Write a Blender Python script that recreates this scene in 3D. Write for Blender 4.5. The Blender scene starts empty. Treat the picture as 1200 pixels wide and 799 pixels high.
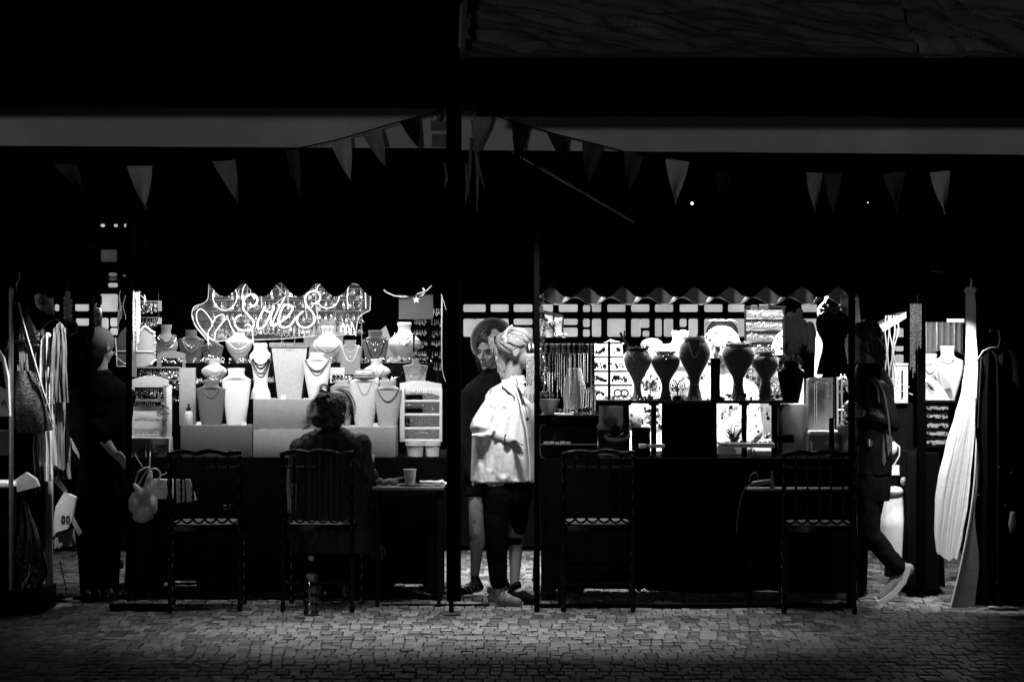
import bpy, bmesh, math, random
from mathutils import Vector, Matrix, Euler, noise
random.seed(11)
sc = bpy.context.scene
C = sc.collection
V = Vector
PI = math.pi
# ---------------------------------------------------------------- camera
D0, FPX, CH = 14.0, 2800.0, 1.6          # distance to the post line, focal length (in px of a 1200 px frame), eye height
cam = bpy.data.cameras.new('camera'); camo = bpy.data.objects.new('camera', cam); C.objects.link(camo)
camo.location = (0, -D0, CH); camo.rotation_euler = (PI/2, 0, 0)
cam.sensor_width = 36; cam.lens = 36*FPX/1200; cam.clip_start = 0.1; cam.clip_end = 400
sc.camera = camo
# ---------------------------------------------------------------- world, key light, exposure (night)
w = bpy.data.worlds.new('World'); sc.world = w; w.use_nodes = True
nt = w.node_tree
sky = nt.nodes.new('ShaderNodeTexSky'); sky.sky_type = 'NISHITA'; sky.sun_disc = False
sky.sun_elevation = math.radians(3); sky.sun_rotation = math.radians(198)
bw = nt.nodes.new('ShaderNodeRGBToBW')
nt.links.new(sky.outputs[0], bw.inputs[0]); nt.links.new(bw.outputs[0], nt.nodes['Background'].inputs[0])
nt.nodes['Background'].inputs[1].default_value = 0.0001
sun = bpy.data.lights.new('sun', 'SUN'); suno = bpy.data.objects.new('sun', sun); C.objects.link(suno)
sun.energy = 0.125; sun.angle = math.radians(4); sun.color = (1, 1, 1)
suno.rotation_euler = (math.radians(87), 0, math.radians(-18))
sc.view_settings.view_transform = 'Standard'; sc.view_settings.look = 'None'
sc.view_settings.exposure = 0; sc.view_settings.gamma = 1; sc.view_settings.use_curve_mapping = False
sc.render.engine = 'CYCLES'
sc.cycles.max_bounces = 6; sc.cycles.sample_clamp_indirect = 4; sc.cycles.use_denoising = True
sc.cycles.caustics_reflective = False; sc.cycles.caustics_refractive = False

def area(name, loc, rot, sx, sy, watts, spread=180):
    l = bpy.data.lights.new(name, 'AREA'); l.shape = 'RECTANGLE'; l.size = sx; l.size_y = sy; l.energy = watts
    l.spread = math.radians(spread)
    o = bpy.data.objects.new(name, l); C.objects.link(o); o.location = loc; o.rotation_euler = rot
    return o
def spot(name, loc, target, watts, deg, blend=.5, r=.03):
    l = bpy.data.lights.new(name, 'SPOT'); l.energy = watts; l.spot_size = math.radians(deg); l.spot_blend = blend; l.shadow_soft_size = r
    o = bpy.data.objects.new(name, l); C.objects.link(o); o.location = loc
    o.rotation_euler = (V(target)-V(loc)).to_track_quat('-Z', 'Y').to_euler()
    return o
LEFT_W, LEFT_BACK_W, RIGHT_W, RIGHT_BACK_W, AISLE_W, ADDED_FLOOD_W = 15.0, 15.0, 6.0, 66.0, 85.0, 19.0
DOWN = (0, 0, 0)
area('left_stall_light', (-1.4, .56, 1.972), (math.radians(34), 0, 0), 1.95, .03, LEFT_W, 120)
area('left_stall_back_light', (-1.25, 1.55, 2.10), DOWN, 1.6, .04, LEFT_BACK_W, 125)
area('right_stall_light', (1.0, 1.62, 2.08), DOWN, 1.7, .04, RIGHT_W, 125)
area('right_stall_back_light', (1.05, 1.16, 2.03), (math.radians(22), 0, 0), 1.75, .04, RIGHT_BACK_W, 112)
area('aisle_light', (.05, 2.5, 2.35), DOWN, 3.9, .05, AISLE_W, 115)
area('added_flood_light', (-.15, -.60, 2.955), (math.radians(-2), 0, 0), 3.0, .05, ADDED_FLOOD_W, 52)  # added source that brightens the paving, not a known lamp of the stalls
panel_rot = (V((-.05, .5, .95))-V((.06, -.24, 2.42))).to_track_quat('-Z', 'Y').to_euler()
area('clip_panel_light', (.06, -.24, 2.42), panel_rot, .24, .14, 4.6, 52)
spot('far_right_spotlight', (2.52, .10, 2.0), (2.76, .62, 1.0), 170, 66, .6)
area('far_right_stall_light', (2.62, .98, 2.0), (math.radians(18), 0, 0), .35, .04, 14, 120)
spot('far_left_spotlight', (-2.45, .0, 2.15), (-2.98, .38, 1.1), 135, 44, .6)

# ---------------------------------------------------------------- helpers
def sS(Y): return FPX/(D0+Y)
def P(px, py, Y): k = sS(Y); return V(((px-600)/k, Y, CH+(398-py)/k))
def U(n, Y): return n/sS(Y)               # n photo pixels at depth Y, in metres

class B:
    """collects geometry in world coordinates"""
    def __init__(s): s.bm = bmesh.new()
    def box(s, a, b, bev=0):
        x0, x1 = sorted((a[0], b[0])); y0, y1 = sorted((a[1], b[1])); z0, z1 = sorted((a[2], b[2]))
        r = bmesh.ops.create_cube(s.bm, size=1)
        for v in r['verts']:
            v.co = V(((x0+x1)/2+v.co.x*(x1-x0), (y0+y1)/2+v.co.y*(y1-y0), (z0+z1)/2+v.co.z*(z1-z0)))
        if bev:
            es = list({e for v in r['verts'] for e in v.link_edges})
            bmesh.ops.bevel(s.bm, geom=es, offset=bev, segments=2, affect='EDGES', profile=.5)
        return s
    def pbox(s, x0, y0, x1, y1, Y, d, bev=0):      # a box whose front face fills the photo rectangle at depth Y
        return s.box(P(x0, y0, Y), P(x1, y1, Y)+V((0, d, 0)), bev)
    def prism(s, pts, d):                          # polygon of world points (one depth) pushed back by d
        f = [s.bm.verts.new(p) for p in pts]; n = len(pts)
        g = [s.bm.verts.new(V(p)+V((0, d, 0))) for p in pts]
        fs = [s.bm.faces.new(f), s.bm.faces.new(g[::-1])]
        for i in range(n):
            fs.append(s.bm.faces.new((f[i], g[i], g[(i+1) % n], f[(i+1) % n])))
        bmesh.ops.recalc_face_normals(s.bm, faces=fs)
        return s
    def pprism(s, pp, Y, d): return s.prism([P(x, y, Y) for x, y in pp], d)
    def tube(s, pts, r, n=7, closed=False):
        pts = [V(p) for p in pts]; m = len(pts)
        rs = r if isinstance(r, (list, tuple)) else [r]*m
        rings = []; up = None
        for i, p in enumerate(pts):
            a = pts[(i-1) % m] if (i or closed) else p; b = pts[(i+1) % m] if (i < m-1 or closed) else p
            t = (b-a)
            if t.length < 1e-9: t = V((0, 0, 1))
            t.normalize()
            if up is None: up = t.orthogonal().normalized()
            u = (up-t*up.dot(t))
            if u.length < 1e-6: u = t.orthogonal()
            u.normalize(); up = u; q = t.cross(u)
            rings.append([s.bm.verts.new(p+(u*math.cos(2*PI*k/n)+q*math.sin(2*PI*k/n))*rs[i]) for k in range(n)])
        for i in range(m if closed else m-1):
            A, Bq = rings[i], rings[(i+1) % m]
            for k in range(n): s.bm.faces.new((A[k], A[(k+1) % n], Bq[(k+1) % n], Bq[k]))
        if not closed:
            s.bm.faces.new(rings[0][::-1]); s.bm.faces.new(rings[-1])
        return s
    def loft(s, rings, n=20, sq=2.0):              # rings: (centre, half width x, half depth y); sq > 2 makes them squarer
        rr = []
        for c, hx, hy in rings:
            L = []
            for k in range(n):
                a = 2*PI*k/n; ca, sa = math.cos(a), math.sin(a)
                L.append(s.bm.verts.new(V(c)+V((hx*math.copysign(abs(ca)**(2/sq), ca), hy*math.copysign(abs(sa)**(2/sq), sa), 0))))
            rr.append(L)
        fs = []
        for A, Bq in zip(rr, rr[1:]):
            for k in range(n): fs.append(s.bm.faces.new((A[k], A[(k+1) % n], Bq[(k+1) % n], Bq[k])))
        fs.append(s.bm.faces.new(rr[0][::-1])); fs.append(s.bm.faces.new(rr[-1]))
        bmesh.ops.recalc_face_normals(s.bm, faces=fs)
        return s
    def ball(s, c, r, seg=8, rot=None):
        rr = r if isinstance(r, (tuple, list)) else (r, r, r)
        m = Matrix.Translation(V(c)) @ (rot.to_4x4() if rot else Matrix()) @ Matrix.Diagonal((*rr, 1))
        bmesh.ops.create_uvsphere(s.bm, u_segments=seg, v_segments=max(4, seg//2+1), radius=1, matrix=m)
        return s
    def cap(s, a, b, r0, r1, seg=10):              # tapered capsule
        a, b = V(a), V(b)
        s.ball(a, r0, seg); s.ball(b, r1, seg); s.tube([a, b], [r0, r1], seg); return s
    def grid(s, f, nu, nv, thick=0):
        vs = [[s.bm.verts.new(f(i/nu, j/nv)) for j in range(nv+1)] for i in range(nu+1)]
        fs = [s.bm.faces.new((vs[i][j], vs[i+1][j], vs[i+1][j+1], vs[i][j+1])) for i in range(nu) for j in range(nv)]
        if thick:
            bmesh.ops.recalc_face_normals(s.bm, faces=fs)
            bmesh.ops.solidify(s.bm, geom=fs, thickness=thick)
        return s

roots = {}
def finish(name, bm, mat, smooth=True, off=None):
    me = bpy.data.meshes.new(name)
    if off is not None: bmesh.ops.translate(bm, verts=bm.verts, vec=-V(off))
    bm.normal_update(); bm.to_mesh(me); bm.free()
    if mat: me.materials.append(mat)
    if smooth:
        me.shade_smooth()
        try: me.set_sharp_from_angle(angle=math.radians(42))
        except Exception: pass
    return me
def tagit(o, label=None, cat=None, group=None, kind=None):
    if label: o['label'] = label
    if cat: o['category'] = cat
    if group: o['group'] = group
    if kind: o['kind'] = kind
    return o
def thing(name, label, cat, loc, group=None, kind=None):
    o = bpy.data.objects.new(name, None); C.objects.link(o); o.location = loc; o.empty_display_size = .05
    roots[o.name] = V(loc)
    return tagit(o, label, cat, group, kind)
def base_of(o):
    while o.parent: o = o.parent
    return roots[o.name]
def part(name, b, mat, parent, label=None, smooth=True, kind=None):
    bm = b.bm if isinstance(b, B) else b
    o = bpy.data.objects.new(name, finish(name, bm, mat, smooth, base_of(parent))); C.objects.link(o); o.parent = parent
    return tagit(o, label, kind=kind)
def partmesh(name, me, mat, parent, label=None):   # a ready mesh in world coordinates
    me.transform(Matrix.Translation(-base_of(parent))); me.name = name
    me.materials.clear(); me.materials.append(mat)
    o = bpy.data.objects.new(name, me); C.objects.link(o); o.parent = parent
    return tagit(o, label)
def solo(name, b, mat, label=None, cat=None, group=None, kind=None, smooth=True):
    bm = b.bm
    xs = [v.co for v in bm.verts]
    lo = V((min(v.x for v in xs), min(v.y for v in xs), min(v.z for v in xs))); hi = V((max(v.x for v in xs), max(v.y for v in xs), max(v.z for v in xs)))
    loc = V(((lo.x+hi.x)/2, (lo.y+hi.y)/2, lo.z))
    o = bpy.data.objects.new(name, finish(name, bm, mat, smooth, loc)); C.objects.link(o); o.location = loc
    roots[o.name] = loc
    return tagit(o, label, cat, group, kind)
def copy_tree(o, parent=None):
    c = o.copy(); C.objects.link(c)
    if parent: c.parent = parent
    for ch in list(o.children): copy_tree(ch, c)
    if not parent: roots[c.name] = roots[o.name]
    return c
def remesh(b, voxel=.006, smooth=6, fac=.5):
    """one continuous skin round everything collected in b"""
    me = bpy.data.meshes.new('tmp'); b.bm.to_mesh(me); b.bm.free()
    o = bpy.data.objects.new('tmp', me); C.objects.link(o)
    m = o.modifiers.new('r', 'REMESH'); m.mode = 'VOXEL'; m.voxel_size = voxel; m.use_smooth_shade = True
    if smooth:
        k = o.modifiers.new('s', 'SMOOTH'); k.factor = fac; k.iterations = smooth
    dg = bpy.context.evaluated_depsgraph_get()
    r = bpy.data.meshes.new_from_object(o.evaluated_get(dg))
    bpy.data.objects.remove(o); bpy.data.meshes.remove(me)
    r.shade_smooth()
    return r

# ---------------------------------------------------------------- materials (the photograph is black and white: greys only)
MATS = {}
def M(name, v, rough=.6, var=.2, scale=25., bump=.15, metal=0., spec=.5, bscale=None, sheen=0., aniso=None):
    if name in MATS: return MATS[name]
    m = bpy.data.materials.new(name); m.use_nodes = True; t = m.node_tree; N = t.nodes; L = t.links
    bs = N['Principled BSDF']
    tc = N.new('ShaderNodeTexCoord'); src = tc.outputs['Object']
    if aniso:
        mp = N.new('ShaderNodeMapping'); mp.inputs['Scale'].default_value = aniso; L.new(src, mp.inputs[0]); src = mp.outputs[0]
    n1 = N.new('ShaderNodeTexNoise'); n1.inputs['Scale'].default_value = scale; n1.inputs['Detail'].default_value = 6
    L.new(src, n1.inputs['Vector'])
    mr = N.new('ShaderNodeMapRange'); mr.inputs[1].default_value = .25; mr.inputs[2].default_value = .75
    mr.inputs[3].default_value = v*(1-var); mr.inputs[4].default_value = min(1, v*(1+var))
    L.new(n1.outputs[0], mr.inputs[0]); L.new(mr.outputs[0], bs.inputs['Base Color'])
    r2 = N.new('ShaderNodeMapRange'); r2.inputs[3].default_value = max(.03, rough-.12); r2.inputs[4].default_value = min(1, rough+.12)
    L.new(n1.outputs[0], r2.inputs[0]); L.new(r2.outputs[0], bs.inputs['Roughness'])
    if bump:
        n2 = N.new('ShaderNodeTexNoise'); n2.inputs['Scale'].default_value = bscale or scale*6; n2.inputs['Detail'].default_value = 4
        L.new(src, n2.inputs['Vector'])
        bp = N.new('ShaderNodeBump'); bp.inputs['Strength'].default_value = bump; bp.inputs['Distance'].default_value = .004
        L.new(n2.outputs[0], bp.inputs['Height']); L.new(bp.outputs[0], bs.inputs['Normal'])
    bs.inputs['Metallic'].default_value = metal; bs.inputs['Specular IOR Level'].default_value = spec
    if sheen: bs.inputs['Sheen Weight'].default_value = sheen
    MATS[name] = m; return m
def emit(name, s, base=.8):
    if name in MATS: return MATS[name]
    m = M(name, base, .4, .05, 20, 0); bs = m.node_tree.nodes['Principled BSDF']
    bs.inputs['Emission Color'].default_value = (1, 1, 1, 1); bs.inputs['Emission Strength'].default_value = s
    return m
black_cloth = M('black_cloth', .0035, .95, .3, 12, .3, spec=.02, bscale=40)
dark_cloth = M('dark_cloth', .006, .85, .3, 12, .4, spec=.06, bscale=60)
coat_cloth = M('coat_cloth', .015, .6, .35, 14, .5, spec=.3, bscale=90)
grey_cloth = M('grey_cloth', .22, .8, .25, 10, .4, bscale=60)
pale_cloth = M('pale_cloth', .5, .8, .15, 10, .4, bscale=60)
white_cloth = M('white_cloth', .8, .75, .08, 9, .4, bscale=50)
shirt_cloth = M('shirt_cloth', .74, .75, .08, 9, .5, bscale=40)
metal_black = M('black_metal', .004, .5, .3, 30, .1, spec=.05)
metal_grey = M('grey_metal', .3, .35, .2, 30, .1, metal=.8)
metal_white = M('white_metal', .75, .4, .06, 30, .05)
silver = M('silver', .8, .25, .2, 60, 0, metal=1)
gold = M('bright_metal', .6, .3, .3, 60, 0, metal=.7)
post_black = M('post_paint', .0012, .7, .3, 30, .05, spec=.02)
wood_black = M('black_lacquer', .002, .16, .3, 30, 0, spec=.16)
wood_dark = M('dark_wood', .005, .85, .4, 10, .3, spec=.04, aniso=(1, 1, 8))
fascia_mat = M('pale_canvas', .76, .85, .22, 2.2, .25, bscale=90)
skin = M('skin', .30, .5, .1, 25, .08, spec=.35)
hair_dark = M('dark_hair', .02, .4, .4, 60, .8, spec=.5, bscale=160, aniso=(1, 1, .15))
hair_pale = M('pale_hair', .30, .5, .4, 70, .5, bscale=160, aniso=(1, 1, .2))
card_grey = M('grey_card', .2, .75, .12, 30, .25, bscale=200)
card_mid = M('mid_grey_card', .32, .75, .1, 30, .25, bscale=200)
card_white = M('white_card', .8, .6, .05, 30, .1)
linen_mid = M('grey_linen', .4, .85, .12, 60, .3, bscale=300)
linen_dark = M('dark_linen', .12, .85, .15, 60, .3, bscale=300)
linen_pale = M('pale_linen', .62, .8, .1, 60, .3, bscale=300)
velvet_black = M('black_velvet', .007, .9, .3, 40, .2, spec=.05)
plaster = M('white_bust', .82, .55, .04, 40, .1)
plastic_dark = M('dark_plastic', .008, .3, .3, 20, .1)
rubber = M('rubber', .06, .8, .3, 30, .2)
leather = M('leather', .2, .55, .3, 40, .4)
# ================================================================ SETTING
def brick_material():
    m = M('clinker_brick', .23, .45, .45, 30, .9, spec=.5, bscale=110); t = m.node_tree
    at = t.nodes.new('ShaderNodeAttribute'); at.attribute_name = 'tone'
    oi = t.nodes.new('ShaderNodeObjectInfo')
    bs = t.nodes['Principled BSDF']; src = bs.inputs['Base Color'].links[0].from_socket
    mx = t.nodes.new('ShaderNodeMath'); mx.operation = 'MULTIPLY'
    t.links.new(src, mx.inputs[0]); t.links.new(at.outputs['Fac'], mx.inputs[1])
    t.links.new(mx.outputs[0], bs.inputs['Base Color'])
    return m
brick_mat = brick_material()
mortar = M('joint_sand', .02, .95, .4, 40, .4)
asphalt = M('asphalt', .05, .9, .3, 30, .4)
g = B(); g.box((-60, -30, -.10), (60, 90, -.045)); ground = solo('ground', g, asphalt, kind='structure')
pav = thing('pavement', None, None, (0, 0, 0), kind='structure')
b = B(); b.box((-7, -4.2, -.04), (7, 4.4, -.012)); part('joint_bed', b, mortar, pav)
BD = .125
def brick_into(bm, cx, cy, bw, dz, tx, ty, tone, lay):
    hx, hy, c, cy_ = bw/2-.0016-random.uniform(0, .0012), BD/2-.006-random.uniform(0, .006), .003, .009
    lo = [(-hx, -hy), (hx, -hy), (hx, hy), (-hx, hy)]; hi = [(-hx+c, -hy+cy_), (hx-c, -hy+cy_), (hx-c, hy-cy_), (-hx+c, hy-cy_)]
    z = lambda x, y, h: h+dz+x*tx+y*ty
    A = [bm.verts.new((cx+x, cy+y, -.016)) for x, y in lo]
    Bv = [bm.verts.new((cx+x, cy+y, z(x, y, -.005))) for x, y in lo]
    D = [bm.verts.new((cx+x, cy+y, z(x, y, 0))) for x, y in hi]
    fs = [bm.faces.new(D)]
    for i in range(4):
        j = (i+1) % 4
        fs.append(bm.faces.new((A[i], A[j], Bv[j], Bv[i]))); fs.append(bm.faces.new((Bv[i], Bv[j], D[j], D[i])))
    for f in fs:
        for lp in f.loops: lp[lay] = (tone, tone, tone, 1)
def new_brick_bm():
    bm = bmesh.new(); return bm, bm.loops.layers.color.new('tone')
TONES = [.58, .68, .78, .85, .95, 1.05, 1.15]
WID = [.056, .060, .064, .060, .1]
protos = {}
for wd in set(WID):
    protos[wd] = []
    for k in range(7):
        bm, lay = new_brick_bm()
        brick_into(bm, 0, 0, wd, random.uniform(-.004, .004), random.uniform(-.05, .05), random.uniform(-.055, .055), random.choice(TONES), lay)
        protos[wd].append(finish('brick', bm, brick_mat, False))
bm, lay = new_brick_bm(); nb = 0
row = 0; y = -3.35
while y < 4.2:
    halfw = 600/sS(y)+.35
    x = -halfw+random.uniform(0, .07); wr = .5*noise.noise((row*.37, 1, 2))
    while x < halfw:
        wd = random.choice(WID); cx = x+wd/2
        if nb < 300 and abs(cx) < 600/sS(y)+.03 and CH*FPX/(D0+y)+398 < 803:
            o = bpy.data.objects.new('brick', random.choice(protos[wd])); C.objects.link(o); o.parent = pav; o.location = (cx, y, 0); nb += 1
        else:
            wav = .006*noise.noise((cx*1.3, y*1.3, 0))+.002*wr
            brick_into(bm, cx, y+.002*noise.noise((cx*.8, row*3.1, 4)), wd, wav+random.uniform(-.003, .003), random.uniform(-.05, .05), random.uniform(-.055, .055), random.choice(TONES)*(1+.25*noise.noise((cx*2, y*2, 7))), lay)
        x += wd
    y += BD; row += 1
o = bpy.data.objects.new('brick_paving', finish('brick_paving', bm, brick_mat, False)); C.objects.link(o); o.parent = pav; o['kind'] = 'stuff'

# ---------------------------------------------------------------- lattice wall with lit panes behind the stalls
YW = 4.6
lw = thing('lattice_wall', 'dark timber lattice wall with bright panes far behind the stalls', 'wall', (0, YW, 0))
b = B(); b.box((-8, YW+.16, -.012), (8, YW+.26, 6.5)); part('wall', b, wood_dark, lw)
pane_mat = emit('lit_pane', .50, .25)
def mottled(m, s):
    N, L = m.node_tree.nodes, m.node_tree.links; g_ = N.new('ShaderNodeNewGeometry'); n1 = N.new('ShaderNodeTexNoise'); n1.inputs['Scale'].default_value = 5; n1.inputs['Detail'].default_value = 4; r = N.new('ShaderNodeMapRange')
    r.inputs[1].default_value = .3; r.inputs[2].default_value = .7; r.inputs[3].default_value = s*.72; r.inputs[4].default_value = s*1.18
    L.new(g_.outputs['Position'], n1.inputs['Vector']); L.new(n1.outputs[0], r.inputs[0]); L.new(r.outputs[0], N['Principled BSDF'].inputs['Emission Strength'])
mottled(pane_mat, .5); pane_dim = emit('dim_pane', .03, .1); pane_mid = emit('half_dim_pane', .12, .15)
def pane(x0, y0, x1, y1, mat=None):
    b = B(); b.pbox(x0, y0, x1, y1, YW+.06, .06, .012); part('pane', b, mat or pane_mat, lw)
def bar(x0, y0, x1, y1, Y=YW, d=.09):
    b = B(); b.pbox(x0, y0, x1, y1, Y, d, .004); part('bar', b, wood_dark, lw)
cols = [(655, 677, 'H'), (683.5, 704.5, 'B'), (712, 733, 'O'), (740, 761, 'L'), (768, 789, 'V'), (797, 818, 'A'), (826, 847, 'V'), (854, 873, 'O'),
        (880, 901, 'B'), (940, 958, 'O'), (965, 988, 'V'), (1050, 1059, 'S'), (543, 569, 'L'), (575, 596, 'O'), (602, 624, 'H'), (631, 648, 'O')]
for x0, x1, k in cols:
    w_ = x1-x0
    if k == 'S':
        for a, c_ in ((383, 395), (402, 410), (414, 424)): pane(x0, a, x1, c_)
        continue
    if k == 'B': pane(x0, 356, x0+.38*w_, 364); pane(x0+.5*w_, 353, x1, 364)
    else: pane(x0, 355, x1, 364)
    if k == 'H': pane(x0, 372, x1, 379); pane(x0, 382.5, x1, 393)
    elif k == 'O': pane(x0, 372, x1, 393)
    elif k == 'L': pane(x0, 372, x0+.52*w_, 393); pane(x0+.5*w_, 372, x1, 382.5); pane(x0+.64*w_, 386, x1, 393)
    elif k == 'V': pane(x0, 372, x0+.36*w_, 393); pane(x0+.5*w_, 372, x1, 393)
    else: pane(x0, 372, x0+.36*w_, 381.5); pane(x0, 384.5, x0+.36*w_, 393); pane(x0+.5*w_, 372, x1, 393)
for a in ((117, 343, 137, 363.5), (88, 353.5, 103, 363), (89, 371, 103, 380), (119, 371, 126, 384), (129, 371, 137, 381), (129, 383, 137, 391), (64, 355, 68, 363)): pane(*a)
pane(126.5, 330, 137, 335); pane(127, 318, 136, 322, pane_mid); pane(127, 323, 136, 327, pane_dim); pane(118, 291, 136, 305, pane_dim)
for x0, x1 in ((89.5, 91.5), (100, 108.5), (117.5, 122), (133, 137), (145, 147.5)): pane(x0, 260.8, x1, 264.4)
for y0, y1 in ((345, 355), (364, 371.6), (393.5, 404)):
    for x0, x1 in ((50, 118), (540, 1075)): bar(x0, y0, x1, y1)
bar(104, 340, 116.5, 410); bar(138, 330, 152, 410)
for (a, b_, *_), (c_, *_) in zip(sorted(cols)[:-2], sorted(cols)[1:-1]):
    if c_-b_ < 40: bar(b_+.6, 352, c_-.6, 398, YW-.012)
# ---------------------------------------------------------------- posts
def post(label, x0, x1, top, bot, Y, dep, mat=post_black, foot=False):
    a, c_ = P(x0, top, Y), P(x1, bot, Y)
    t = thing('post', label, 'post', ((a.x+c_.x)/2, Y+dep/2, c_.z))
    b = B(); b.box((a.x, Y, a.z), (c_.x, Y+dep, c_.z), .004); part('upright', b, mat, t)
    return t, a, c_
t, a, c_ = post('thick black centre post between the two stalls standing on a foot plate', 523.5, 540, -30, 703, 0, .08)
b = B(); b.box((a.x-.02, -.03, 0), (c_.x+.0, .13, .008), .002); part('foot_plate', b, metal_grey, t)
b = B(); b.box((a.x+.012, .01, .008), (a.x+.04, .05, .1)); b.box((a.x+.005, .0, .075), (a.x+.05, .06, .09)); part('jack_leg', b, metal_black, t)
b = B()
for q in range(2): b.tube([P(513+2*q, 128, -.02)+V((.02*math.cos(k*PI/6), 0, -.03+.03*math.sin(k*PI/6))) for k in range(13)], .004, 6)
part('ring', b, metal_grey, t)
b = B(); b.pbox(505, 140, 523, 152, -.01, .05, .003); b.pbox(506, 156, 523, 171, -.006, .05, .003); part('bracket', b, grey_cloth, t)
b = B()
for (x0, y0), (x1, y1), (x2, y2) in (((556, 150), (560, 205), (559, 250)), ((552, 160), (551, 190), (549, 228)), ((553, 140), (560, 190), (568, 220)), ((546, 190), (548, 215), (545, 240)), ((521, 190), (524, 206), (521, 218))):
    b.tube([P(x0, y0, -.02), P(x1, y1, -.03), P(x2, y2, -.025)], [.008, .012, .002], 5)
part('tie_end', b, grey_cloth, t)
post('thin black post in front of the jewellery racks at the left stall', 147.5, 154, 262, 560, .45, .03)
post('thin black post beside the woman in the white shirt', 626, 632.5, 172, 715, .1, .03)
post('thin black post beside the black dress form', 994.5, 1002, 200, 712, .3, .03)
post('dark post between the counter and the glitter curtain on the right', 1076, 1085, 240, 690, .9, .04)
post('narrow metal clothes rail upright at the left edge holding the bags', 10, 15, 335, 700, .05, .022, metal_grey)
post('pale square post behind the paper bags on the far left', 53, 61, 498, 692, .75, .045, metal_white)

# ---------------------------------------------------------------- fascia boards, canopies
b = B(); b.prism([P(-40, 124.5, 0), P(523, 126, 0), P(523, 172, 0), P(-40, 169, 0)], .03)
solo('fascia_board', b, fascia_mat, 'long pale fascia band over the left stall with bunting in front', 'fascia')
b = B(); b.prism([P(541, 128, 0), P(1250, 138.5, 0), P(1250, 180, 0), P(541, 174, 0)], .03)
solo('fascia_board', b, fascia_mat, 'long pale fascia band over the right stall beneath the wrinkled tarpaulin', 'fascia')
tarp_mat = M('tarpaulin', .17, .42, .35, 5, .2, spec=.6)
tarp_dark = M('dark_tarpaulin', .003, .9, .3, 8, .15, spec=.02)
def tarp(x0, x1, amp, ang=-.42):
    def f(u, v):
        X = x0+(x1-x0)*u; q = v*1.5; Y = -.5+1.3*v; z = 3.2+.78*v
        a1 = X*math.cos(ang)+q*math.sin(ang); a2 = -X*math.sin(ang)+q*math.cos(ang)
        d = 0
        for fa, fb, am, sd in ((1.3, 5, .030, 0), (1.7, 11, .016, 5), (2.6, 23, .008, 9), (5, 40, .003, 3)):
            nz_ = noise.noise((a1*fa+sd, a2*fb+1.5*noise.noise((a1*1.1, a2*1.3, sd)), sd))
            d += am*(abs(nz_)*2-1)*1.1
        d *= amp*min(1, v*7+.06)
        return V((X, Y-d*.51, z+d*.86))
    return f
t = thing('canopy', 'wrinkled dark tarpaulin roof over the right stall', 'canopy', (1.9, 0, 3.2))
b = B(); b.grid(tarp(-.30, 2.32, 1.25), 240, 110); part('roof_sheet', b, tarp_mat, t)
b = B(); b.grid(lambda u, v, f=tarp(2.29, 4.2, 2.4, -.6): f(u, v)+V((0, -.02, .012)), 150, 90); part('roof_sheet', b, tarp_mat, t, 'shinier wrinkled end sheet')
b = B(); b.grid(lambda u, v: V((-.2+4.4*u, -.52+.006*math.sin(u*60), 3.195-.33*v)), 80, 3, .006); part('valance', b, tarp_dark, t)
t = thing('canopy', 'plain black roof sheet over the left stall', 'canopy', (-2, 0, 3.2))
b = B(); b.grid(tarp(-4.2, -.32, .5), 80, 30); part('roof_sheet', b, tarp_dark, t)
b = B(); b.grid(lambda u, v: V((-4.2+3.88*u, -.52+.006*math.sin(u*60), 3.195-.26*v)), 80, 3, .006); part('valance', b, tarp_dark, t)
t = thing('seam_strip', 'short pale strip of webbing at the gap between the two roofs', 'strip', (-.29, -.5, 3.2))
for xa, xb, m in ((-.305, -.288, pale_cloth), (-.286, -.262, grey_cloth)):
    b = B(); b.grid(lambda u, v: V((xa+(xb-xa)*u, -.47+.9*v, 3.265+.58*v)), 2, 12, .004); part('webbing', b, m, t)

def stall_canopy(label, x0, x1, wave0, lam, ytop, peak, trough, yv=.5, back=2.6, bz=2.75, backv=None):
    a, c_ = P(x0, ytop, yv), P(x1, ytop, yv)
    t = thing('stall_canopy', label, 'awning', ((a.x+c_.x)/2, 1.4, 2.05))
    b = B(); b.grid(lambda u, v: V((a.x+(c_.x-a.x)*u, yv+(back-yv)*v, a.z+(bz-a.z)*v-.03*math.sin(PI*v)+.006*math.sin(u*40))), 40, 10, .005)
    part('roof_cloth', b, black_cloth, t)
    def f(u, v):
        px = x0+(x1-x0)*u; ph = 2*PI*(px-wave0)/lam
        bot = (peak+trough)/2-(trough-peak)/2*(math.cos(ph)+.12*math.cos(2*ph))
        py = ytop+(bot-ytop)*v
        return P(px, py, yv)+V((0, .012*v*math.sin(ph*.5+1)-.003, 0))
    b = B(); b.grid(f, 150, 5, .004); part('valance', b, black_cloth, t)
    if backv:
        Yb, p0, lamb, yt, pk, tr = backv
        def f2(u, v):
            px = x0+(x1-x0)*u; ph = 2*PI*(px-p0)/lamb
            bot = (pk+tr)/2-(tr-pk)/2*math.cos(ph)
            return P(px, yt+(bot-yt)*v, Yb)+V((0, .05*v*math.sin(ph+.9), 0))
        b = B(); b.grid(f2, 160, 6, .004); part('back_valance', b, M('valance_inside', .05, .85, .2, 10, .3), t)
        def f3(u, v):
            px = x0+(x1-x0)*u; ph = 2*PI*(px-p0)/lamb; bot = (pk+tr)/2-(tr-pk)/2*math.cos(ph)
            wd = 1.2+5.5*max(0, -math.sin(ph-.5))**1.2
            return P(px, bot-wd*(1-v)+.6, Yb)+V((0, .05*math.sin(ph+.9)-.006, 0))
        b = B(); b.grid(f3, 200, 2, .003); part('lit_hem_strip', b, white_cloth, t)  # white strip paints the lamplit hem, wider on the rising folds
    return t
stall_canopy('black scalloped awning over the left jewellery stall', 152, 523, 285, 43.5, 322, 331, 347)
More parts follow.
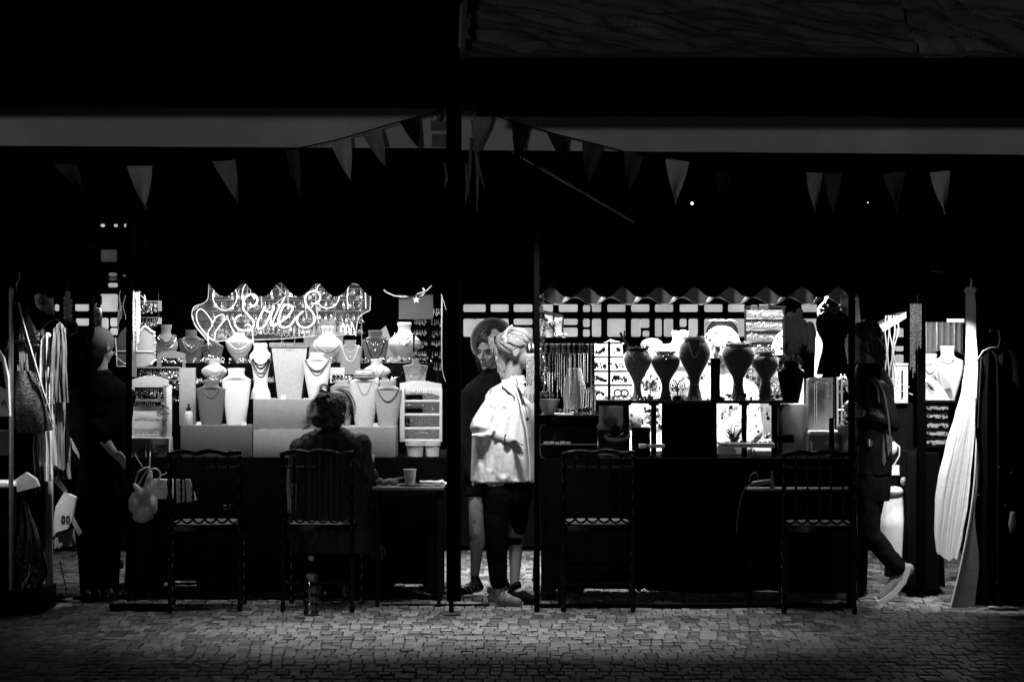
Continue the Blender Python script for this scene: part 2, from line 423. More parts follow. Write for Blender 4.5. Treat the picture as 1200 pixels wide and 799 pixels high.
stall_canopy('black scalloped awning over the right jewellery stall', 633, 1003, 730, 42, 322, 336, 347.5, backv=(2.45, 716, 42, 322, 347, 355.5))
stall_canopy('black awning over the clothes at the far left', -60, 84, 30, 60, 300, 322, 331)
stall_canopy('black awning over the far right stall', 1012, 1260, 1120, 80, 318, 338, 345, yv=.6)
stall_canopy('black cloth roof bridging the gap between the two stalls', 524, 632, 560, 60, 318, 336, 342, yv=.9)
b = B(); b.tube([P(600, 176, .1), P(744, 259, .35)], .009, 8)
solo('brace_rod', b, metal_grey, 'thin pale metal rod slanting down under the right fascia', 'rod')
b = B(); b.prism([P(1018, 386, 1.4), P(1062, 364, 1.4), P(1062, 371, 1.4), P(1024, 394, 1.4)], .4)
solo('awning_flap', b, pale_cloth, 'pale slanting awning edge above the white boxes on the right', 'awning')
bulb_mat = emit('bulb', 1.5)
for px, py, lab in ((811, 237, 'tiny glowing bulb under the right fascia beside the brightest pennant'), (1017, 236, 'tiny glowing bulb under the right fascia between two dim pennants')):
    t = thing('bulb', lab, 'bulb', P(px, py, .4))
    b = B(); b.ball(P(px, py, .4), .010 if px < 900 else .004, 10); part('globe', b, bulb_mat, t)
    b = B(); b.tube([P(px, py-2, .4), P(px, py-8, .4)], .006, 6); b.tube([P(px, py-8, .4), P(px, 166, .3)], .002, 5); part('cable', b, black_cloth, t)

# ---------------------------------------------------------------- bunting
flag_mats = {k: M('flag_'+k, v, .85, .12, 14, .3, bscale=90) for k, v in (('pale', .8), ('light', .68), ('mid', .36), ('dim', .075), ('dark', .012), ('black', .008))}
def bunting(label, cord, flags, Y=-.06):
    t = thing('bunting', label, 'bunting', P(*cord[0], Y))
    pts = []
    for (x0, y0), (x1, y1) in zip(cord, cord[1:]):
        for k in range(6): pts.append(P(x0+(x1-x0)*k/6, y0+(y1-y0)*k/6, Y))
    b = B(); b.tube(pts+[P(*cord[-1], Y)], .0045, 6); part('cord', b, velvet_black, t)
    for (xa, ya), (xb, yb), (xt, yt), tone in flags:
        ph = random.uniform(0, 6)
        def f(u, v):
            u2 = .5+(u-.5)*(1-v*.985)
            px = xa+(xb-xa)*u+((xt)-(xa+(xb-xa)*u))*v; py = ya+(yb-ya)*u+(yt-(ya+(yb-ya)*u))*v
            bow = math.sin(v*PI)*(u-.5)*3.0
            return P(px+bow, py, Y)+V((0, .03*math.sin(u*4.2+v*3.2+ph)*(.35+v), 0))
        b = B(); b.grid(f, 8, 12, .0015); part('flag', b, flag_mats[tone], t)
bunting('bunting string of pennants across the left fascia', [(521, 128), (470, 141), (425, 154), (390, 164), (352, 172), (264, 186), (164, 191), (90, 190), (-30, 170)],
        [((387, 165.5), (411, 160), (411, 210), 'light'), ((424, 155), (447, 149.5), (452, 195), 'mid'), ((469, 142), (491, 136), (490, 172), 'dark'),
         ((248.5, 188), (276, 186), (278.5, 235), 'mid'), ((149, 193.5), (178, 193), (171, 243.5), 'light'), ((62, 191), (90, 192), (96, 220), 'dim'), ((335, 176), (350, 173), (352, 232), 'dim')])
bunting('bunting string of pennants across the right fascia', [(555, 128), (580, 134), (610, 144), (655, 157), (700, 168), (745, 180), (795, 186), (860, 193), (950, 200), (1040, 201), (1110, 199), (1230, 188)],
        [((554, 130), (577, 134), (560, 178), 'mid'), ((600, 143), (621, 147), (606, 190), 'dark'), ((641, 154), (665, 160), (663, 192), 'dark'), ((682, 164), (707, 169), (690, 215), 'dim'),
         ((731, 176), (755, 180), (737, 225), 'dim'), ((780, 185), (808, 188), (791.5, 237), 'light'), ((838, 200), (855, 205), (847, 244), 'dark'), ((945, 200.5), (963.5, 201), (955, 247), 'mid'),
         ((965, 201), (986, 202), (977, 247), 'dim'), ((1034, 200), (1061, 201), (1051, 244), 'dim'), ((1089.5, 199.5), (1113, 199), (1107, 250), 'light')])

# ---------------------------------------------------------------- tables and cloths
def table(label, x0, x1, Y0, Y1, ztop, clothlabel, gaps, hem=.055):
    a, c_ = P(x0, 535, Y0), P(x1, 535, Y0)
    t = thing('market_table', label, 'table', ((a.x+c_.x)/2, (Y0+Y1)/2, 0))
    b = B(); b.box((a.x+.015, Y0+.015, ztop-.03), (c_.x-.015, Y1-.015, ztop-.006), .003); part('tabletop', b, wood_dark, t)
    for X in (a.x+.06, c_.x-.06):
        for Y in (Y0+.08, Y1-.08):
            b = B(); b.box((X-.02, Y-.02, .0), (X+.02, Y+.02, ztop-.03), .003); part('leg', b, metal_black, t)
    b = B()
    def wave(s_): return .014*math.sin(s_*17+.4)+.008*math.sin(s_*41)
    def hemz(s_, pxx):
        h = hem+.008*math.sin(s_*9)
        for g0, g1, hz in gaps:
            if g0 < pxx < g1: h = hz
        return h
    def front(u, v):
        X = a.x+(c_.x-a.x)*u; px = x0+(x1-x0)*u; z = ztop+(hemz(X, px)-ztop)*v
        return V((X, Y0-.006+wave(X)*v-.03*v, z))
    b.grid(front, 190, 10, .003)
    for X, sg in ((a.x, -1), (c_.x, 1)):
        b.grid(lambda u, v: V((X+sg*(.006+.02*v+wave(u*1.3)*v), Y0+(Y1-Y0)*u, ztop+(hem-ztop)*v)), 30, 8, .003)
    b.box((a.x-.006, Y0-.006, ztop-.004), (c_.x+.006, Y1, ztop+.002))
    solo('tablecloth', b, black_cloth, clothlabel, 'tablecloth')
TZ = .875
table('long table under the left jewellery display', 153, 521, .8, 1.95, TZ, 'floor length black cloth on the left jewellery table', [(193, 232, .12), (462, 497, .10)])
table('long table under the right jewellery display', 634, 1003, .75, 1.75, TZ, 'floor length black cloth on the right jewellery table', [(650, 662, .075), (683, 745, .075), (751, 758, .075)])
table('narrow counter under the white busts on the far right', 1066, 1100, 1.0, 1.8, TZ+.02, 'black cloth on the far right counter', [])

# ---------------------------------------------------------------- lamps
tube_mat = emit('lamp_tube', 6)
def strip_lamp(label, X0, X1, Y, z):
    t = thing('strip_lamp', label, 'lamp', ((X0+X1)/2, Y, z))
    b = B(); b.box((X0, Y-.015, z+.012), (X1, Y+.015, z+.022)); part('housing', b, metal_grey, t)
    b = B(); b.tube([(X0+.03, Y, z+.006), (X1-.03, Y, z+.006)], .005, 8); part('tube', b, tube_mat, t)
    b = B()
    for X in (X0+.1, X1-.1): b.tube([(X, Y, z+.022), (X, Y, z+.05)], .003, 5)
    part('hanger', b, metal_black, t)
strip_lamp('strip lamp just inside the left scalloped awning', -2.37, -.43, .56, 1.98)
strip_lamp('strip lamp above the back busts of the left stall', -2.05, -.45, 1.55, 2.11)
strip_lamp('strip lamp above the busts of the right stall', .15, 1.85, 1.62, 2.09)
strip_lamp('strip lamp at the back of the right stall', .18, 1.92, 1.16, 2.04)
strip_lamp('long strip lamp over the aisle behind both stalls', -1.9, 2.0, 2.5, 2.36)
t = thing('added_flood_lamp', 'added black strip flood along the front edge of the roofs to brighten the paving', 'lamp', (-.15, -.60, 2.97))  # made-up housing for the added paving light
b = B(); b.box((-1.85, -.64, 2.965), (1.55, -.56, 3.0), .003); b.box((-1.85, -.645, 2.94), (1.55, -.636, 2.99)); b.box((-1.85, -.564, 2.94), (1.55, -.556, 2.99)); part('housing', b, black_cloth, t)
b = B()
for X in (-1.7, -.6, .5, 1.4): b.box((X-.01, -.6, 3.0), (X+.01, -.53, 3.012)); b.box((X-.01, -.535, 3.0), (X+.01, -.527, 3.06))
part('bracket', b, black_cloth, t)
strip_lamp('short strip lamp above the white busts of the far right stall', 2.42, 2.82, .98, 2.005)
t = thing('clip_lamp', 'small black panel lamp hung under the roof edge in front of the woman in white', 'lamp', (.06, -.24, 2.43))
b = B(); b.box((-.11, -.06, .006), (.11, .06, .03), .003)
bmesh.ops.transform(b.bm, matrix=Matrix.Translation((.06, -.24, 2.42)) @ panel_rot.to_matrix().to_4x4(), verts=b.bm.verts); part('panel', b, black_cloth, t)
b = B(); b.tube([(.06, -.25, 2.45), (.06, -.1, 2.6), (.06, -.005, 2.72)], .004, 5); part('cable', b, black_cloth, t)
for nm, p_, lab in (('b', (2.52, .10, 2.01), 'small clip lamp inside the far right awning'), ('c', (-2.45, .0, 2.16), 'small clip lamp between the left stall and the hanging clothes')):
    t = thing('clip_lamp', lab, 'lamp', p_)
    b = B(); b.loft([(V(p_)+V((0, 0, .0)), .045, .045), (V(p_)+V((0, 0, .05)), .035, .035), (V(p_)+V((0, 0, .08)), .012, .012)], 12); part('shade', b, metal_black, t)
    b = B(); b.tube([V(p_)+V((0, 0, .08)), V(p_)+V((.0, .1, .18))], .005, 6); part('arm', b, metal_black, t)
# ================================================================ DISPLAY HELPERS
def cat(rows, sub=4):
    """smooth (py, hw) profile"""
    out = []
    n = len(rows)
    for i in range(n-1):
        p0, p1, p2, p3 = rows[max(0, i-1)], rows[i], rows[i+1], rows[min(n-1, i+2)]
        for k in range(sub):
            t = k/sub
            f = lambda a, b, c, d: .5*((2*b)+(-a+c)*t+(2*a-5*b+4*c-d)*t*t+(-a+3*b-3*c+d)*t**3)
            out.append(tuple(f(p0[j], p1[j], p2[j], p3[j]) for j in range(len(p1))))
    out.append(rows[-1]); return out
class Bust: pass
def bust(label, cx, rows, Y, dr, mat, sq=2.0, lean=0, name='necklace_bust', catg='bust', group=None, smooth=True, capmat=None):
    rows = [r if len(r) == 3 else (r[0], r[1], r[1]*dr) for r in rows]
    rr = cat(rows) if smooth else rows
    bb = Bust(); bb.rows = rr; bb.cx = cx; bb.Y = Y; bb.dr = dr; bb.sq = sq; bb.lean = lean; bb.y0 = rows[0][0]
    b = B()
    b.loft([(P(cx+lean*(py-bb.y0), py, Y), U(max(.4, hw), Y), U(max(.4, hd), Y)) for py, hw, hd in rr], 28, sq)
    bb.o = solo(name, b, mat, label, catg, group)
    return bb
def surf(bb, px, py):
    rr = bb.rows
    for a, c in zip(rr, rr[1:]):
        if a[0] <= py <= c[0]:
            t = (py-a[0])/max(1e-6, c[0]-a[0]); hw = a[1]+(c[1]-a[1])*t; hd = a[2]+(c[2]-a[2])*t; break
    else:
        hw, hd = (rr[0] if py < rr[0][0] else rr[-1])[1:3]
    q = min(.97, abs(px-bb.cx-bb.lean*(py-bb.y0))/max(.3, hw))
    return bb.Y-U(hd, bb.Y)*(1-q**bb.sq)**(1/bb.sq)
def bell_rows(yt, yb, hw):
    h = yb-yt
    return [(yt, .40*hw), (yt+.05*h, .44*hw), (yt+.16*h, .38*hw), (yt+.26*h, .46*hw), (yt+.38*h, .82*hw), (yt+.48*h, .99*hw), (yt+.60*h, .97*hw), (yt+.76*h, .72*hw), (yt+.90*h, .42*hw), (yb, .34*hw)]
def slab_rows(yt, ys, yb, nw, hw, bw):
    return [(yt, nw*.94, nw*.7), (yt+.08*(ys-yt), nw, nw*.75), (yt+.6*(ys-yt), nw*.96, nw*.7), (yt+.8*(ys-yt), nw*1.25, nw*.7), (ys, hw*.97, nw*.6), (ys+2, hw, nw*.55), (ys+.35*(yb-ys), hw*.9, nw*.5), (yb-2, bw*1.02, nw*.5), (yb, bw, nw*.5)]
def bell(label, cx, yt, yb, hw, Y, mat, dr=.62, lean=0): return bust(label, cx, bell_rows(yt, yb, hw), Y, dr, mat, 2.0, lean)
def slab(label, cx, yt, ys, yb, nw, hw, bw, Y, mat, lean=0): return bust(label, cx, slab_rows(yt, ys, yb, nw, hw, bw), Y, .5, mat, 2.6, lean)
def necklace(label, bb, strands, mat=None, pend=None, name='necklace', catg='necklace'):
    """strands: (half width, y ends, y lowest, radius px, beaded)"""
    b = B()
    for hw, ya, yb_, r, bead in strands:
        n = 46 if bead else 22; pts = []; rs = []
        for k in range(n+1):
            t = -1+2*k/n; px = bb.cx+hw*t; py = ya+(yb_-ya)*(1-abs(t)**2.1)
            Y = surf(bb, px, py); p = P(px, py, Y-U(r, Y)*.8); pts.append(p)
            rs.append(U(r, Y)*((1.25 if k % 2 else .45) if bead else 1))
        b.tube(pts, rs, 6)
    if pend:
        for dx, py, r in pend:
            Y = surf(bb, bb.cx+dx, py); b.ball(P(bb.cx+dx, py, Y-U(r, Y)), (U(r, Y), U(r*.5, Y), U(r*1.25, Y)), 8)
    return solo(name, b, mat or silver, label, catg)
def jewels(b, x0, x1, y, Y, n, ln=5, r=1.0, rows=1, dy=0):
    for q in range(rows):
        for k in range(n):
            px = x0+(x1-x0)*(k+.5+random.uniform(-.25, .25))/n; py = y+q*dy; l = ln*random.uniform(.5, 1.2)
            yy = Y-random.uniform(.0, .008)
            b.tube([P(px, py, yy), P(px+random.uniform(-.4, .4), py+l*.6, yy)], U(.28, Y), 4)
            c = random.random(); p = P(px, py+l*.75, yy); rr = U(r*random.uniform(.7, 1.3), Y)
            if c < .45: b.ball(p, (rr, rr*.6, rr*1.3), 6)
            elif c < .75: b.tube([p+V((rr*1.2*math.cos(a*PI/4), 0, rr*1.2*math.sin(a*PI/4))) for a in range(8)], rr*.3, 4, True)
            else: b.box(p-V((rr, rr*.3, rr*1.2)), p+V((rr, rr*.3, rr*1.2)))
def board(label, pp, Y, d, mat, name='display_board', catg='board'):
    b = B(); b.pprism(pp, Y, d); return solo(name, b, mat, label, catg, smooth=False)
def riser(label, x0, y0, x1, y1, Y, d, mat, name='display_box', catg='box'):
    b = B(); b.pbox(x0, y0, x1, y1, Y, d, .003); return solo(name, b, mat, label, catg)

# ================================================================ LEFT JEWELLERY STALL
riser('wide dark grey box at front under the two leftmost front busts', 211.5, 497, 295.5, 534.2, .86, .3, linen_dark)
riser('mid grey box at front directly below another box, left of the seated woman', 296.8, 501.5, 399, 534.2, .86, .32, card_mid)
riser('mid grey box stacked on top of another and carrying the tall tapered board', 296.8, 466, 391, 501, .88, .3, card_mid)
riser('mid grey box at front right of the seated woman under two grey busts', 401, 498.5, 463.5, 534.2, .86, .32, card_mid)
t = thing('display_stand', 'black cloth covered tiered stand at the back of the left stall', 'stand', (P(345, 534, 1.6).x, 1.6, TZ))
for nm, x0, x1, ytp, Y, d in (('tier', 200, 470, 447.5, 1.28, .26), ('tier', 168, 512, 424, 1.55, .36)):
    b = B(); a, c = P(x0, ytp, Y), P(x1, ytp, Y); b.box((a.x, Y, TZ+.003), (c.x, Y+d, a.z), .006); part(nm, b, black_cloth, t)
YA, YB = 1.72, 1.40
bA = bell('grey tilted bust with a wide collar at the far left back of the left stall', 195, 379, 424, 15, YA, linen_mid, lean=-.05)
necklace('chunky silver collar on the tilted grey bust at the far left back', bA, [(9, 390, 400, 1.1, 1), (11, 392, 404, 1.0, 1), (12, 394, 408, .9, 1)])
bB_ = slab('dark grey bust with pale pearl necklaces under the left end of the neon sign', 224, 385, 396, 424, 7, 15.5, 11, YA, linen_dark)
necklace('pale pearl necklaces in two drapes on the dark grey bust beside the neon heart', bB_, [(11, 396, 411, .9, 1), (9, 394, 402, .5, 1), (10, 395, 405, .45, 0)], gold, [(-2, 404, .9), (3, 404, .9), (0, 406, 1)])
bC_ = slab('dark bust with radiating chains below the neon heart', 249, 392, 404, 425, 7, 13, 9, YA-.06, linen_dark)
necklace('radiating fine chain collar on the dark bust below the neon heart', bC_, [(11, 405, 417, .45, 0), (9, 404, 418, .45, 0), (7, 404, 418, .4, 0), (5, 403, 417, .4, 0)], silver, [(0, 417, 1.4)])
bD_ = bust('pale grey bust with a rounded pointed chest under the letter S of the neon', 280, [(388, 6), (391, 7), (394, 9), (398, 15.5), (402, 15.5), (408, 13.5), (414, 10), (420, 5.5), (424, 3)], YA-.04, .5, linen_pale)
necklace('white pearl necklaces on the pale pointed bust under the neon letter S', bD_, [(14, 399, 412, .8, 1), (13, 398, 408, .7, 1)], plaster, [(0, 402, 1)])
bE_ = bell('bright white small bust in the second row left of the bright trapezoid bust', 251, 418.5, 447, 15, YB, plaster)
necklace('dark beaded necklace on the small bright white bust at left', bE_, [(11, 431, 441, .6, 1), (10, 429, 436, .4, 1)], metal_grey)
bF_ = slab('front bust with bright neck and dark grey tapered chest on the dark grey box', 247.5, 443.5, 454, 496.8, 9, 17.5, 12, .97, linen_dark)
necklace('thin V shaped chain on the dark grey tapered front bust', bF_, [(9, 455, 464, .4, 0)], metal_grey, [(0, 464, .6)])
bG_ = slab('bright tapered front bust with a broad shelf of shoulders on the dark grey box', 277, 430, 443, 496.8, 10, 17, 11, .98, plaster)
b = B(); b.loft([(P(277, 432.2, .98), U(9, 1), U(6.6, 1)), (P(277, 437, .98), U(9.8, 1), U(7.1, 1))], 20); solo('choker', b, leather, 'dark leather choker round the neck of the bright tapered front bust', 'choker')
bH_ = bust('white bust hung with dark cords standing left of the tall grey board', 305.5, [(400, 6), (402, 8), (409, 8.5), (414, 12.5), (418, 13), (425, 11), (436, 9), (450, 8), (458, 11), (465.8, 12)], 1.06, .6, plaster)
necklace('dark leather cords in several loops on the white bust beside the tall board', bH_, [(10, 420, 436, .7, 0), (9, 419, 430, .8, 0), (11, 421, 440, .5, 0), (10, 419, 426, .6, 0)], metal_black)
t = thing('display_board', 'tall grey tapered board with a dark top bar standing on the stacked boxes', 'board', P(339, 466, 1.06))
b = B(); b.pprism([(318, 405), (360, 405), (353, 465.8), (325.5, 465.8)], 1.02, .03); part('panel', b, linen_mid, t, smooth=False)
b = B(); b.pbox(315.5, 400, 362.5, 405.5, 1.012, .05, .002); part('top_bar', b, card_grey, t)
b = B(); b.pprism([(316, 405), (318, 405), (325.5, 465.8), (324, 465.8)], 1.018, .035); b.pprism([(360, 405), (362.3, 405), (355, 465.8), (353, 465.8)], 1.018, .035); part('edge_trim', b, velvet_black, t, smooth=False)
b = B()
for q in (0, 1): b.tube([P(334+q*9-(3 if not q else -3), 396, 1.0), P(334+q*9, 404, 1.0), P(338+q*1, 406, 1.0)], U(.4, 1), 5)
solo('necklace', b, silver, 'fine chain hooked over the top bar of the tall tapered board', 'necklace')
bJ_ = slab('pale grey tapered bust with two strings of stones just left of the seated woman', 371.5, 411.5, 421.5, 465.8, 9, 16.5, 9.5, 1.0, linen_pale)
necklace('two strings of dark stones on the pale bust just left of the seated woman', bJ_, [(14, 420, 433, 1.0, 1), (12, 422, 438, .5, 1)], metal_grey)
bK_ = bell('rounded white bust in the back row right behind the tall board', 384, 380, 424.5, 17, YA-.05, plaster)
necklace('thin dark cord on the rounded white bust behind the tall board', bK_, [(15, 401, 412, .4, 0)], metal_black, [(0, 409, .6)])
bL_ = slab('mid grey bust with a thick white ring necklace in the back row centre', 410.5, 397, 405, 437, 7, 13.5, 11, YB+.02, linen_mid)
necklace('thick white ring necklace on the mid grey back row bust', bL_, [(10, 403, 422, 1.0, 0), (8, 405, 411, .35, 0)], plaster, [(0, 411, .7), (0, 416, 1.4)])
bM_ = slab('charcoal bust with a dark V cord and silver pendants right of centre', 440, 385.5, 397, 430, 8.5, 15.5, 10.5, YA-.1, linen_dark)
necklace('silver chains with heart pendants on the charcoal bust', bM_, [(10, 394, 403, .5, 0), (11, 395, 410, .45, 0)], silver, [(0, 401, 1.1), (0, 410, 1.8)])
necklace('dark V shaped cord on the charcoal bust right of centre', bM_, [(12, 394, 420, .5, 0)], metal_black)
bN_ = bell('large pale grey bell shaped bust high at the right of the left stall', 474, 376, 424.5, 19, YA, linen_pale, .7)
necklace('silver chain with heart pendant on the large pale bell shaped bust', bN_, [(11, 388, 396, .4, 0), (12, 389, 402, .4, 0)], silver, [(2, 402, 1.5)])
bO_ = bell('bright white small bust in the second row right of the seated woman', 441.5, 419, 447, 16, YB, plaster)
necklace('fine dotted chain on the small bright white bust right of the seated woman', bO_, [(9, 430, 441, .35, 0)], metal_grey, [(0, 432, .6), (0, 435, .5)])
bP_ = slab('almost black bust with a shiny pendant peeping out behind the white one', 465, 427, 433, 447, 7.5, 11, 9, YB+.06, velvet_black)
necklace('shiny pendant chain on the almost black bust', bP_, [(7, 434, 441, .5, 1)], silver, [(0, 441, 1.3)])
bQ_ = slab('grey bust with long pale V chains above the white earring rack', 487, 419, 427, 447, 4.5, 14.5, 11, YB, linen_mid)
necklace('long pale V chains on the grey bust above the white earring rack', bQ_, [(10, 427, 444, .5, 0), (8, 426, 438, .5, 0), (12, 428, 446, .4, 0)], silver, [(0, 437, 1)])
bR_ = slab('pale slender bust with bracelets stacked on its neck, second from right in front', 427, 433, 446, 498.2, 11, 17, 10.5, .99, linen_pale)
b = B()
for k in range(4): b.tube([P(427, 432.5+2.6*k, .99)+V((U(9.5+1.1*k, 1)*math.cos(a*PI/10), U(6.4+.8*k, 1)*math.sin(a*PI/10), 0)) for a in range(20)], U(1.3, 1), 6, True)
solo('bracelet_stack', b, leather, 'stack of grey bangles round the neck of the pale slender bust', 'bangles')
necklace('fine dark V chain on the pale slender bust right of the seated woman', bR_, [(8, 447, 461, .3, 0)], metal_grey)
bS_ = slab('grey tapered bust with a broken dark cord, rightmost on the front boxes', 454.5, 444, 455, 498.2, 10, 16.5, 10.5, .98, linen_mid)
necklace('dark bead cord in two short lengths on the rightmost front grey bust', bS_, [(13, 453, 469, .55, 1)], metal_black)
bT_ = slab('pale bust mostly hidden behind the seated woman\'s hair', 401, 444, 452, 498.2, 9, 14, 9, 1.08, linen_mid)
board('small white card of dark brooches beside the seated woman\'s hair', [(387, 429), (403.5, 429), (403.5, 447), (387, 447)], 1.25, .012, card_white, 'brooch_card', 'card')
b = B(); jewels(b, 389, 402, 436, 1.24, 6, 4, 1.1, 2, 5); solo('brooch', b, metal_black, 'cluster of dark brooches pinned on the small white card', 'brooches')
# white earring rack on the right, two pots under it
def bits(t, name, mat, rows, Y):
    b = B()
    for (x0, x1, y, n, ln, r) in rows: jewels(b, x0, x1, y, Y, n, ln, r)
    part(name, b, mat, t, kind='stuff')
t = thing('earring_rack', 'white four shelf earring rack at the right end of the left stall', 'rack', P(494, 516, 1.0))
b = B(); b.pprism([(470, 448), (483, 445.5), (500, 446), (517, 449), (517, 516), (470, 516)], 1.06, .01); part('back_panel', b, card_white, t, smooth=False)
b = B(); b.pprism([(468.5, 447.5), (484, 444.5), (500, 445), (517.5, 448.5), (517.5, 453), (468.5, 453)], .985, .02); part('arched_top', b, card_white, t, smooth=False)
for x0, x1 in ((468.5, 474), (515, 518)):
    b = B(); b.pbox(x0, 453, x1, 516, .985, .085, .002); part('side_panel', b, card_white, t)
for y in (467, 483, 499, 513):
    b = B(); b.pbox(474, y, 515, y+2.6, .99, .07, .001); part('shelf', b, card_white, t)
for q in ((476, 461, 495, 466.8), (476, 477, 495, 482.8), (475, 489, 481, 498.5)):
    b = B(); b.pbox(*q, 1.03, .02); part('card_insert', b, metal_black, t)
bits(t, 'earrings', metal_grey, [(476, 496, 454, 9, 6, 1), (476, 496, 470, 9, 7, 1), (497, 514, 455, 8, 11, .9), (497, 514, 470, 8, 11, .9), (476, 514, 486, 16, 11, 1), (476, 514, 502, 16, 9, 1)], 1.0)
for cx, r, lab in ((486.5, 10.5, 'grey flower pot under the left of the white earring rack'), (506.5, 9, 'grey flower pot under the right of the white earring rack')):
    b = B(); b.loft([(P(cx, 534.2, .98), U(r*.82, 1), U(r*.82, 1)), (P(cx, 521, .98), U(r*.95, 1), U(r*.95, 1)), (P(cx, 520.5, .98), U(r*1.08, 1), U(r*1.08, 1)), (P(cx, 516.5, .98), U(r*1.1, 1), U(r*1.1, 1))], 24)
    solo('pot', b, linen_pale, lab, 'pot')
# dark grid rack with rows of pale earrings
t = thing('earring_rack', 'black hanging grid with rows of pale earrings at the right of the left stall', 'rack', P(500, 440, 1.5))
b = B()
for x in (485, 503, 516): b.pbox(x-1.2, 346, x+1.2, 440, 1.5, .012)
for y in (372, 384, 397, 409, 421): b.pbox(484, y, 518, y+1, 1.495, .01)
part('grid', b, metal_black, t)
bits(t, 'earrings', gold, [(485, 500, 373, 8, 7, 1), (505, 517, 360, 5, 8, 1), (505, 517, 373, 5, 8, 1), (485, 500, 385, 8, 8, 1.1), (505, 517, 386, 5, 8, 1), (485, 500, 398, 8, 8, 1.1), (505, 517, 398, 5, 8, 1), (484, 500, 410, 8, 7, 1.1), (506, 517, 411, 4, 8, 1), (507, 517, 424, 3, 8, 1.2)], 1.485)
# card with crescent and star
t = thing('flag_card', 'dark grey card with a white star and crescent hanging under the awning', 'card', P(487, 372, .9))
b = B(); b.pbox(467.5, 344, 507.5, 372.5, .9, .006); part('card', b, M('flag_card', .03, .7, .15, 20, .2), t)
b = B(); b.pprism([(487.8+(4.6 if k % 2 == 0 else 1.8)*math.sin(k*PI/5), 349.6-(4.6 if k % 2 == 0 else 1.8)*math.cos(k*PI/5)) for k in range(10)], .894, .003); part('star', b, card_white, t, smooth=False)
arc = [(492+5.2*math.cos(a), 340+5.2*math.sin(a)) for a in [(-80+k*20)*PI/180 for k in range(10)]]
b = B(); b.tube([P(x, y, .892) for x, y in arc], [U(r, .9) for r in (.2, .6, 1, 1.3, 1.4, 1.4, 1.3, 1, .6, .2)], 6); part('crescent', b, card_white, t)
b = B(); b.tube([P(x, y, .86) for x, y in ((446, 335), (453, 341), (462, 345), (472, 346.3), (482, 345), (492, 342), (500, 339), (506, 333))], U(.75, .9), 7)
solo('cord', b, pale_cloth, 'white cord draped in a curve beside the star card', 'cord')
b = B(); b.tube([P(x, y, .82) for x, y in ((515.5, 340), (520, 352), (523, 362))], U(.4, .8), 5); b.tube([P(x, y, .82) for x, y in ((517, 425), (520, 440), (522.5, 446))], U(.5, .8), 5); b.tube([P(x, y, .82) for x, y in ((518, 335), (517.5, 400), (518, 430))], U(.8, .8), 5)
solo('cable', b, pale_cloth, 'thin white cable running down beside the centre post', 'cable')
board('pale upright card standing behind the charcoal bust', [(432, 398), (452, 380), (468, 424), (430, 424)], 1.9, .01, card_mid)
board('pale price board behind the neon sign and the back row of busts', [(356, 386), (402, 380), (402, 423), (356, 423)], 1.92, .01, linen_mid)
board('grey poster behind the right part of the neon sign', [(374, 372), (392, 372), (393, 390), (374, 390)], 1.93, .01, card_mid, 'poster', 'poster')
b = B(); jewels(b, 247, 274, 385, 1.88, 10, 14, 2.0); solo('hanging_pendants', b, card_white, 'pale pendants hanging in the dark behind the neon heart', 'pendants')

# left end: racks, mirrors
t = thing('earring_rack', 'white arched earring rack at the left front corner of the left stall', 'rack', P(176, 534, .9))
arch = [(153.5, 447)]+[(153.5+44*k/12, 447-8.5*math.sin(PI*(.12+.76*k/12))**1.0) for k in range(13)]+[(197.5, 449), (197.5, 452), (153.5, 452)]
b = B(); b.pprism(arch, .9, .02); part('arched_top', b, linen_pale, t, smooth=False)
for x0, x1, mm in ((153.5, 156, card_white), (191, 195, card_grey), (195, 200, card_white)):
    b = B(); b.pbox(x0, 450, x1, 511, .9, .06, .002); part('side_panel', b, mm, t)
for y0, y1, Yc in ((474, 490, .95), (490, 504, .935), (504, 511, .92)):
    b = B(); b.pprism([(156, y0), (190, y0), (191, y1), (155, y1)], Yc, .008); part('card_step', b, card_white, t, smooth=False)
b = B(); b.pbox(156, 466, 191, 469, .92, .05, .002); part('rail', b, card_mid, t)
b = B(); b.pbox(156, 452, 191, 466, 1.0, .01); part('dark_back', b, velvet_black, t)
bits(t, 'earrings', silver, [(157, 190, 454, 13, 8, 1.2), (159, 190, 457, 10, 8, 1.2)], .915)
bits(t, 'bracelets', metal_grey, [(158, 182, 469, 9, 5, .9), (157, 188, 489, 20, 3, .8), (156, 189, 503.5, 20, 3, .9)], .912)
t = thing('tray', 'clear box of small dark sprigs below the white arched rack', 'box', P(176, 534, .88))
b = B(); b.pbox(153, 511, 199, 512, .86, .14); b.pbox(153, 512, 154, 534.2, .86, .14); b.pbox(198, 512, 199, 534.2, .86, .14); b.pbox(154, 512, 198, 534.2, .97, .01); part('box', b, card_white, t)
b = B()
for k in range(26):
    x, y = random.uniform(160, 192), random.uniform(522, 533); b.tube([P(x, y, .9), P(x+random.uniform(-7, 7), y-random.uniform(0, 5), .91)], [U(1.4, .9), U(.4, .9)], 5)
b.tube([P(171, 534, .89), P(171, 518, .89)], U(1.2, .9), 5)
part('sprig', b, card_grey, t, kind='stuff')
b = B()
for k in range(40):
    y = 458+34*random.random()**.8; x = 191+random.uniform(-1, 1)*(2+5*math.sin(PI*min(1, (y-456)/40)))
    p = P(x, y, .86); b.ball(p, (U(2.2, .9), U(.8, .9), U(1.3, .9)), 6, Euler((0, random.uniform(-1.2, 1.2), 0)).to_matrix())
b.tube([P(191.5, 456, .87), P(192, 511, .87)], U(.7, .9), 5)
solo('dried_flower', b, M('dried_leaf', .16, .8, .4, 40, .3), 'dried leafy flower stem leaning on the white arched rack', 'flower')
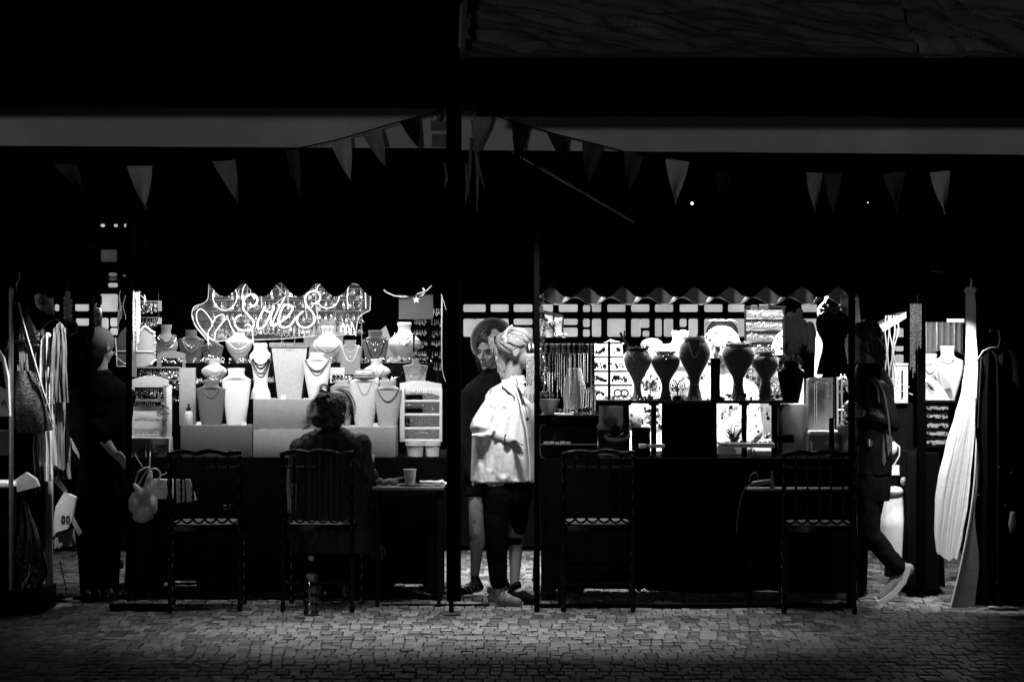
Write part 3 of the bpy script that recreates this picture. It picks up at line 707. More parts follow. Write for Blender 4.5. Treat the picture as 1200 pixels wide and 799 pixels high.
t = thing('earring_rack', 'second arched rack of dark earrings behind the grey slab at left', 'rack', P(200, 497, 1.15))
b = B(); b.pprism([(184, 431)]+[(184+33*k/8, 415-5.5*math.sin(PI*(.1+.8*k/8))) for k in range(9)]+[(217, 431), (213.5, 431), (213.5, 418), (189, 418), (189, 431)], 1.3, .015); part('arched_top', b, card_mid, t, smooth=False)
b = B(); b.pbox(189, 418, 213.5, 470, 1.33, .01); b.pbox(160, 428, 190, 497, 1.34, .01); part('dark_back', b, velvet_black, t)
b = B()
for y in (428, 443, 460): b.pbox(160, y, 211, y+2, 1.28, .03, .001)
part('rail', b, card_mid, t)
bits(t, 'earrings', silver, [(190, 213, 418, 10, 7, 1.3), (162, 210, 431, 20, 9, 1.5), (168, 210, 434, 16, 9, 1.3), (198, 210, 446, 5, 10, 1.3), (198, 210, 462, 5, 10, 1.4)], 1.265)
riser('upright grey slab standing behind the small dropper bottle', 210, 429.5, 228.5, 497, 1.05, .05, card_mid, 'display_slab', 'board')
t = thing('dropper_bottle', 'small clear dropper bottle with a black cap on the dark grey box', 'bottle', P(221, 496.8, .92))
b = B(); b.loft([(P(221, y, .92), U(r, .9), U(r, .9)) for y, r in ((496.8, 4.6), (496, 5), (484, 5), (481, 4), (479.5, 2.6))], 16); part('body', b, linen_pale, t)
b = B(); b.loft([(P(221, y, .92), U(r, .9), U(r, .9)) for y, r in ((480, 3), (476, 2.8), (475.5, 1.4), (471.5, .9))], 12); part('cap', b, plastic_dark, t)
# scalloped mirrors either side of the thin post
t = thing('mirror', 'grey mirror with a scalloped bright frame right of the thin post', 'mirror', P(172, 428, .95))
b = B(); b.pprism([(160, 396), (163, 388), (168, 381), (173, 382), (177, 386), (181, 388), (182, 420), (176, 426), (169, 428), (160, 428)], .95, .015); part('glass', b, linen_mid, t, smooth=False)
b = B(); b.pbox(154.5, 396, 160, 440, .95, .012); part('dark_side', b, card_grey, t)
pp = [(160, 396), (163, 388), (168, 381), (173, 382), (177, 386), (181, 388), (182, 404), (182, 420), (176, 426)]
b = B()
for (x0, y0), (x1, y1) in zip(pp, pp[1:]):
    for k in range(4): b.ball(P(x0+(x1-x0)*k/4+random.uniform(-.6, .6), y0+(y1-y0)*k/4, .94), U(random.uniform(.9, 1.8), .95), 6)
part('scalloped_frame', b, card_white, t)
b = B(); b.tube([P(160, 410, .94), P(181.5, 410.3, .94)], U(.5, .95), 5); part('crossbar', b, card_white, t)
t = thing('mirror', 'dark mirror with a thin white wire frame left of the thin post', 'mirror', P(142, 428, .95))
b = B(); b.pprism([(137, 397), (141, 388), (148, 381), (152, 380), (152, 427), (137, 427)], .96, .012); part('glass', b, M('dark_glass', .07, .3, .2, 12, 0), t, smooth=False)
b = B(); b.tube([P(x, y, .95) for x, y in ((135, 394), (136.5, 410), (137, 427.5), (152, 427.5))], U(.6, .95), 5); b.tube([P(136, 410, .95), P(152, 410, .95)], U(.5, .95), 5); b.tube([P(x, y, .945) for x, y in ((133.5, 410), (138, 418), (145, 424), (150, 425))], U(.35, .95), 5); part('wire_frame', b, card_white, t)
board('pale pot edge just left of the thin post', [(141, 467), (147, 467), (147, 490), (144.5, 490)], .9, .1, card_white, 'pot', 'pot')
# bundles hanging beside the post
b = B()
for k in range(11):
    x = random.uniform(155.5, 163); dx = random.uniform(-1, 4); n = 26
    yt, yb_ = 338+random.uniform(0, 8), random.uniform(385, 412)
    b.tube([P(x+dx*math.sin(PI*q/n)+random.uniform(-.2, .2), yt+(yb_-yt)*q/n, .8+.002*k) for q in range(n+1)], [U(.95 if q % 2 else .35, .8) for q in range(n+1)], 5)
solo('bead_bundle', b, card_white, 'thick bundle of pale beads hanging on the right of the thin post', 'necklaces')
b = B()
for k in range(6):
    x = random.uniform(137, 146); n = 20; yt, yb_ = 338+random.uniform(0, 20), random.uniform(365, 388)
    b.tube([P(x+1.5*math.sin(PI*q/n*2+k), yt+(yb_-yt)*q/n, .8) for q in range(n+1)], [U(.7 if q % 2 else .3, .8) for q in range(n+1)], 5)
solo('bead_bundle', b, metal_grey, 'loose dim strings of beads hanging on the left of the thin post', 'necklaces')
t = thing('hanging_rack', 'dark hanging rack with two bright price tags behind the bead bundle', 'rack', P(176, 386, 1.3))
b = B(); b.pbox(160, 351, 188, 352, 1.32, .01); b.pbox(160, 370, 188, 371, 1.32, .01); b.tube([P(163, 352, 1.32), P(163, 318, 1.32)], .002, 5); b.tube([P(186, 371, 1.32), P(186, 318, 1.32)], .002, 5); part('rail', b, metal_grey, t)
b = B(); b.pbox(184.8, 351, 189.5, 363, 1.31, .004); b.pbox(185, 371, 189.5, 378, 1.31, .004); part('price_tag', b, card_white, t)
bits(t, 'earrings', silver, [(163, 184, 352, 9, 10, 1.2), (163, 184, 371, 9, 9, 1.2), (164, 184, 357, 9, 9, 1.2), (164, 184, 376, 9, 7, 1.3)], 1.3)
b = B(); b.tube([P(x, y, .85) for x, y in ((162, 342), (167, 339), (171, 338), (169, 342), (171, 352))], U(.8, .85), 5); b.tube([P(x, y, .85) for x, y in ((164, 344), (169, 348), (170, 356))], U(.7, .85), 5)
solo('ribbon', b, pale_cloth, 'pale ribbon bow tied at the top of the bead bundle', 'ribbon')

# ---------------------------------------------------------------- neon sign
YN = 1.0
def z1(L): return [(220+x/7.06, 320+y/7.06) for x, y in L]
def z2(L): return [(300+x/7.99, 320+y/7.99) for x, y in L]
def spl(pp, sub=6):
    out = []; n = len(pp)
    for i in range(n-1):
        p0, p1, p2, p3 = pp[max(0, i-1)], pp[i], pp[i+1], pp[min(n-1, i+2)]
        for k in range(sub):
            t = k/sub
            out.append(tuple(.5*((2*p1[j])+(-p0[j]+p2[j])*t+(2*p0[j]-5*p1[j]+4*p2[j]-p3[j])*t*t+(-p0[j]+3*p1[j]-3*p2[j]+p3[j])*t**3) for j in (0, 1)))
    out.append(pp[-1]); return out
neon_hot = emit('neon_hot', 1.7); neon_mid = emit('neon_mid', .8); neon_dim = emit('neon_dim', .32, .5)
t = thing('neon_sign', 'white neon script sign reading Sales on a wavy clear panel', 'neon sign', P(330, 395, YN))
pm = bpy.data.materials.new('clear_acrylic'); pm.use_nodes = True; n_ = pm.node_tree.nodes; l_ = pm.node_tree.links
tr = n_.new('ShaderNodeBsdfTransparent'); tr.inputs[0].default_value = (.93, .93, .93, 1); mix = n_.new('ShaderNodeMixShader'); nz = n_.new('ShaderNodeTexNoise'); nz.inputs['Scale'].default_value = 14
mrr = n_.new('ShaderNodeMapRange'); mrr.inputs[1].default_value = .45; mrr.inputs[2].default_value = .75; mrr.inputs[3].default_value = .02; mrr.inputs[4].default_value = .08
l_.new(nz.outputs[0], mrr.inputs[0]); l_.new(mrr.outputs[0], mix.inputs[0]); l_.new(tr.outputs[0], mix.inputs[1]); l_.new(n_['Principled BSDF'].outputs[0], mix.inputs[2]); l_.new(mix.outputs[0], n_['Material Output'].inputs[0])
n_['Principled BSDF'].inputs['Base Color'].default_value = (.8, .8, .8, 1); n_['Principled BSDF'].inputs['Roughness'].default_value = .25
edge = spl(z1([(175, 70), (195, 65), (225, 90), (265, 130), (320, 138), (370, 125), (420, 80), (460, 62), (505, 80), (550, 120), (600, 140), (650, 138), (700, 100), (745, 72), (800, 78), (850, 115), (900, 138), (950, 132), (1000, 100), (1045, 72), (1095, 75), (1150, 115), (1200, 140)]), 3)
edge += spl(z2([(690, 165), (740, 172), (790, 150), (850, 105), (900, 88), (960, 100), (1020, 140), (1068, 165), (1068, 310), (1060, 340), (1000, 370), (960, 410), (945, 470)]), 3)
edge += spl([(417, 390), (380, 392), (320, 396), (268, 397), (250, 398), (234, 386), (225.5, 372), (225.5, 362), (229, 357), (237, 354.5), (242, 351), (244, 346), (244.8, 331)], 3)
b = B(); b.pprism(edge, YN+.012, .006); part('clear_panel', b, pm, t, smooth=False)
b = B(); b.tube([P(x, y, YN+.012) for x, y in edge], U(.45, YN), 5, True); part('panel_edge', b, neon_dim, t)
def neon(strokes, r, mat, Y=YN):
    for st in strokes:
        b = B(); b.tube([P(x, y, Y) for x, y in spl(st, 5)], U(r, Y), 7); part('neon_tube', b, mat, t)
neon([z1([(515, 272), (560, 250), (578, 215), (565, 180), (530, 165), (490, 180), (464, 220), (458, 280), (490, 325), (530, 370), (548, 410), (525, 450), (470, 464), (425, 455), (395, 425), (390, 385), (408, 352), (445, 335)]),
      z1([(642, 262), (605, 335), (578, 400), (580, 440), (605, 448), (640, 420), (680, 340), (715, 262)]), z1([(648, 300), (680, 312), (706, 292)]),
      z1([(720, 415), (770, 390), (820, 355), (862, 300), (862, 265), (830, 250), (795, 262), (765, 320), (752, 390), (770, 430), (805, 440), (850, 420), (890, 365), (955, 305)]),
      z1([(950, 310), (915, 345), (905, 390), (930, 428), (985, 440), (1035, 410), (1052, 365), (1030, 310), (990, 265), (972, 210), (990, 160), (1045, 138), (1088, 160), (1094, 205), (1068, 235), (1028, 245)])], .95, neon_hot)
neon([z1([(238, 100), (215, 150), (213, 215), (250, 275), (310, 297), (370, 270), (404, 210), (404, 150), (382, 115)]),
      z1([(172, 590), (170, 480), (205, 410), (160, 330), (110, 287), (75, 315), (80, 390), (130, 470), (215, 545), (228, 480), (285, 405), (305, 355), (285, 333), (240, 350), (210, 390), (200, 430)]),
      z1([(458, 220), (452, 150), (470, 95), (500, 70)]), z2([(575, 262), (620, 305), (680, 315), (742, 288), (775, 230), (778, 155)]), z2([(860, 325), (855, 220), (862, 130), (885, 90)]), z2([(1028, 320), (1025, 210), (1018, 135)]), z2([(570, 160), (575, 120), (605, 88)])], .6, neon_mid)
neon([z1([(806, 185), (760, 270), (722, 350), (700, 415), (716, 430), (740, 410)]), z1([(712, 275), (692, 340), (684, 410), (700, 428)])], .6, neon_hot)
neon([z1([(610, 280), (610, 145)]), z1([(830, 290), (830, 110)]), z1([(660, 290), (810, 180)]), z1([(730, 90), (815, 175)]), z1([(970, 130), (975, 270), (985, 375)]), z1([(1060, 80), (1062, 260), (1085, 410)]), z1([(40, 340), (60, 420), (130, 510), (200, 590)]), z1([(45, 300), (90, 262)])], .42, neon_dim)
coil = []
for k in range(150):
    u = k/149; coil.append((286+128*u-2.2*math.cos(k*.9), 386-2.0*math.sin(u*9)+6.5*math.sin(k*.9)))
b = B(); b.tube([P(x, y, YN-.03+.012*math.cos(k)) for k, (x, y) in enumerate(coil)], U(.45, YN), 5); part('coiled_cable', b, M('cable', .35, .4, .1, 20, 0), t)
neon([[(255, 383), (266, 372), (271, 382), (277, 391)], [(287, 380), (291, 378), (295, 384), (297, 400), (300, 404)], [(399, 388), (402, 377), (405, 390), (407, 378), (411, 391), (412, 376), (417, 392)]], .6, neon_mid, YN-.01)
b = B()
for x, y in ((310, 331), (372, 331), (430, 332), (262, 336)): b.tube([P(x, y, YN), P(x, 300, YN)], .0015, 5)
part('hanging_wire', b, metal_grey, t)

# small goods crowded round the busts
sd_ = bpy.data.objects['display_stand']
def scatter(b, n, xr, yr, Y, r=1.2):
    for k in range(n):
        x, y = random.uniform(*xr), random.uniform(*yr); p = P(x, y, Y+random.uniform(-.02, .02)); q = U(r*random.uniform(.6, 1.5), Y); c = random.random()
        if c < .4: b.ball(p, (q, q*.6, q*random.uniform(.7, 1.5)), 6)
        elif c < .7: b.tube([p+V((q*1.3*math.cos(a*PI/4), 0, q*1.3*math.sin(a*PI/4))) for a in range(8)], q*.32, 4, True)
        else: b.box(p-V((q, q*.3, q)), p+V((q, q*.3, q*random.uniform(.6, 1.6))))
for m_, n1 in ((card_white, 60), (silver, 70), (linen_mid, 40), (plastic_dark, 30)):
    b = B(); scatter(b, n1, (205, 465), (441, 447), 1.30, 1.3); scatter(b, n1, (180, 510), (418, 424), 1.58, 1.2); part('trinkets', b, m_, sd_, kind='stuff')
for m_, n1 in ((silver, 90), (card_mid, 60), (plastic_dark, 60)):
    b = B()
    for q in range(4): jewels(b, 248, 425, 338+14*q, 1.72+.01*q, n1//4+4, 11, 1.7)
    part('hanging_earrings', b, m_, sd_, kind='stuff')
b = B()
for q in range(5): b.tube([P(246, 337+13*q, 1.73), P(428, 337+13*q, 1.73)], .002, 4)
for x in (250, 290, 330, 372, 424): b.tube([P(x, 300, 1.74), P(x, 424, 1.74)], .003, 5)
part('hanging_grid', b, metal_grey, sd_)
for cx, py, Y, lab in ((303, 497, .88, None), (206, 497, .9, None)): pass
for x, y, Y, lab in ((233, 497, .90, 'tiny white price tag leaning before the dark grey tapered bust'), (286, 497, .90, 'tiny white price tag before the bright tapered bust'), (332, 466, .93, 'tiny white price tag before the tall tapered board'), (440, 498.5, .90, 'tiny white price tag between the two rightmost front busts')):
    b = B(); b.prism([P(x-3, y, Y), P(x+3, y, Y), P(x+2.6, y-4.5, Y+.004), P(x-2.6, y-4.5, Y+.004)], .002); solo('price_tag', b, card_white, lab, 'price tag', smooth=False)
# ================================================================ RIGHT JEWELLERY STALL
YS = .98
t = thing('display_shelf', 'long black shelf board on posts carrying the hourglass busts', 'shelf', P(815, 535, YS+.1))
b = B(); a, c_ = P(700, 468, YS-.06), P(930, 472, YS-.06); b.box((a.x, YS-.06, a.z-.018), (c_.x, YS+.22, a.z), .003); part('board', b, wood_dark, t)
for x0, x1 in ((731, 737), (763, 769), (869, 875), (904, 911)):
    b = B(); q, r = P(x0, 472, YS), P(x1, 535, YS); b.box((q.x, YS-.02, TZ+.003), (r.x, YS+.02, a.z-.018), .002)
    k = P((x0+x1)/2, 474, YS); b.box((q.x-.015, YS-.03, a.z-.03), (r.x+.015, YS+.03, a.z-.018), .002); part('support', b, metal_black, t)
def vase(label, cx, yt, ym, hm, yn, hn, yb, hb, mat):
    rows = [(yt, .50*hm), (yt+3, .62*hm), (yt+.45*(ym-yt), .9*hm), (ym, hm), (ym+.25*(yn-ym), .86*hm), (ym+.5*(yn-ym), .60*hm), (ym+.75*(yn-ym), .36*hm), (yn, hn), (yn+.45*(yb-yn), 1.25*hn), (yn+.8*(yb-yn), hb*.8), (yb, hb)]
    return bust(label, cx, rows, YS+.08, .62, mat)
hg_dark = M('hourglass_linen', .06, .8, .25, 60, .6, bscale=240, sheen=1.0); hg_pale = M('hourglass_pale', .2, .8, .2, 60, .5, bscale=240, sheen=.8)
v1 = vase('palest hourglass bust, leftmost on the shelf', 747, 406, 420, 16.5, 452, 4.2, 468, 9, hg_pale)
v2 = vase('dark hourglass bust second from left on the shelf, low and wide', 780, 411, 422, 17, 452, 4.4, 468, 9, hg_dark)
v3 = vase('tall dark hourglass bust wearing a fine looped chain, left of the black upright', 814, 394, 412, 19, 450, 6, 468, 11, hg_dark)
v4 = vase('tall dark hourglass bust just right of the woman in the white headscarf', 865, 400, 414, 19.5, 450, 6, 468, 11, hg_dark)
v5 = vase('small dark hourglass bust, rightmost of the five', 897.5, 412, 425, 15, 450, 6, 468, 10, hg_dark)
def crown(label, bb, r, y, n, mat, dr=.62, s=1.5):
    b = B()
    for k in range(n):
        a = 2*PI*k/n; rr = r*random.uniform(.75, 1.05); p = P(bb.cx+rr*math.cos(a), y+random.uniform(-2.2, 1.8), bb.Y)+V((0, U(rr*dr*math.sin(a), bb.Y), 0))
        b.ball(p, U(s*random.uniform(.6, 1.15), bb.Y), 6)
        if k % 4 == 0: b.tube([p, p+V((random.uniform(-.01, .01), 0, random.uniform(.012, .028)))], U(.5, bb.Y), 4)
    for k in range(3): b.tube([P(bb.cx+(r-k)*math.cos(a*PI/9), y+k*1.2-.6, bb.Y)+V((0, U((r-k)*dr*math.sin(a*PI/9), bb.Y), 0)) for a in range(18)], U(.7, bb.Y), 5, True)
    return solo('collar_necklace', b, mat, label, 'necklace')
crown('chunky dark bead collar round the top of the palest hourglass bust', v1, 13, 407, 26, plastic_dark)
crown('silvery collar round the top of the second hourglass bust', v2, 13, 411, 20, silver, s=.9)
crown('spiky silver collar round the top of the tall hourglass bust left of the black upright', v3, 14.5, 394.5, 26, silver, s=1.2)
crown('dark and silver bead collar on the hourglass bust right of the headscarf woman', v4, 15, 402, 34, gold, s=1.8)
crown('pale knotted collar on the rightmost hourglass bust', v5, 11, 411, 22, silver, s=1.2)
necklace('forked pale chain on the palest hourglass bust', v1, [(12, 410, 432, .4, 1), (8, 408, 424, .4, 0)], silver, [(2, 436, .8), (1, 440, .9), (0, 428, .8), (0, 446, .7)])
necklace('fine pale chain on the second hourglass bust', v2, [(5, 411, 418, .35, 0)], silver, [(0, 420, .7), (-1, 428, .6)])
necklace('long fine looped chain on the tall hourglass bust left of the black upright', v3, [(7, 398, 417, .45, 0)], gold)
necklace('short drop chain on the rightmost hourglass bust', v5, [(4, 413, 418, .35, 0)], gold, [(0, 424, .7), (0, 430, .5)])
for bb, lab in ((v3, 'thin bracelet round the waist of the hourglass bust left of the black upright'), (v4, 'thin bracelet round the waist of the hourglass bust by the headscarf woman'), (v5, 'thin bracelet round the waist of the rightmost hourglass bust'), (v2, 'thin bracelet round the waist of the second hourglass bust')):
    b = B(); yy = 449; b.tube([P(bb.cx+6.6*math.cos(a*PI/10), yy, bb.Y)+V((0, U(4.6*math.sin(a*PI/10), bb.Y), 0)) for a in range(20)], [U(.8 if a % 2 else .45, bb.Y) for a in range(20)], 5, True)
    solo('bracelet', b, silver, lab, 'bracelet')
bK = slab('black tapered display bust at the right end of the shelf', 927, 419, 434, 470.5, 9, 15.5, 9, YS+.02, velvet_black)
b = B()
for k in range(22):
    a = PI*k/21; b.box(P(927-12*math.cos(a)-2, 424-6*math.sin(a)+3, YS-.02), P(927-12*math.cos(a)+2, 424-6*math.sin(a)-3, YS-.03+.01*(k % 3)))
solo('plate_collar', b, silver, 'wide bright plate collar on the black tapered bust', 'necklace')
riser('narrow black upright box between two tall hourglass busts', 833.5, 418, 844, 468, YS-.03, .06, velvet_black, 'display_column', 'box')
riser('black cash box standing in front of the shelf supports', 776, 470, 840, 534, .88, .06, black_cloth, 'cash_box', 'box')
for cx, mat, lab in ((762, card_mid, 'grey Y shaped earring stand between the first two hourglass busts'), (794, velvet_black, 'black Y shaped earring stand between the second and third hourglass busts')):
    t = thing('earring_stand', lab, 'stand', P(cx, 468, YS))
    b = B(); b.pbox(cx-3.5, 462, cx+3.5, 468, YS-.01, .04, .002); b.tube([P(cx, 462, YS), P(cx, 449, YS)], U(.8, 1), 6)
    for sg in (-1, 1): b.tube([P(cx, 450, YS), P(cx+sg*2.5, 445, YS), P(cx+sg*6, 443.5, YS)], U(.9, 1), 6)
    part('stand', b, mat, t)
    for sg in (-1, 1):
        b = B(); b.tube([P(cx+sg*5.5+2.6*math.cos(a*PI/6), 450+4.5*math.sin(a*PI/6), YS-.01) for a in range(12)], U(.6, 1), 5, True); b.ball(P(cx+sg*5.5, 450, YS-.01), (U(1.1, 1), U(.5, 1), U(2, 1)), 6); part('earring', b, mat, t)
bell('overlit white bust standing behind the tall hourglass bust left of the headscarf woman', 797, 386, 440, 23, 1.5, plaster, .5)
# white backdrop with jewellery cards
t = thing('backdrop_panel', 'overlit white display panel full of jewellery behind the hourglass busts', 'panel', P(800, 535, 1.7))
b = B(); b.pprism([(738, 408), (772, 402), (800, 400), (832, 400), (872, 402), (900, 411), (942, 432), (942, 534), (738, 534)], 1.72, .015); part('panel', b, card_white, t, smooth=False)
bits(t, 'earrings', plastic_dark, [(752, 770, 440, 9, 12, 1.6), (752, 774, 474, 8, 8, 1.6), (752, 778, 486, 12, 12, 1.4), (842, 868, 474, 9, 10, 1.4), (845, 868, 484, 12, 10, 1.4), (876, 892, 476, 5, 12, 1.8), (876, 890, 490, 5, 12, 1.6), (842, 866, 500, 10, 8, 1.4), (878, 896, 440, 8, 20, 1.8), (905, 925, 445, 6, 15, 2), (783, 800, 448, 6, 12, 1.5), (850, 862, 452, 4, 12, 1.5)], 1.70)
board('white display card leaning under the left end of the shelf', [(702, 474), (730, 474), (730, 502), (701, 502)], 1.2, .01, card_white, 'display_card', 'card')
riser('white plastic box under the shelf, right of the leaning card', 733, 473, 752, 503, 1.25, .1, card_white, 'box', 'box')
board('grey card standing under the right part of the shelf', [(894, 473), (904, 473), (904, 512), (895, 512)], 1.3, .01, card_mid, 'display_card', 'card')
t = thing('pin_cushion', 'small black stand with a beaded chain draped below the leaning white card', 'stand', P(721, 512, 1.02))
b = B(); b.pbox(716, 498, 726, 510, 1.0, .05, .003); b.pbox(719, 495.5, 723, 498.5, 1.0, .03, .002); part('block', b, velvet_black, t)
b = B(); b.tube([P(711+1.0*k, 504.5+6.5*math.sin(PI*k/20), .97) for k in range(21)], [U(.7 if k % 2 else .3, 1) for k in range(21)], 5); part('chain', b, silver, t)
b = B(); b.tube([P(x, y, .95) for x, y in ((709, 508), (712, 513), (722, 514.5), (733, 513), (738, 508))], U(2.3, 1), 8); solo('wide_collar', b, card_grey, 'grey curved collar tray below the leaning white card', 'tray')
t = thing('tray', 'long low tray of bright trinkets on the table front right of centre', 'tray', P(875, 524, .8))
b = B(); b.pbox(842, 518, 908, 519.5, .8, .14); b.pbox(842, 519.5, 908, 523, .93, .01); part('base', b, card_white, t)
b = B(); jewels(b, 846, 906, 514, .9, 18, 5, 1.6); part('trinkets', b, silver, t, kind='stuff')
t = thing('tray', 'white tray with a dark patterned strip on the table front under the shelf', 'tray', P(764, 524, .8))
b = B(); b.pbox(749.5, 519, 757, 523.5, .8, .1); part('white_end', b, card_white, t); b = B(); b.pbox(773, 519, 779, 523.5, .8, .1); part('white_end', b, card_white, t)
b = B(); b.pbox(757, 519.4, 773, 523.2, .802, .1); part('patterned_strip', b, M('knit_strip', .15, .8, .9, 160, .2), t)
b = B()
for k in range(11): b.tube([P(757.5+k*1.4, 519.6, .8), P(758.9+k*1.4, 523, .8)], U(.35, .9), 4)
part('zigzag', b, card_white, t, kind='stuff')
riser('small black box between the cash box and the collar tray', 742, 500, 762, 533, .9, .2, velvet_black, 'display_box', 'box')
t = thing('card_holder', 'small bright fanned cards on the right table front', 'cards', P(852, 534, .82))
for k in range(6):
    b = B(); x = 842+k*3; b.pprism([(x, 523), (x+3.5, 522.5), (x+4.5+k*.2, 530), (x+2, 531)], .81+.008*k, .002); part('card', b, card_white, t, smooth=False)
t = thing('small_holder', 'little glass holder standing on the right table front', 'holder', P(880, 534, .82))
b = B()
for k in range(3): b.tube([P(877+k*3, 534, .84), P(878+k*3, 525, .84)], U(1, .8), 6)
part('holder', b, card_mid, t)
t = thing('leaf_spray', 'dark spiky ornament in front of the cards under the shelf', 'ornament', P(862, 516, .86))
b = B()
for k in range(16): b.cap(P(861+random.uniform(-4, 4), 515, .86), P(861+random.uniform(-13, 13), random.uniform(498, 512), .84), U(1.4, .9), U(.5, .9), 6)
part('ornament', b, plastic_dark, t)
# suitcase boxes at the left end, rail of bangles with chains, black grid with cards
t = thing('jewellery_case', 'black stacked jewellery case with rounded corners at the left end of the right stall', 'case', P(667, 536, .8))
b = B(); b.pbox(632.5, 485, 702, 495, .8, .4, .004); part('lid', b, wood_black, t)
b = B(); b.pbox(633, 496, 701, 536, .81, .38, .02); part('body', b, wood_black, t)
b = B(); b.tube([P(x, y, .808) for x, y in ((640, 495.5), (634.5, 497), (632.8, 503), (632.8, 528), (634.5, 534), (640, 535.5))], U(.6, .8), 6); part('edge_trim', b, metal_grey, t)
b = B(); b.pbox(634, 518.5, 700, 519.6, .802, .01); part('seam', b, metal_grey, t)
b = B()
for k in range(5): b.pbox(637+k*6.5, 516.3-random.random(), 642.5+k*6.5, 518.6, .80, .006)
part('label_strip', b, card_mid, t, kind='stuff')
b = B(); b.pbox(636, 483.2, 672, 485, .82, .2, .001); solo('tray', b, card_white, 'thin white tray lying on top of the black jewellery case', 'tray')
t = thing('bangle_rail', 'horizontal rail wrapped in fuzzy bangles with chains hanging below it', 'rail', P(657, 485, .9))
b = B()
for x in (664.5, 693): b.tube([P(x, 485, .9), P(x, 404, .9)], U(.9, .9), 6)
part('upright', b, metal_white, t)
b = B(); b.tube([P(619, 407, .9), P(697, 407, .9)], U(1.5, .9), 8); part('rail', b, metal_grey, t)
for k in range(46):
    x = 620+76*k/45
    b = B(); b.tube([P(x, 407, .9)+V((0, U(5.6, .9)*math.cos(a*PI/7), U(5.6, .9)*math.sin(a*PI/7))) for a in range(14)], U(random.uniform(.6, .95), .9), 5, True); part('bangle', b, (silver, gold, plastic_dark, card_white)[k % 4 if random.random() < .7 else 2], t)
b = B()
for k in range(26):
    x = 622+70*k/25+random.uniform(-1, 1); L_ = random.uniform(25, 62); n = 20
    b.tube([P(x+random.uniform(-.2, .2), 412+L_*q/n, .88+.02*(k % 2)) for q in range(n+1)], [U(.65 if q % 2 else .35, .9) for q in range(n+1)], 5)
part('hanging_chains', b, silver, t, kind='stuff')
t = thing('hanging_chain', 'long column of pale curly chains hanging beside the thin post', 'chains', P(634, 470, .6))
b = B()
for k in range(150):
    y = 340+110*k/150; w_ = 2+4.2*min(1, (y-338)/40); x = 634+random.uniform(-w_*.4, w_)
    p = P(x, y, .6+random.uniform(-.01, .01)); r = U(random.uniform(1.0, 1.9), .6)
    ax = random.uniform(0, PI)
    b.tube([p+V((r*math.cos(a*PI/4)*math.cos(ax), r*math.cos(a*PI/4)*math.sin(ax), r*math.sin(a*PI/4))) for a in range(8)], r*.3, 4, True)
part('links', b, silver, t)
b = B(); b.tube([P(632, 336, .6), P(635, 330, .6), P(635, 300, .6)], .002, 5); part('hook', b, metal_grey, t)
b = B()
for k in range(70):
    a = random.random()*2*PI; rr = 11*random.random()**.5; b.ball(P(638+rr*math.cos(a), 463-abs(4-rr*.4)-random.uniform(0, 4), .75+.004*rr*math.sin(a)), U(random.uniform(1, 1.9), .8), 6)
solo('bracelet_heap', b, silver, 'heap of pale bracelets on the grey bowl behind the thin post', 'bracelets')
b = B(); b.loft([(P(643, y, .8), U(r, .8), U(r, .8)) for y, r in ((484, 6), (482, 7), (475, 10), (467, 13), (466, 13))], 20); solo('bowl', b, linen_mid, 'grey bowl on the black case carrying a heap of bracelets', 'bowl')
b = B(); b.loft([(P(673, y, 1.05), U(r, 1), U(r*.6, 1)) for y, r in ((484, 9), (478, 12), (462, 13.5), (450, 13), (438, 10), (430, 8))], 20); solo('globe_stand', b, M('pale_plastic', .55, .4, .1, 12, .1), 'pale rounded plastic display form behind the hanging chains', 'display form')
b = B(); b.pbox(684, 455, 699, 484, .95, .05, .004); solo('pouch', b, velvet_black, 'small black pouch at the left end of the shelf', 'pouch')
b = B()
for k in range(7): b.tube([P(682+k*2.6, 455, .93), P(681+k*2.7+random.uniform(-1, 1), 484, .93)], U(.4, .9), 5)
for k in range(22): b.ball(P(random.uniform(681, 701), random.uniform(449, 458), .94), U(random.uniform(.8, 1.5), .9), 6)
solo('chain_tangle', b, silver, 'tangle of chains over the small black pouch', 'chains')
t = thing('earring_display', 'small tilted black frame of earrings hanging above the bangle rail', 'frame', P(648, 392, 1.6))
b = B(); b.pprism([(638, 364), (660, 369), (660, 392), (640, 394)], 1.62, .01); part('back', b, card_grey, t, smooth=False)
b = B()
for (x0, y0), (x1, y1) in (((637, 363), (660, 368.5)), ((660, 368.5), (659, 394)), ((649, 366), (649, 394))): b.tube([P(x0, y0, 1.6), P(x1, y1, 1.6)], U(1, 1.6), 6)
b.tube([P(640, 372, 1.58), P(655, 394, 1.58)], U(1.3, 1.6), 6); part('frame', b, metal_black, t)
bits(t, 'earrings', silver, [(641, 658, 371, 6, 6, 1.4), (650, 664, 388, 6, 6, 1.8)], 1.58)
t = thing('card_grid', 'black grid rack holding white jewellery cards left of the hourglass busts', 'rack', P(718, 468, 1.2))
b = B(); b.pprism([(697, 401), (710, 399), (716, 396), (722, 398), (736, 402), (748, 470), (697, 470)], 1.3, .01); part('back_card', b, card_white, t, smooth=False)
b = B(); b.pbox(712.3, 398, 715.6, 468, 1.2, .012)
for y, x0, x1 in ((400.5, 699, 729), (417, 695, 731), (433.5, 690, 736), (449.8, 686, 741)): b.pbox(x0, y-1, x1, y+1.2, 1.195, .012)
part('grid', b, metal_black, t)
bits(t, 'earrings', plastic_dark, [(698, 711, 404, 8, 9, 1.6), (717, 729, 404, 6, 9, 1.6), (696, 711, 421, 9, 9, 1.7), (716, 731, 421, 9, 9, 1.6), (694, 711, 437, 9, 9, 1.7), (717, 734, 437, 9, 9, 1.7), (690, 711, 453, 8, 12, 1.5)], 1.18)
b = B()
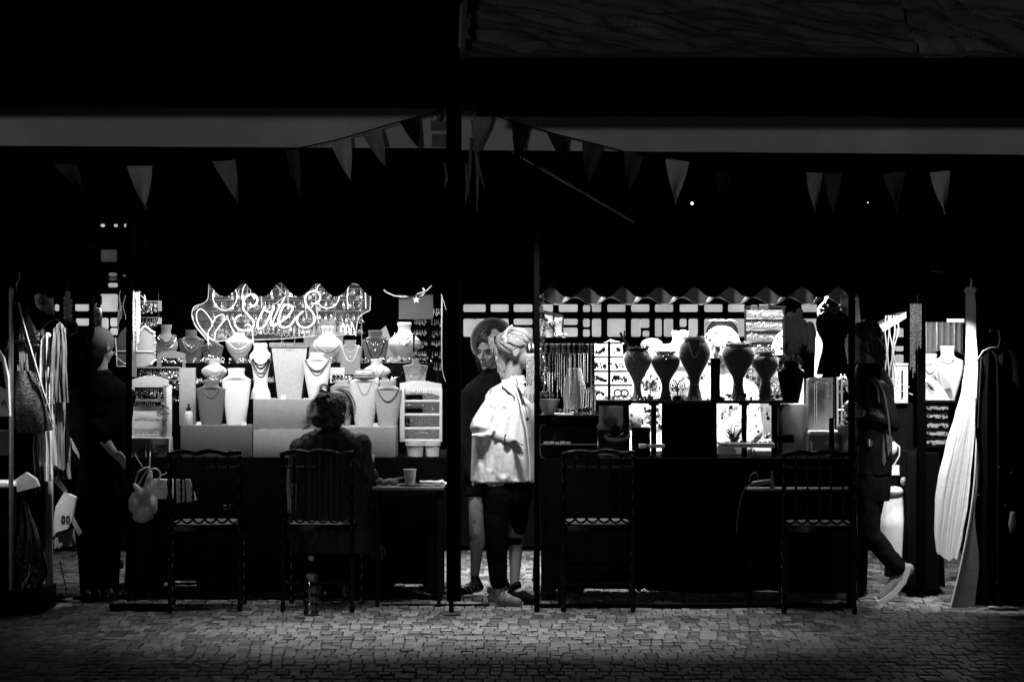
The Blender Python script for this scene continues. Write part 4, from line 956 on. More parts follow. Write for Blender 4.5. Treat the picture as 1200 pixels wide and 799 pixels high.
for cx in (724, 732): b.tube([P(cx+4.2*math.cos(a*PI/8), 459+4.2*math.sin(a*PI/8), 1.17) for a in range(16)], U(1.1, 1.2), 6, True)
part('bangle_pair', b, plastic_dark, t)
b = B(); b.pprism([(705, 408), (707.5, 404), (710, 408), (707.5, 413)], 1.18, .004); part('pendant', b, card_grey, t, smooth=False)
b = B(); b.cap(P(732, 404, 1.15), P(734, 415, 1.15), U(3.2, 1.1), U(3.6, 1.1)); b.tube([P(x, y, 1.14) for x, y in ((738, 408), (730, 396), (727, 388))], U(1.6, 1.1), 6); b.tube([P(731, 397, 1.14), P(732, 386, 1.14)], U(.9, 1.1), 6)
solo('hanging_pouch', b, velvet_black, 'dark fringed ornament hooked on the right of the card grid', 'ornament')
b = B(); b.loft([(P(764, y, 1.6), U(r, 1.6), U(r*.7, 1.6)) for y, r in ((405, 13), (402, 13.5), (398, 11.5), (395, 6), (394.5, 1))], 20)
solo('hat', b, linen_dark, 'grey domed hat behind the first two hourglass busts', 'hat')
# earring board at right back, shoulders of dark goods
t = thing('earring_board', 'large framed board of dark earring rows under the right awning', 'board', P(896, 415, 1.45))
b = B(); b.pbox(873, 360, 919, 414, 1.47, .01); part('back', b, M('felt', .05, .85, .4, 30, .3), t)
b = B()
for x in (872.5, 917.5): b.pbox(x, 358, x+2, 415, 1.45, .02)
b.pbox(872, 357, 921, 359, 1.45, .02); part('frame', b, metal_black, t)
b = B()
for y in (371, 384.5, 398, 411): b.pbox(874.5, y, 917.5, y+1.5, 1.45, .015)
part('rail', b, metal_grey, t)
bits(t, 'earrings', silver, [(875, 917, 361, 18, 9, 1.3), (875, 917, 374, 18, 9, 1.2), (875, 917, 387.5, 18, 9, 1.3), (875, 917, 401, 18, 9, 1.3)], 1.44)
b = B(); b.pprism([(905, 402), (911, 390), (917, 386), (917, 414), (903, 414)], 1.435, .006); part('price_card', b, card_white, t, smooth=False)
b = B()
for k in range(9):
    x = random.uniform(922, 950); b.cap(P(x, random.uniform(362, 380), 1.6), P(x+random.uniform(-8, 8), random.uniform(395, 412), 1.6), U(random.uniform(3, 8), 1.6), U(random.uniform(5, 9), 1.6), 8)
solo('hanging_scarves', b, black_cloth, 'dark hanging goods between the earring board and the dress form', 'scarves')
t = thing('dress_form', 'black dress form torso with ruffled neck on a thin pole', 'dress form', P(976, 535, .72))
b = B(); b.loft([(P(cx, y, .72), U(hx, .7), U(hx*.72, .7)) for cx, y, hx in cat([(976, 437, 18.5), (976, 434, 18.5), (976.5, 422, 16.5), (977, 408, 13.5), (976.5, 398, 13.5), (976, 388, 18), (976, 376, 20), (976, 368, 16), (977, 362, 8), (977, 356, 6), (977, 354, 5)])], 28); part('torso', b, velvet_black, t)
b = B()
for k in range(60):
    a = random.uniform(PI*.9, PI*1.75); r = random.uniform(12, 19); b.ball(P(976+r*math.cos(a)*.95, 372+random.uniform(-14, 20), .72)+V((0, U(r*.68*math.sin(a), .7), 0)), (U(2.2, .7), U(1, .7), U(1.4, .7)), 6)
for k in range(9): b.cap(P(976+random.uniform(-8, 8), 364, .7), P(976+random.uniform(-16, 12), random.uniform(352, 362), .68), U(2.4, .7), U(1.2, .7), 6)
part('ruffle', b, M('ruffle_cloth', .09, .6, .4, 40, .5), t)
b = B(); b.tube([P(977, 437, .72), P(977, 488, .72)], U(.9, .7), 7); b.tube([P(974.5, 488, .72), P(974.5, 534, .72)], U(3.1, .7), 8); part('pole', b, metal_black, t)
b = B(); b.loft([(P(974.5, 534, .72), U(9, .7), U(9, .7)), (P(974.5, 532, .72), U(8, .7), U(8, .7)), (P(974.5, 531, .72), U(3.2, .7), U(3.2, .7))], 18); part('base', b, metal_black, t)
t = thing('necklace_display', 'tall grey panel with fine chains hanging behind the dress form', 'panel', P(961, 505, 1.1))
b = B(); b.pprism([(947, 443), (950, 441), (978, 441), (978, 505), (950, 505), (947, 500)], 1.1, .012); part('panel', b, linen_mid, t, smooth=False)
b = B()
for x, L_ in ((954.5, 52), (957, 50), (964, 24), (966, 22), (970, 18), (973, 25)): b.tube([P(x, 445+L_*q/24, 1.09) for q in range(25)], [U(.9 if q % 2 else .3, 1.1) for q in range(25)], 5)
jewels(b, 948, 977, 444, 1.09, 14, 4, 1); part('chains', b, silver, t, kind='stuff')
b = B()
for x, m in ((981, 2), (986, 1.6)): b.pbox(x, 440, x+m, 503, 1.1, .02)
solo('rail_pair', b, metal_white, 'two thin pale uprights right of the chain panel', 'rails')
riser('grey box standing left of the chain panel under the shelf end', 911.5, 472, 944, 530, 1.1, .2, card_mid)
riser('white lipped dark box under the chain panel', 952, 508, 995, 534, 1.0, .2, card_grey)
b = B(); b.pbox(949, 503.5, 997, 507.8, .98, .24, .002); solo('tray', b, card_white, 'white tray lying on the box under the chain panel', 'tray')
riser('small dark tray on the table at the end of the shelf', 912, 508, 931, 517, .95, .1, velvet_black, 'tray', 'tray')
board('bright strip standing at the left of the chain panel', [(945, 442), (948.5, 442), (947.5, 530), (943.5, 530)], 1.12, .01, card_white, 'strip', 'strip')
b = B()
for k in range(60):
    x, y = random.uniform(986, 1012), random.uniform(432, 535); p = P(x, y, 1.2+random.uniform(-.03, .03)); r = U(random.uniform(1.5, 4), 1.2)
    if k % 3: b.ball(p, (r, r*.5, r*random.uniform(.6, 1.4)), 7)
    else: b.tube([p+V((r*1.4*math.cos(a*PI/5), 0, r*1.4*math.sin(a*PI/5))) for a in range(10)], r*.3, 5, True)
t = thing('trinket_cluster', 'cluster of bright bangles and trinkets behind the thin post at right', 'trinkets', P(999, 535, 1.2)); part('trinkets', b, silver, t, kind='stuff')
b = B()
for k in range(5): b.tube([P(968+k*.8, 346, 1.3), P(963-k*.6+3*math.sin(k), 360, 1.3), P(957+k, 395, 1.3), P(955+k*1.5, 440, 1.3)], U(1.0, 1.3), 6)
solo('hanging_scarf', b, white_cloth, 'thin bright ribbons hanging left of the dress form', 'ribbons')
b = B(); b.prism([P(x, y, 1.35) for x, y in ((958, 400), (966, 388), (972, 420), (962, 442), (955, 440))], .02); solo('pale_scarf', b, white_cloth, 'bright scarf hanging at the left waist of the dress form', 'scarf')
for pp, lab in (([(985, 345), (997, 341), (996, 430), (989, 410)], 'bright scarf hanging between the dress form and the thin post'), ([(1003, 345), (1006, 346), (1010, 390), (1006, 410), (1003, 402)], 'pale narrow scarf hanging right of the thin post')):
    b = B(); b.prism([P(x, y, 1.0) for x, y in pp], .02); solo('pale_scarf', b, white_cloth, lab, 'scarf')

shelf_ = bpy.data.objects['display_shelf']
for m_, n1 in ((plastic_dark, 46), (silver, 40), (card_mid, 24)):
    b = B(); scatter(b, n1, (704, 925), (461, 467.5), YS+.02, 1.4); scatter(b, n1, (704, 925), (474, 512), 1.22, 1.5); scatter(b, n1//2, (640, 700), (476, 484), .9, 1.3); scatter(b, n1, (846, 935), (424, 462), 1.5, 1.5); part('trinkets', b, m_, shelf_, kind='stuff')
for m_ in (plastic_dark, card_mid):
    b = B()
    for q in range(4): jewels(b, 745, 940, 408+13*q, 1.66, 26, 10, 1.5)
    part('hanging_earrings', b, m_, shelf_, kind='stuff')
# ================================================================ FAR RIGHT STALL
t = thing('storage_box', 'white upright plastic box with a dark slot on the right counter', 'box', P(1056, 472, 1.4))
b = B(); b.pbox(1048, 424, 1064, 471, 1.4, .1, .004); part('body', b, card_white, t)
b = B(); b.pbox(1056.5, 432, 1058.5, 463, 1.39, .012); part('slot', b, plastic_dark, t)
b = B(); b.pbox(1047.5, 424, 1064.5, 427, 1.395, .11); part('lid', b, card_mid, t)
b = B(); b.pbox(1045, 471, 1070, 540, 1.42, .2); solo('cabinet', b, wood_dark, 'dark cabinet under the white upright plastic box', 'cabinet')
b = B()
for k in range(13):
    x = 1067+k*1.05; y1 = random.uniform(400, 412) if k > 5 else random.uniform(425, 442); n = 40
    b.tube([P(x+random.uniform(-.15, .15), 354+(y1-354)*q/n, .85+.01*(k % 2)) for q in range(n+1)], [U(.75 if q % 2 else .45, .9) for q in range(n+1)], 5)
solo('tassel_chains', b, silver, 'curtain of bright fine chains hanging left of the dark right post', 'chains')
b = B()
for x, dx in ((1041, 1), (1044, -2), (1047, 1.5), (1050, 3), (1038, -1)):
    b.tube([P(x+dx*math.sin(q*.8), 368+88*q/12, 1.1) for q in range(13)], U(.75, 1.1), 5)
b.tube([P(x, y, 1.05) for x, y in ((1040, 440), (1052, 447), (1066, 452))], U(.7, 1.1), 5); b.tube([P(x, y, 1.05) for x, y in ((1042, 445), (1055, 456), (1070, 461))], U(.7, 1.1), 5)
solo('cords', b, pale_cloth, 'loose pale cords hanging right of the dark haired walker', 'cords')
glit = M('glitter', .25, .3, .95, 300, .6, metal=.5, bscale=400)
b = B(); b.grid(lambda u, v: P(1085+44*u, 376+36*v+3*math.sin(u*14)*v, 1.5)+V((0, .02*math.sin(u*40), 0)), 60, 6, .004)
solo('glitter_curtain', b, glit, 'dark glittering fringe curtain behind the white busts on the right', 'curtain')
b = B(); b.pbox(1110, 372, 1130, 376, 1.48, .02); solo('price_strip', b, card_white, 'short white strip above the glitter curtain', 'strip')
bX = slab('white bust high on the far right display beside the hanging white dress', 1110, 404, 421, 468, 8, 18, 6, 1.3, plaster, lean=.05)
necklace('fine chain with dark stones on the far right white bust', bX, [(9, 418, 424, .4, 0)], metal_grey, [(0, 415, .8), (3, 430, .7), (5, 440, .6)])
bY = slab('grey bust with pale chains left of the far right white bust', 1090, 413, 426, 470, 8, 14, 8, 1.4, linen_mid)
necklace('pale slanting chains on the far right grey bust', bY, [(8, 424, 436, .5, 0), (10, 424, 450, .5, 0)], silver)
board('dark wedge board between the two far right busts', [(1098, 428), (1102, 430), (1116, 452), (1104, 455)], 1.25, .02, card_mid)
t = thing('display_bust', 'low white bust block carrying dark brooches on the far right', 'bust', P(1097, 467, 1.1))
b = B(); b.pprism([(1083, 467), (1083, 447), (1089, 443), (1094, 442), (1099, 446), (1106, 454), (1113, 467)], 1.1, .12); part('block', b, plaster, t, smooth=False)
b = B()
for k in range(3): b.cap(P(1086+k*2, 447+k*3, 1.095), P(1092+k*2, 450+k*3, 1.095), U(.8, 1.1), U(.5, 1.1), 6)
part('brooch', b, plastic_dark, t)
t = thing('ring_shelf', 'dark shelf of trinket rows below the far right white busts', 'shelf', P(1098, 535, 1.1))
b = B(); b.pbox(1084, 468, 1122, 470, 1.06, .2)
for y in (481, 491, 501, 511, 521): b.pbox(1085, y, 1112, y+1.2, 1.08, .1)
b.pbox(1084, 468, 1114, 534, 1.2, .02); part('shelf', b, wood_dark, t)
bits(t, 'trinkets', card_mid, [(1087, 1111, y, 11, 5, 1.6) for y in (473, 483, 493, 503, 513)], 1.1)
b = B(); b.grid(lambda u, v: P(1062+(4*v if False else 0)+38*u, 535+148*v, 1.02)+V((0, .01*math.sin(u*18), 0)), 30, 6, .004); solo('counter_skirt', b, dark_cloth, 'dark cloth hung in front of the far right counter', 'cloth')
b = B(); b.pbox(1065, 531, 1074, 684, .93, .07, .004); solo('timber_upright', b, wood_dark, 'dark upright of the far right counter beside the covered white heap', 'upright')
# draped white heap, plugs and cable
b = B(); b.grid(lambda u, v: (lambda a, h: P(1048+(17.5-3.5*max(0, .6-v)**1.0)*math.sin(a)*(.55+.45*min(1, v*2.2)) , 569+93*v+2.2*math.sin(a*9)*v, 1.15)+V((0, -.10*math.cos(a)*(.3+.7*min(1, v*2.2)), 0)))(-PI/2+PI*u, 0), 40, 24, .004)
b.ball(P(1048, 574, 1.12), (U(11, 1.1), .05, U(6, 1.1)), 16)
solo('covered_bag', b, white_cloth, 'white cloth draped over a rounded heap behind the walking person', 'cloth')
b = B(); b.ball(P(1060, 562, 1.1), U(5, 1.1), 12); solo('round_lid', b, linen_mid, 'grey round knob on top of the white draped heap', 'knob')
b = B(); b.ball(P(1045, 524, 1.0), (U(6.5, 1), U(4, 1), U(8, 1)), 12); b.tube([P(x, y, 1.0) for x, y in ((1047, 516), (1054, 522), (1054, 532), (1049, 541), (1042, 552))], U(.9, 1), 6); b.tube([P(1043, 530, 1.0), P(1036, 545, 1.0), P(1033, 560, 1.0)], U(1.3, 1), 6)
solo('fan_lamp', b, white_cloth, 'white round lamp head with a looping cable right of the walker', 'lamp')
b = B(); b.pbox(1040, 551, 1062, 555, 1.3, .1); b.pbox(1046, 544, 1058, 551, 1.32, .05); solo('white_box', b, card_white, 'small white box on a shelf above the white draped heap', 'box')
# hanging white dress, grey leaning panel, dark garments at the right edge
def dress(u, v):
    L_ = [(0, 1132, 1142), (.06, 1131, 1143.5), (.15, 1132, 1143.5), (.28, 1131.5, 1145), (.38, 1127, 1145), (.48, 1119, 1144), (.60, 1108, 1141), (.72, 1099, 1138), (.80, 1095.5, 1135), (.92, 1095, 1128), (1, 1097, 1123)]
    for (a0, l0, r0), (a1, l1, r1) in zip(L_, L_[1:]):
        if a0 <= v <= a1: q = (v-a0)/(a1-a0); q = q*q*(3-2*q)*.4+q*.6; l = l0+(l1-l0)*q; r = r0+(r1-r0)*q; break
    else: l, r = L_[-1][1:]
    uu = u+.05*noise.noise((u*3, v*2, 5))
    fold = .03*noise.noise((u*1.8+v*.8, v*.9, 3))+.005*noise.noise((u*6+v*2.5, v*1.3, 8))+.003*noise.noise((u*17+v*2, v*2.5, 2))
    return P(l+(r-l)*uu+1.2*noise.noise((u*2, v*6, 1)), 338+(306+10*math.sin(u*2.4)+4*noise.noise((u*6, 0, 3)))*v, .55)+V((0, fold*(.35+v), 0))
t = thing('white_dress', 'long bright white cloth hanging from the far right awning and widening downwards', 'cloth', P(1120, 650, .55))
b = B(); b.grid(dress, 80, 90, .003); part('cloth', b, white_cloth, t)
b = B()
for k in range(8): b.ball(P(1137+5*math.cos(k*.8), 339+3*math.sin(k*.8), .54), U(2.5, .5), 8)
part('knot', b, white_cloth, t)
b = B(); b.tube([P(1138, 338, .55), P(1138, 326, .55), P(1136, 324, .55)], .004, 6); part('hook', b, metal_grey, t)
def lean(u, v):
    l = 1146-14*v**1.2-31*max(0, v-.35)**1.6*1.3; r = 1147+1*v
    return P(l+(r-l)*u, 465+251*v, .4)+V((0, .01*math.sin(u*4), 0))
b = B(); b.grid(lean, 10, 40, .02); solo('leaning_panel', b, M('slate_cloth', .09, .85, .25, 10, .4), 'dark grey cloth panel with a curved pale edge below the white hanging cloth', 'panel')
b = B(); b.tube([lean(0, k/40)+V((0, -.012, 0)) for k in range(41)], .005, 6); solo('panel_edging', b, white_cloth, 'bright curved piping along the dark grey panel', 'edging')
t = thing('hanging_coats', 'rack of long black coats on hangers at the right edge', 'coats', P(1175, 705, .3))
for k, (x0, x1, Y) in enumerate(((1146, 1178, .22), (1158, 1210, .32), (1180, 1240, .42))):
    def coat(u, v, x0=x0, x1=x1, Y=Y, k=k):
        sh = 16*(abs(u-.45)*2)**1.5*max(0, 1-v*9); inn = 1-.25*max(0, 1-v*5)
        xm = (x0+x1)/2; return P(xm+(x0+(x1-x0)*u-xm)*inn+2.5*math.sin(v*17)*max(0, 1-u*4), 408+sh+300*v, Y)+V((0, .03*math.sin(u*15+k), 0))
    b = B(); b.grid(coat, 40, 40, .006); part('coat', b, black_cloth, t)
b = B(); b.tube([P(x, y, .2) for x, y in ((1142, 425), (1152, 410), (1160, 406), (1170, 405), (1172, 396), (1171, 387), (1169, 386))], [U(.8, .2)]*7, 7); part('hanger', b, M('hanger_wire', .12, .4, .2, 20, 0), t)
b = B(); b.tube([P(x, y, .2) for x, y in ((1150, 410), (1148, 450), (1146, 500))], U(.6, .2), 5); part('lapel_edge', b, M('lapel', .05), t)
b = B()
for x, y in ((1147, 578), (1171, 545), (1185, 552), (1178, 590), (1186, 600), (1168, 680)): b.ball(P(x, y, .19), U(1.1, .2), 6)
part('button', b, silver, t, kind='stuff')
b = B(); b.tube([P(1160, 386, .3), P(1260, 386, .3)], .01, 7); solo('clothes_rail', b, metal_black, 'dark horizontal clothes rail above the black coats at right', 'rail')
b = B(); b.loft([(P(1187, 598, .15), U(3, .15), U(2, .15)), (P(1186, 612, .15), U(4.5, .15), U(2, .15)), (P(1185, 622, .15), U(1, .15), U(1, .15))], 8); solo('paper_tag', b, grey_cloth, 'small grey tag hanging on the black coats', 'tag')

# ================================================================ FAR LEFT CLOTHES AND BAGS
dmk = bpy.data.materials.new('floral_print'); dmk.use_nodes = True; n_ = dmk.node_tree.nodes; l_ = dmk.node_tree.links
tc = n_.new('ShaderNodeTexCoord'); wv = n_.new('ShaderNodeTexWave'); wv.wave_type = 'RINGS'; wv.inputs['Scale'].default_value = 16; wv.inputs['Distortion'].default_value = 14; wv.inputs['Detail'].default_value = 3; wv.inputs['Detail Scale'].default_value = 2.2
cr = n_.new('ShaderNodeValToRGB'); cr.color_ramp.elements[0].position = .45; cr.color_ramp.elements[0].color = (.02, .02, .02, 1); cr.color_ramp.elements[1].position = .62; cr.color_ramp.elements[1].color = (.13, .13, .13, 1)
l_.new(tc.outputs['Object'], wv.inputs[0]); l_.new(wv.outputs[0], cr.inputs[0]); l_.new(cr.outputs[0], n_['Principled BSDF'].inputs['Base Color']); n_['Principled BSDF'].inputs['Roughness'].default_value = .8
t = thing('tote_bag', 'dark floral tote bag hanging by long straps at the far left', 'bag', P(36, 503, .1))
def bag(u, v, sg):
    xl = 12-0*v; xr = 41+21*v
    return P(xl+(xr-xl)*u, 433+69*v+4*math.sin(u*PI)*v, .1)+V((0, sg*(.035*math.sin(PI*u)*math.sin(PI*min(1, v*.8+.1)))+.008*math.sin(u*9+v*5), 0))
b = B(); b.grid(lambda u, v: bag(u, v, -1), 24, 24, .003); b.grid(lambda u, v: bag(u, v, 1)+V((0, .01, 0)), 24, 24, .003); part('bag_body', b, dmk, t)
def strap(pts, w_, Y, mat, nm='strap', d=.004):
    L_ = [(x-w_/2, y) for x, y in pts]+[(x+w_/2, y) for x, y in pts[::-1]]
    b = B(); b.prism([P(x, y, Y) for x, y in L_], d); part(nm, b, mat, t, smooth=False)
strap([(19, 343), (14, 375), (10, 410), (7, 440)], 7, .09, dark_cloth); strap([(21, 343), (28, 375), (36, 410), (38, 437)], 8, .1, dark_cloth); strap([(26, 345), (33, 375), (41, 402)], 7, .13, dark_cloth)
b = B(); b.tube([P(x, y, .08) for x, y in ((22, 353), (27, 375), (34, 400), (40, 420), (50, 455), (57, 475), (62, 496))], U(1.2, .1), 6); part('edge_binding', b, pale_cloth, t)
b = B(); b.tube([P(x, y, .08) for x, y in ((18, 352), (14, 380), (9, 405), (6, 410))], U(.9, .1), 6); part('edge_binding', b, grey_cloth, t)
b = B(); b.tube([P(18, 345, .1), P(20, 330, .1), P(23, 326, .1), P(23, 318, .1)], U(1, .1), 6); part('hook', b, metal_grey, t)
t = thing('tote_bag', 'pale printed bag cut by the left edge of the view', 'bag', P(3, 488, .0))
b = B(); b.pprism([(-30, 410), (-2, 408), (4, 418), (9, 440), (11, 486), (-30, 488)], .0, .05); part('bag_body', b, white_cloth, t, smooth=False)
b = B(); b.pprism([(-30, 420), (2, 422), (7, 455), (-2, 450), (-30, 440)], -.004, .003); part('dark_patch', b, velvet_black, t, smooth=False)
b = B()
for k in range(5): b.tube([P(1+k*1.2, 468+2*math.sin(k*2), -.006), P(3+k*1.3, 475-3*math.sin(k), -.006)], U(.5, 0), 5)
part('print', b, velvet_black, t, kind='stuff')
t = thing('clothes_rack', 'rack of grey and pale garments hanging behind the floral tote', 'garments', P(60, 540, .35))
mid_cloth = M('mid_cloth', .13, .8, .3, 10, .4)
gm = [(36, 62, 384, 498, grey_cloth, .44), (46, 66, 388, 545, pale_cloth, .37), (60, 80, 376, 470, mid_cloth, .33), (58, 76, 436, 548, grey_cloth, .38), (66, 81, 450, 540, dark_cloth, .45), (53, 63, 428, 562, white_cloth, .32), (22, 44, 372, 440, mid_cloth, .42), (70, 84, 505, 560, grey_cloth, .5), (40, 54, 470, 575, mid_cloth, .5)]
for k, (x0, x1, y0, y1, m, Y) in enumerate(gm):
    def fg(u, v):
        sh = 9*(abs(u-.5)*2)**1.6*max(0, 1-v*4); fl = .75+.35*v+.12*noise.noise((k*3.3, v*2.4, 1)); xm = (x0+x1)/2+3*noise.noise((k*5.1, v*1.7, 9))
        fold = .045*noise.noise((u*5.5+k*7, v*1.3, k))+.018*noise.noise((u*13+k, v*3.1, k*2))
        return P(xm+(x1-x0)*(u-.5)*fl, y0+sh+(y1-y0)*v+5*noise.noise((u*3, k*2.2, 4))*v, Y)+V((0, fold, 0))
    b = B(); b.grid(fg, 34, 40, .004); part('garment', b, m, t)
b = B(); b.tube([P(40, 392, .36), P(55, 378, .36), P(66, 372, .36), P(78, 384, .36)], U(1, .3), 6); part('hanger', b, metal_black, t)
b = B(); b.tube([P(-20, 400, .38), P(48, 399, .38)], U(3, .3), 8); part('rail', b, metal_black, t)
t = thing('fabric_flower', 'white fabric rosette card hanging at the top left', 'ornament', P(50, 368, .4))
b = B(); b.pprism([(40, 345), (44, 342.5), (52, 344), (56, 348), (62, 348), (63, 367), (57, 367), (53, 364), (47, 362), (42, 357)], .42, .02); part('card', b, white_cloth, t, smooth=False)
b = B()
for k in range(9):
    a = k*.75; b.tube([P(48+(2+k*.55)*math.cos(a+q*.3), 352+(2+k*.55)*math.sin(a+q*.3), .41) for q in range(5)], U(1.2, .4), 6)
part('petal', b, pale_cloth, t)
t = thing('bead_garland', 'hanging string of plump pale beads ending in a dark wreath', 'garland', P(80, 400, .5))
for k in range(12):
    b = B(); b.ball(P(79.5+(2.5 if k % 2 else -2.5)*(k > 1), 342+k*2.9, .5-.01*(k % 2)), U(3.0, .5), 10); part('bead', b, M('bead', .45, .35, .4, 60, .1), t)
b = B(); b.tube([P(82+6.5*math.cos(a*PI/10), 382+6.5*math.sin(a*PI/10), .5) for a in range(20)], [U(2.8+.8*(a % 2), .5) for a in range(20)], 8, True)
for k in range(60):
    a = k*.41; b.ball(P(82+(7.5+random.uniform(-2, 3))*math.cos(a), 382+(7.5+random.uniform(-2, 3))*math.sin(a), .47), U(random.uniform(.6, 1.2), .5), 5)
part('wreath', b, M('wreath_leaf', .06, .7, .5, 60, .4), t)
b = B(); b.tube([P(79, 340, .5), P(80, 322, .5)], .002, 5); part('string', b, metal_grey, t)
b = B()
for k in range(7): b.tube([P(110+random.uniform(-1, 3), 352+k*1.2, .7)]+[P(110+k*1.3+1.5*math.sin(q), 360+q*(4.5+k*.5), .7) for q in range(9)], [U(.7, .7)]*1+[U(.9 if q % 2 else .4, .7) for q in range(9)], 5)
solo('hanging_beads', b, silver, 'fine pale beads hanging above the capped head at left', 'beads')
b = B(); b.pbox(104, 345, 110, 540, .62, .03, .003); solo('narrow_post', b, metal_black, 'black post left of the capped head', 'post')
# table edge, plastic bag, paper bags
b = B(); b.pbox(-40, 566, 11, 570, .1, .5, .003); solo('counter_board', b, card_white, 'pale counter edge cut by the left side of the view', 'counter')
b = B(); b.pbox(-40, 570, 10, 712, .12, .45, .003); solo('market_counter', b, black_cloth, 'black counter front at the left edge', 'counter')
b = B(); b.pbox(-40, 503, 11, 532, .12, .1, .01); solo('folded_shirts', b, grey_cloth, 'grey folded cloth on the counter at the left edge', 'cloth')
b = B(); b.pbox(-10, 692, 47, 718, -.05, .5, .004); solo('plinth', b, wood_dark, 'low black plinth on the paving at the far left', 'plinth')
film = M('plastic_film', .012, .18, .5, 30, .5, spec=.7)
def pbag(u, v):
    a = 2*PI*u; xl = 22-8*v+ (4*v if v > .7 else 0); xr = 26+36*v**.8 if v < .82 else 26+36*.85-60*(v-.82)
    cx, hw = (xl+xr)/2, (xr-xl)/2
    return P(cx+hw*math.cos(a), 578+112*v, .16)+V((0, .09*math.sin(a)*min(1, v*2), 0))+V((0, -.012*math.sin(a*7+v*9)-.008*math.sin(a*15+v*21), .006*math.sin(a*9)))
b = B(); b.grid(pbag, 60, 40); solo('plastic_bag', b, film, 'shiny black plastic bag hanging from the rail at lower left', 'bag')
t = thing('paper_bag', 'pale paper bag with two dark oval marks hanging at lower left', 'bag', P(76, 637, .5))
b = B(); b.pprism([(65, 592), (75, 575), (89, 581), (84, 608), (79, 618), (66, 622), (58, 634)], .5, .05); part('bag_body', b, white_cloth, t, smooth=False)
b = B()
for cx in (74, 79.5): b.tube([P(cx+1.7*math.cos(a*PI/5), 606-3.4*math.sin(a*PI/5)*1.0, .497) for a in range(10)], U(.65, .5), 5, True); b.tube([P(cx+1.8, 603, .497), P(cx+1.9, 610, .497)], U(.6, .5), 5)
part('letter', b, velvet_black, t)
b = B(); b.pprism([(60, 560), (67, 556), (79, 573), (76, 577)], .52, .01); b.pprism([(82, 606), (86, 604), (96, 622), (92, 626)], .52, .01); part('flap', b, pale_cloth, t, smooth=False)
t = thing('leaflet_bundle', 'bundle of grey leaflets below the pale paper bag', 'leaflets', P(74, 644, .5))
for k in range(6):
    b = B(); x = 62+k*4; b.pprism([(x, 626-k), (x+5, 622-k), (x+7, 637), (x+2, 642-k*.5)], .51+.012*k, .004); part('leaflet', b, linen_mid, t, smooth=False)
b = B(); b.pprism([(18, 560), (30, 552), (42, 560), (46, 568), (20, 575)], .3, .06); solo('cloth_heap', b, linen_mid, 'grey crumpled cloth heap above the black plastic bag', 'cloth', smooth=False)
t = thing('folding_chair', 'dark wire frame lying low in the shadow at left', 'frame', P(108, 690, 1.2))
b = B()
for a, c_ in (((88, 640), (120, 665)), ((96, 668), (124, 640)), ((84, 652), (108, 630)), ((100, 672), (108, 650)), ((112, 672), (126, 655)), ((70, 655), (78, 690)), ((124, 655), (130, 690))): b.tube([P(*a, 1.2), P(*c_, 1.25)], U(.9, 1.2), 6)
part('frame', b, M('frame_grey', .12, .4, .3, 20, .1), t)
b = B(); b.pprism([(136, 655), (143, 654), (145, 664), (134, 666)], 1.3, .02); solo('paper_scrap', b, linen_mid, 'grey scrap lying in the dark at the back left', 'paper', smooth=False)

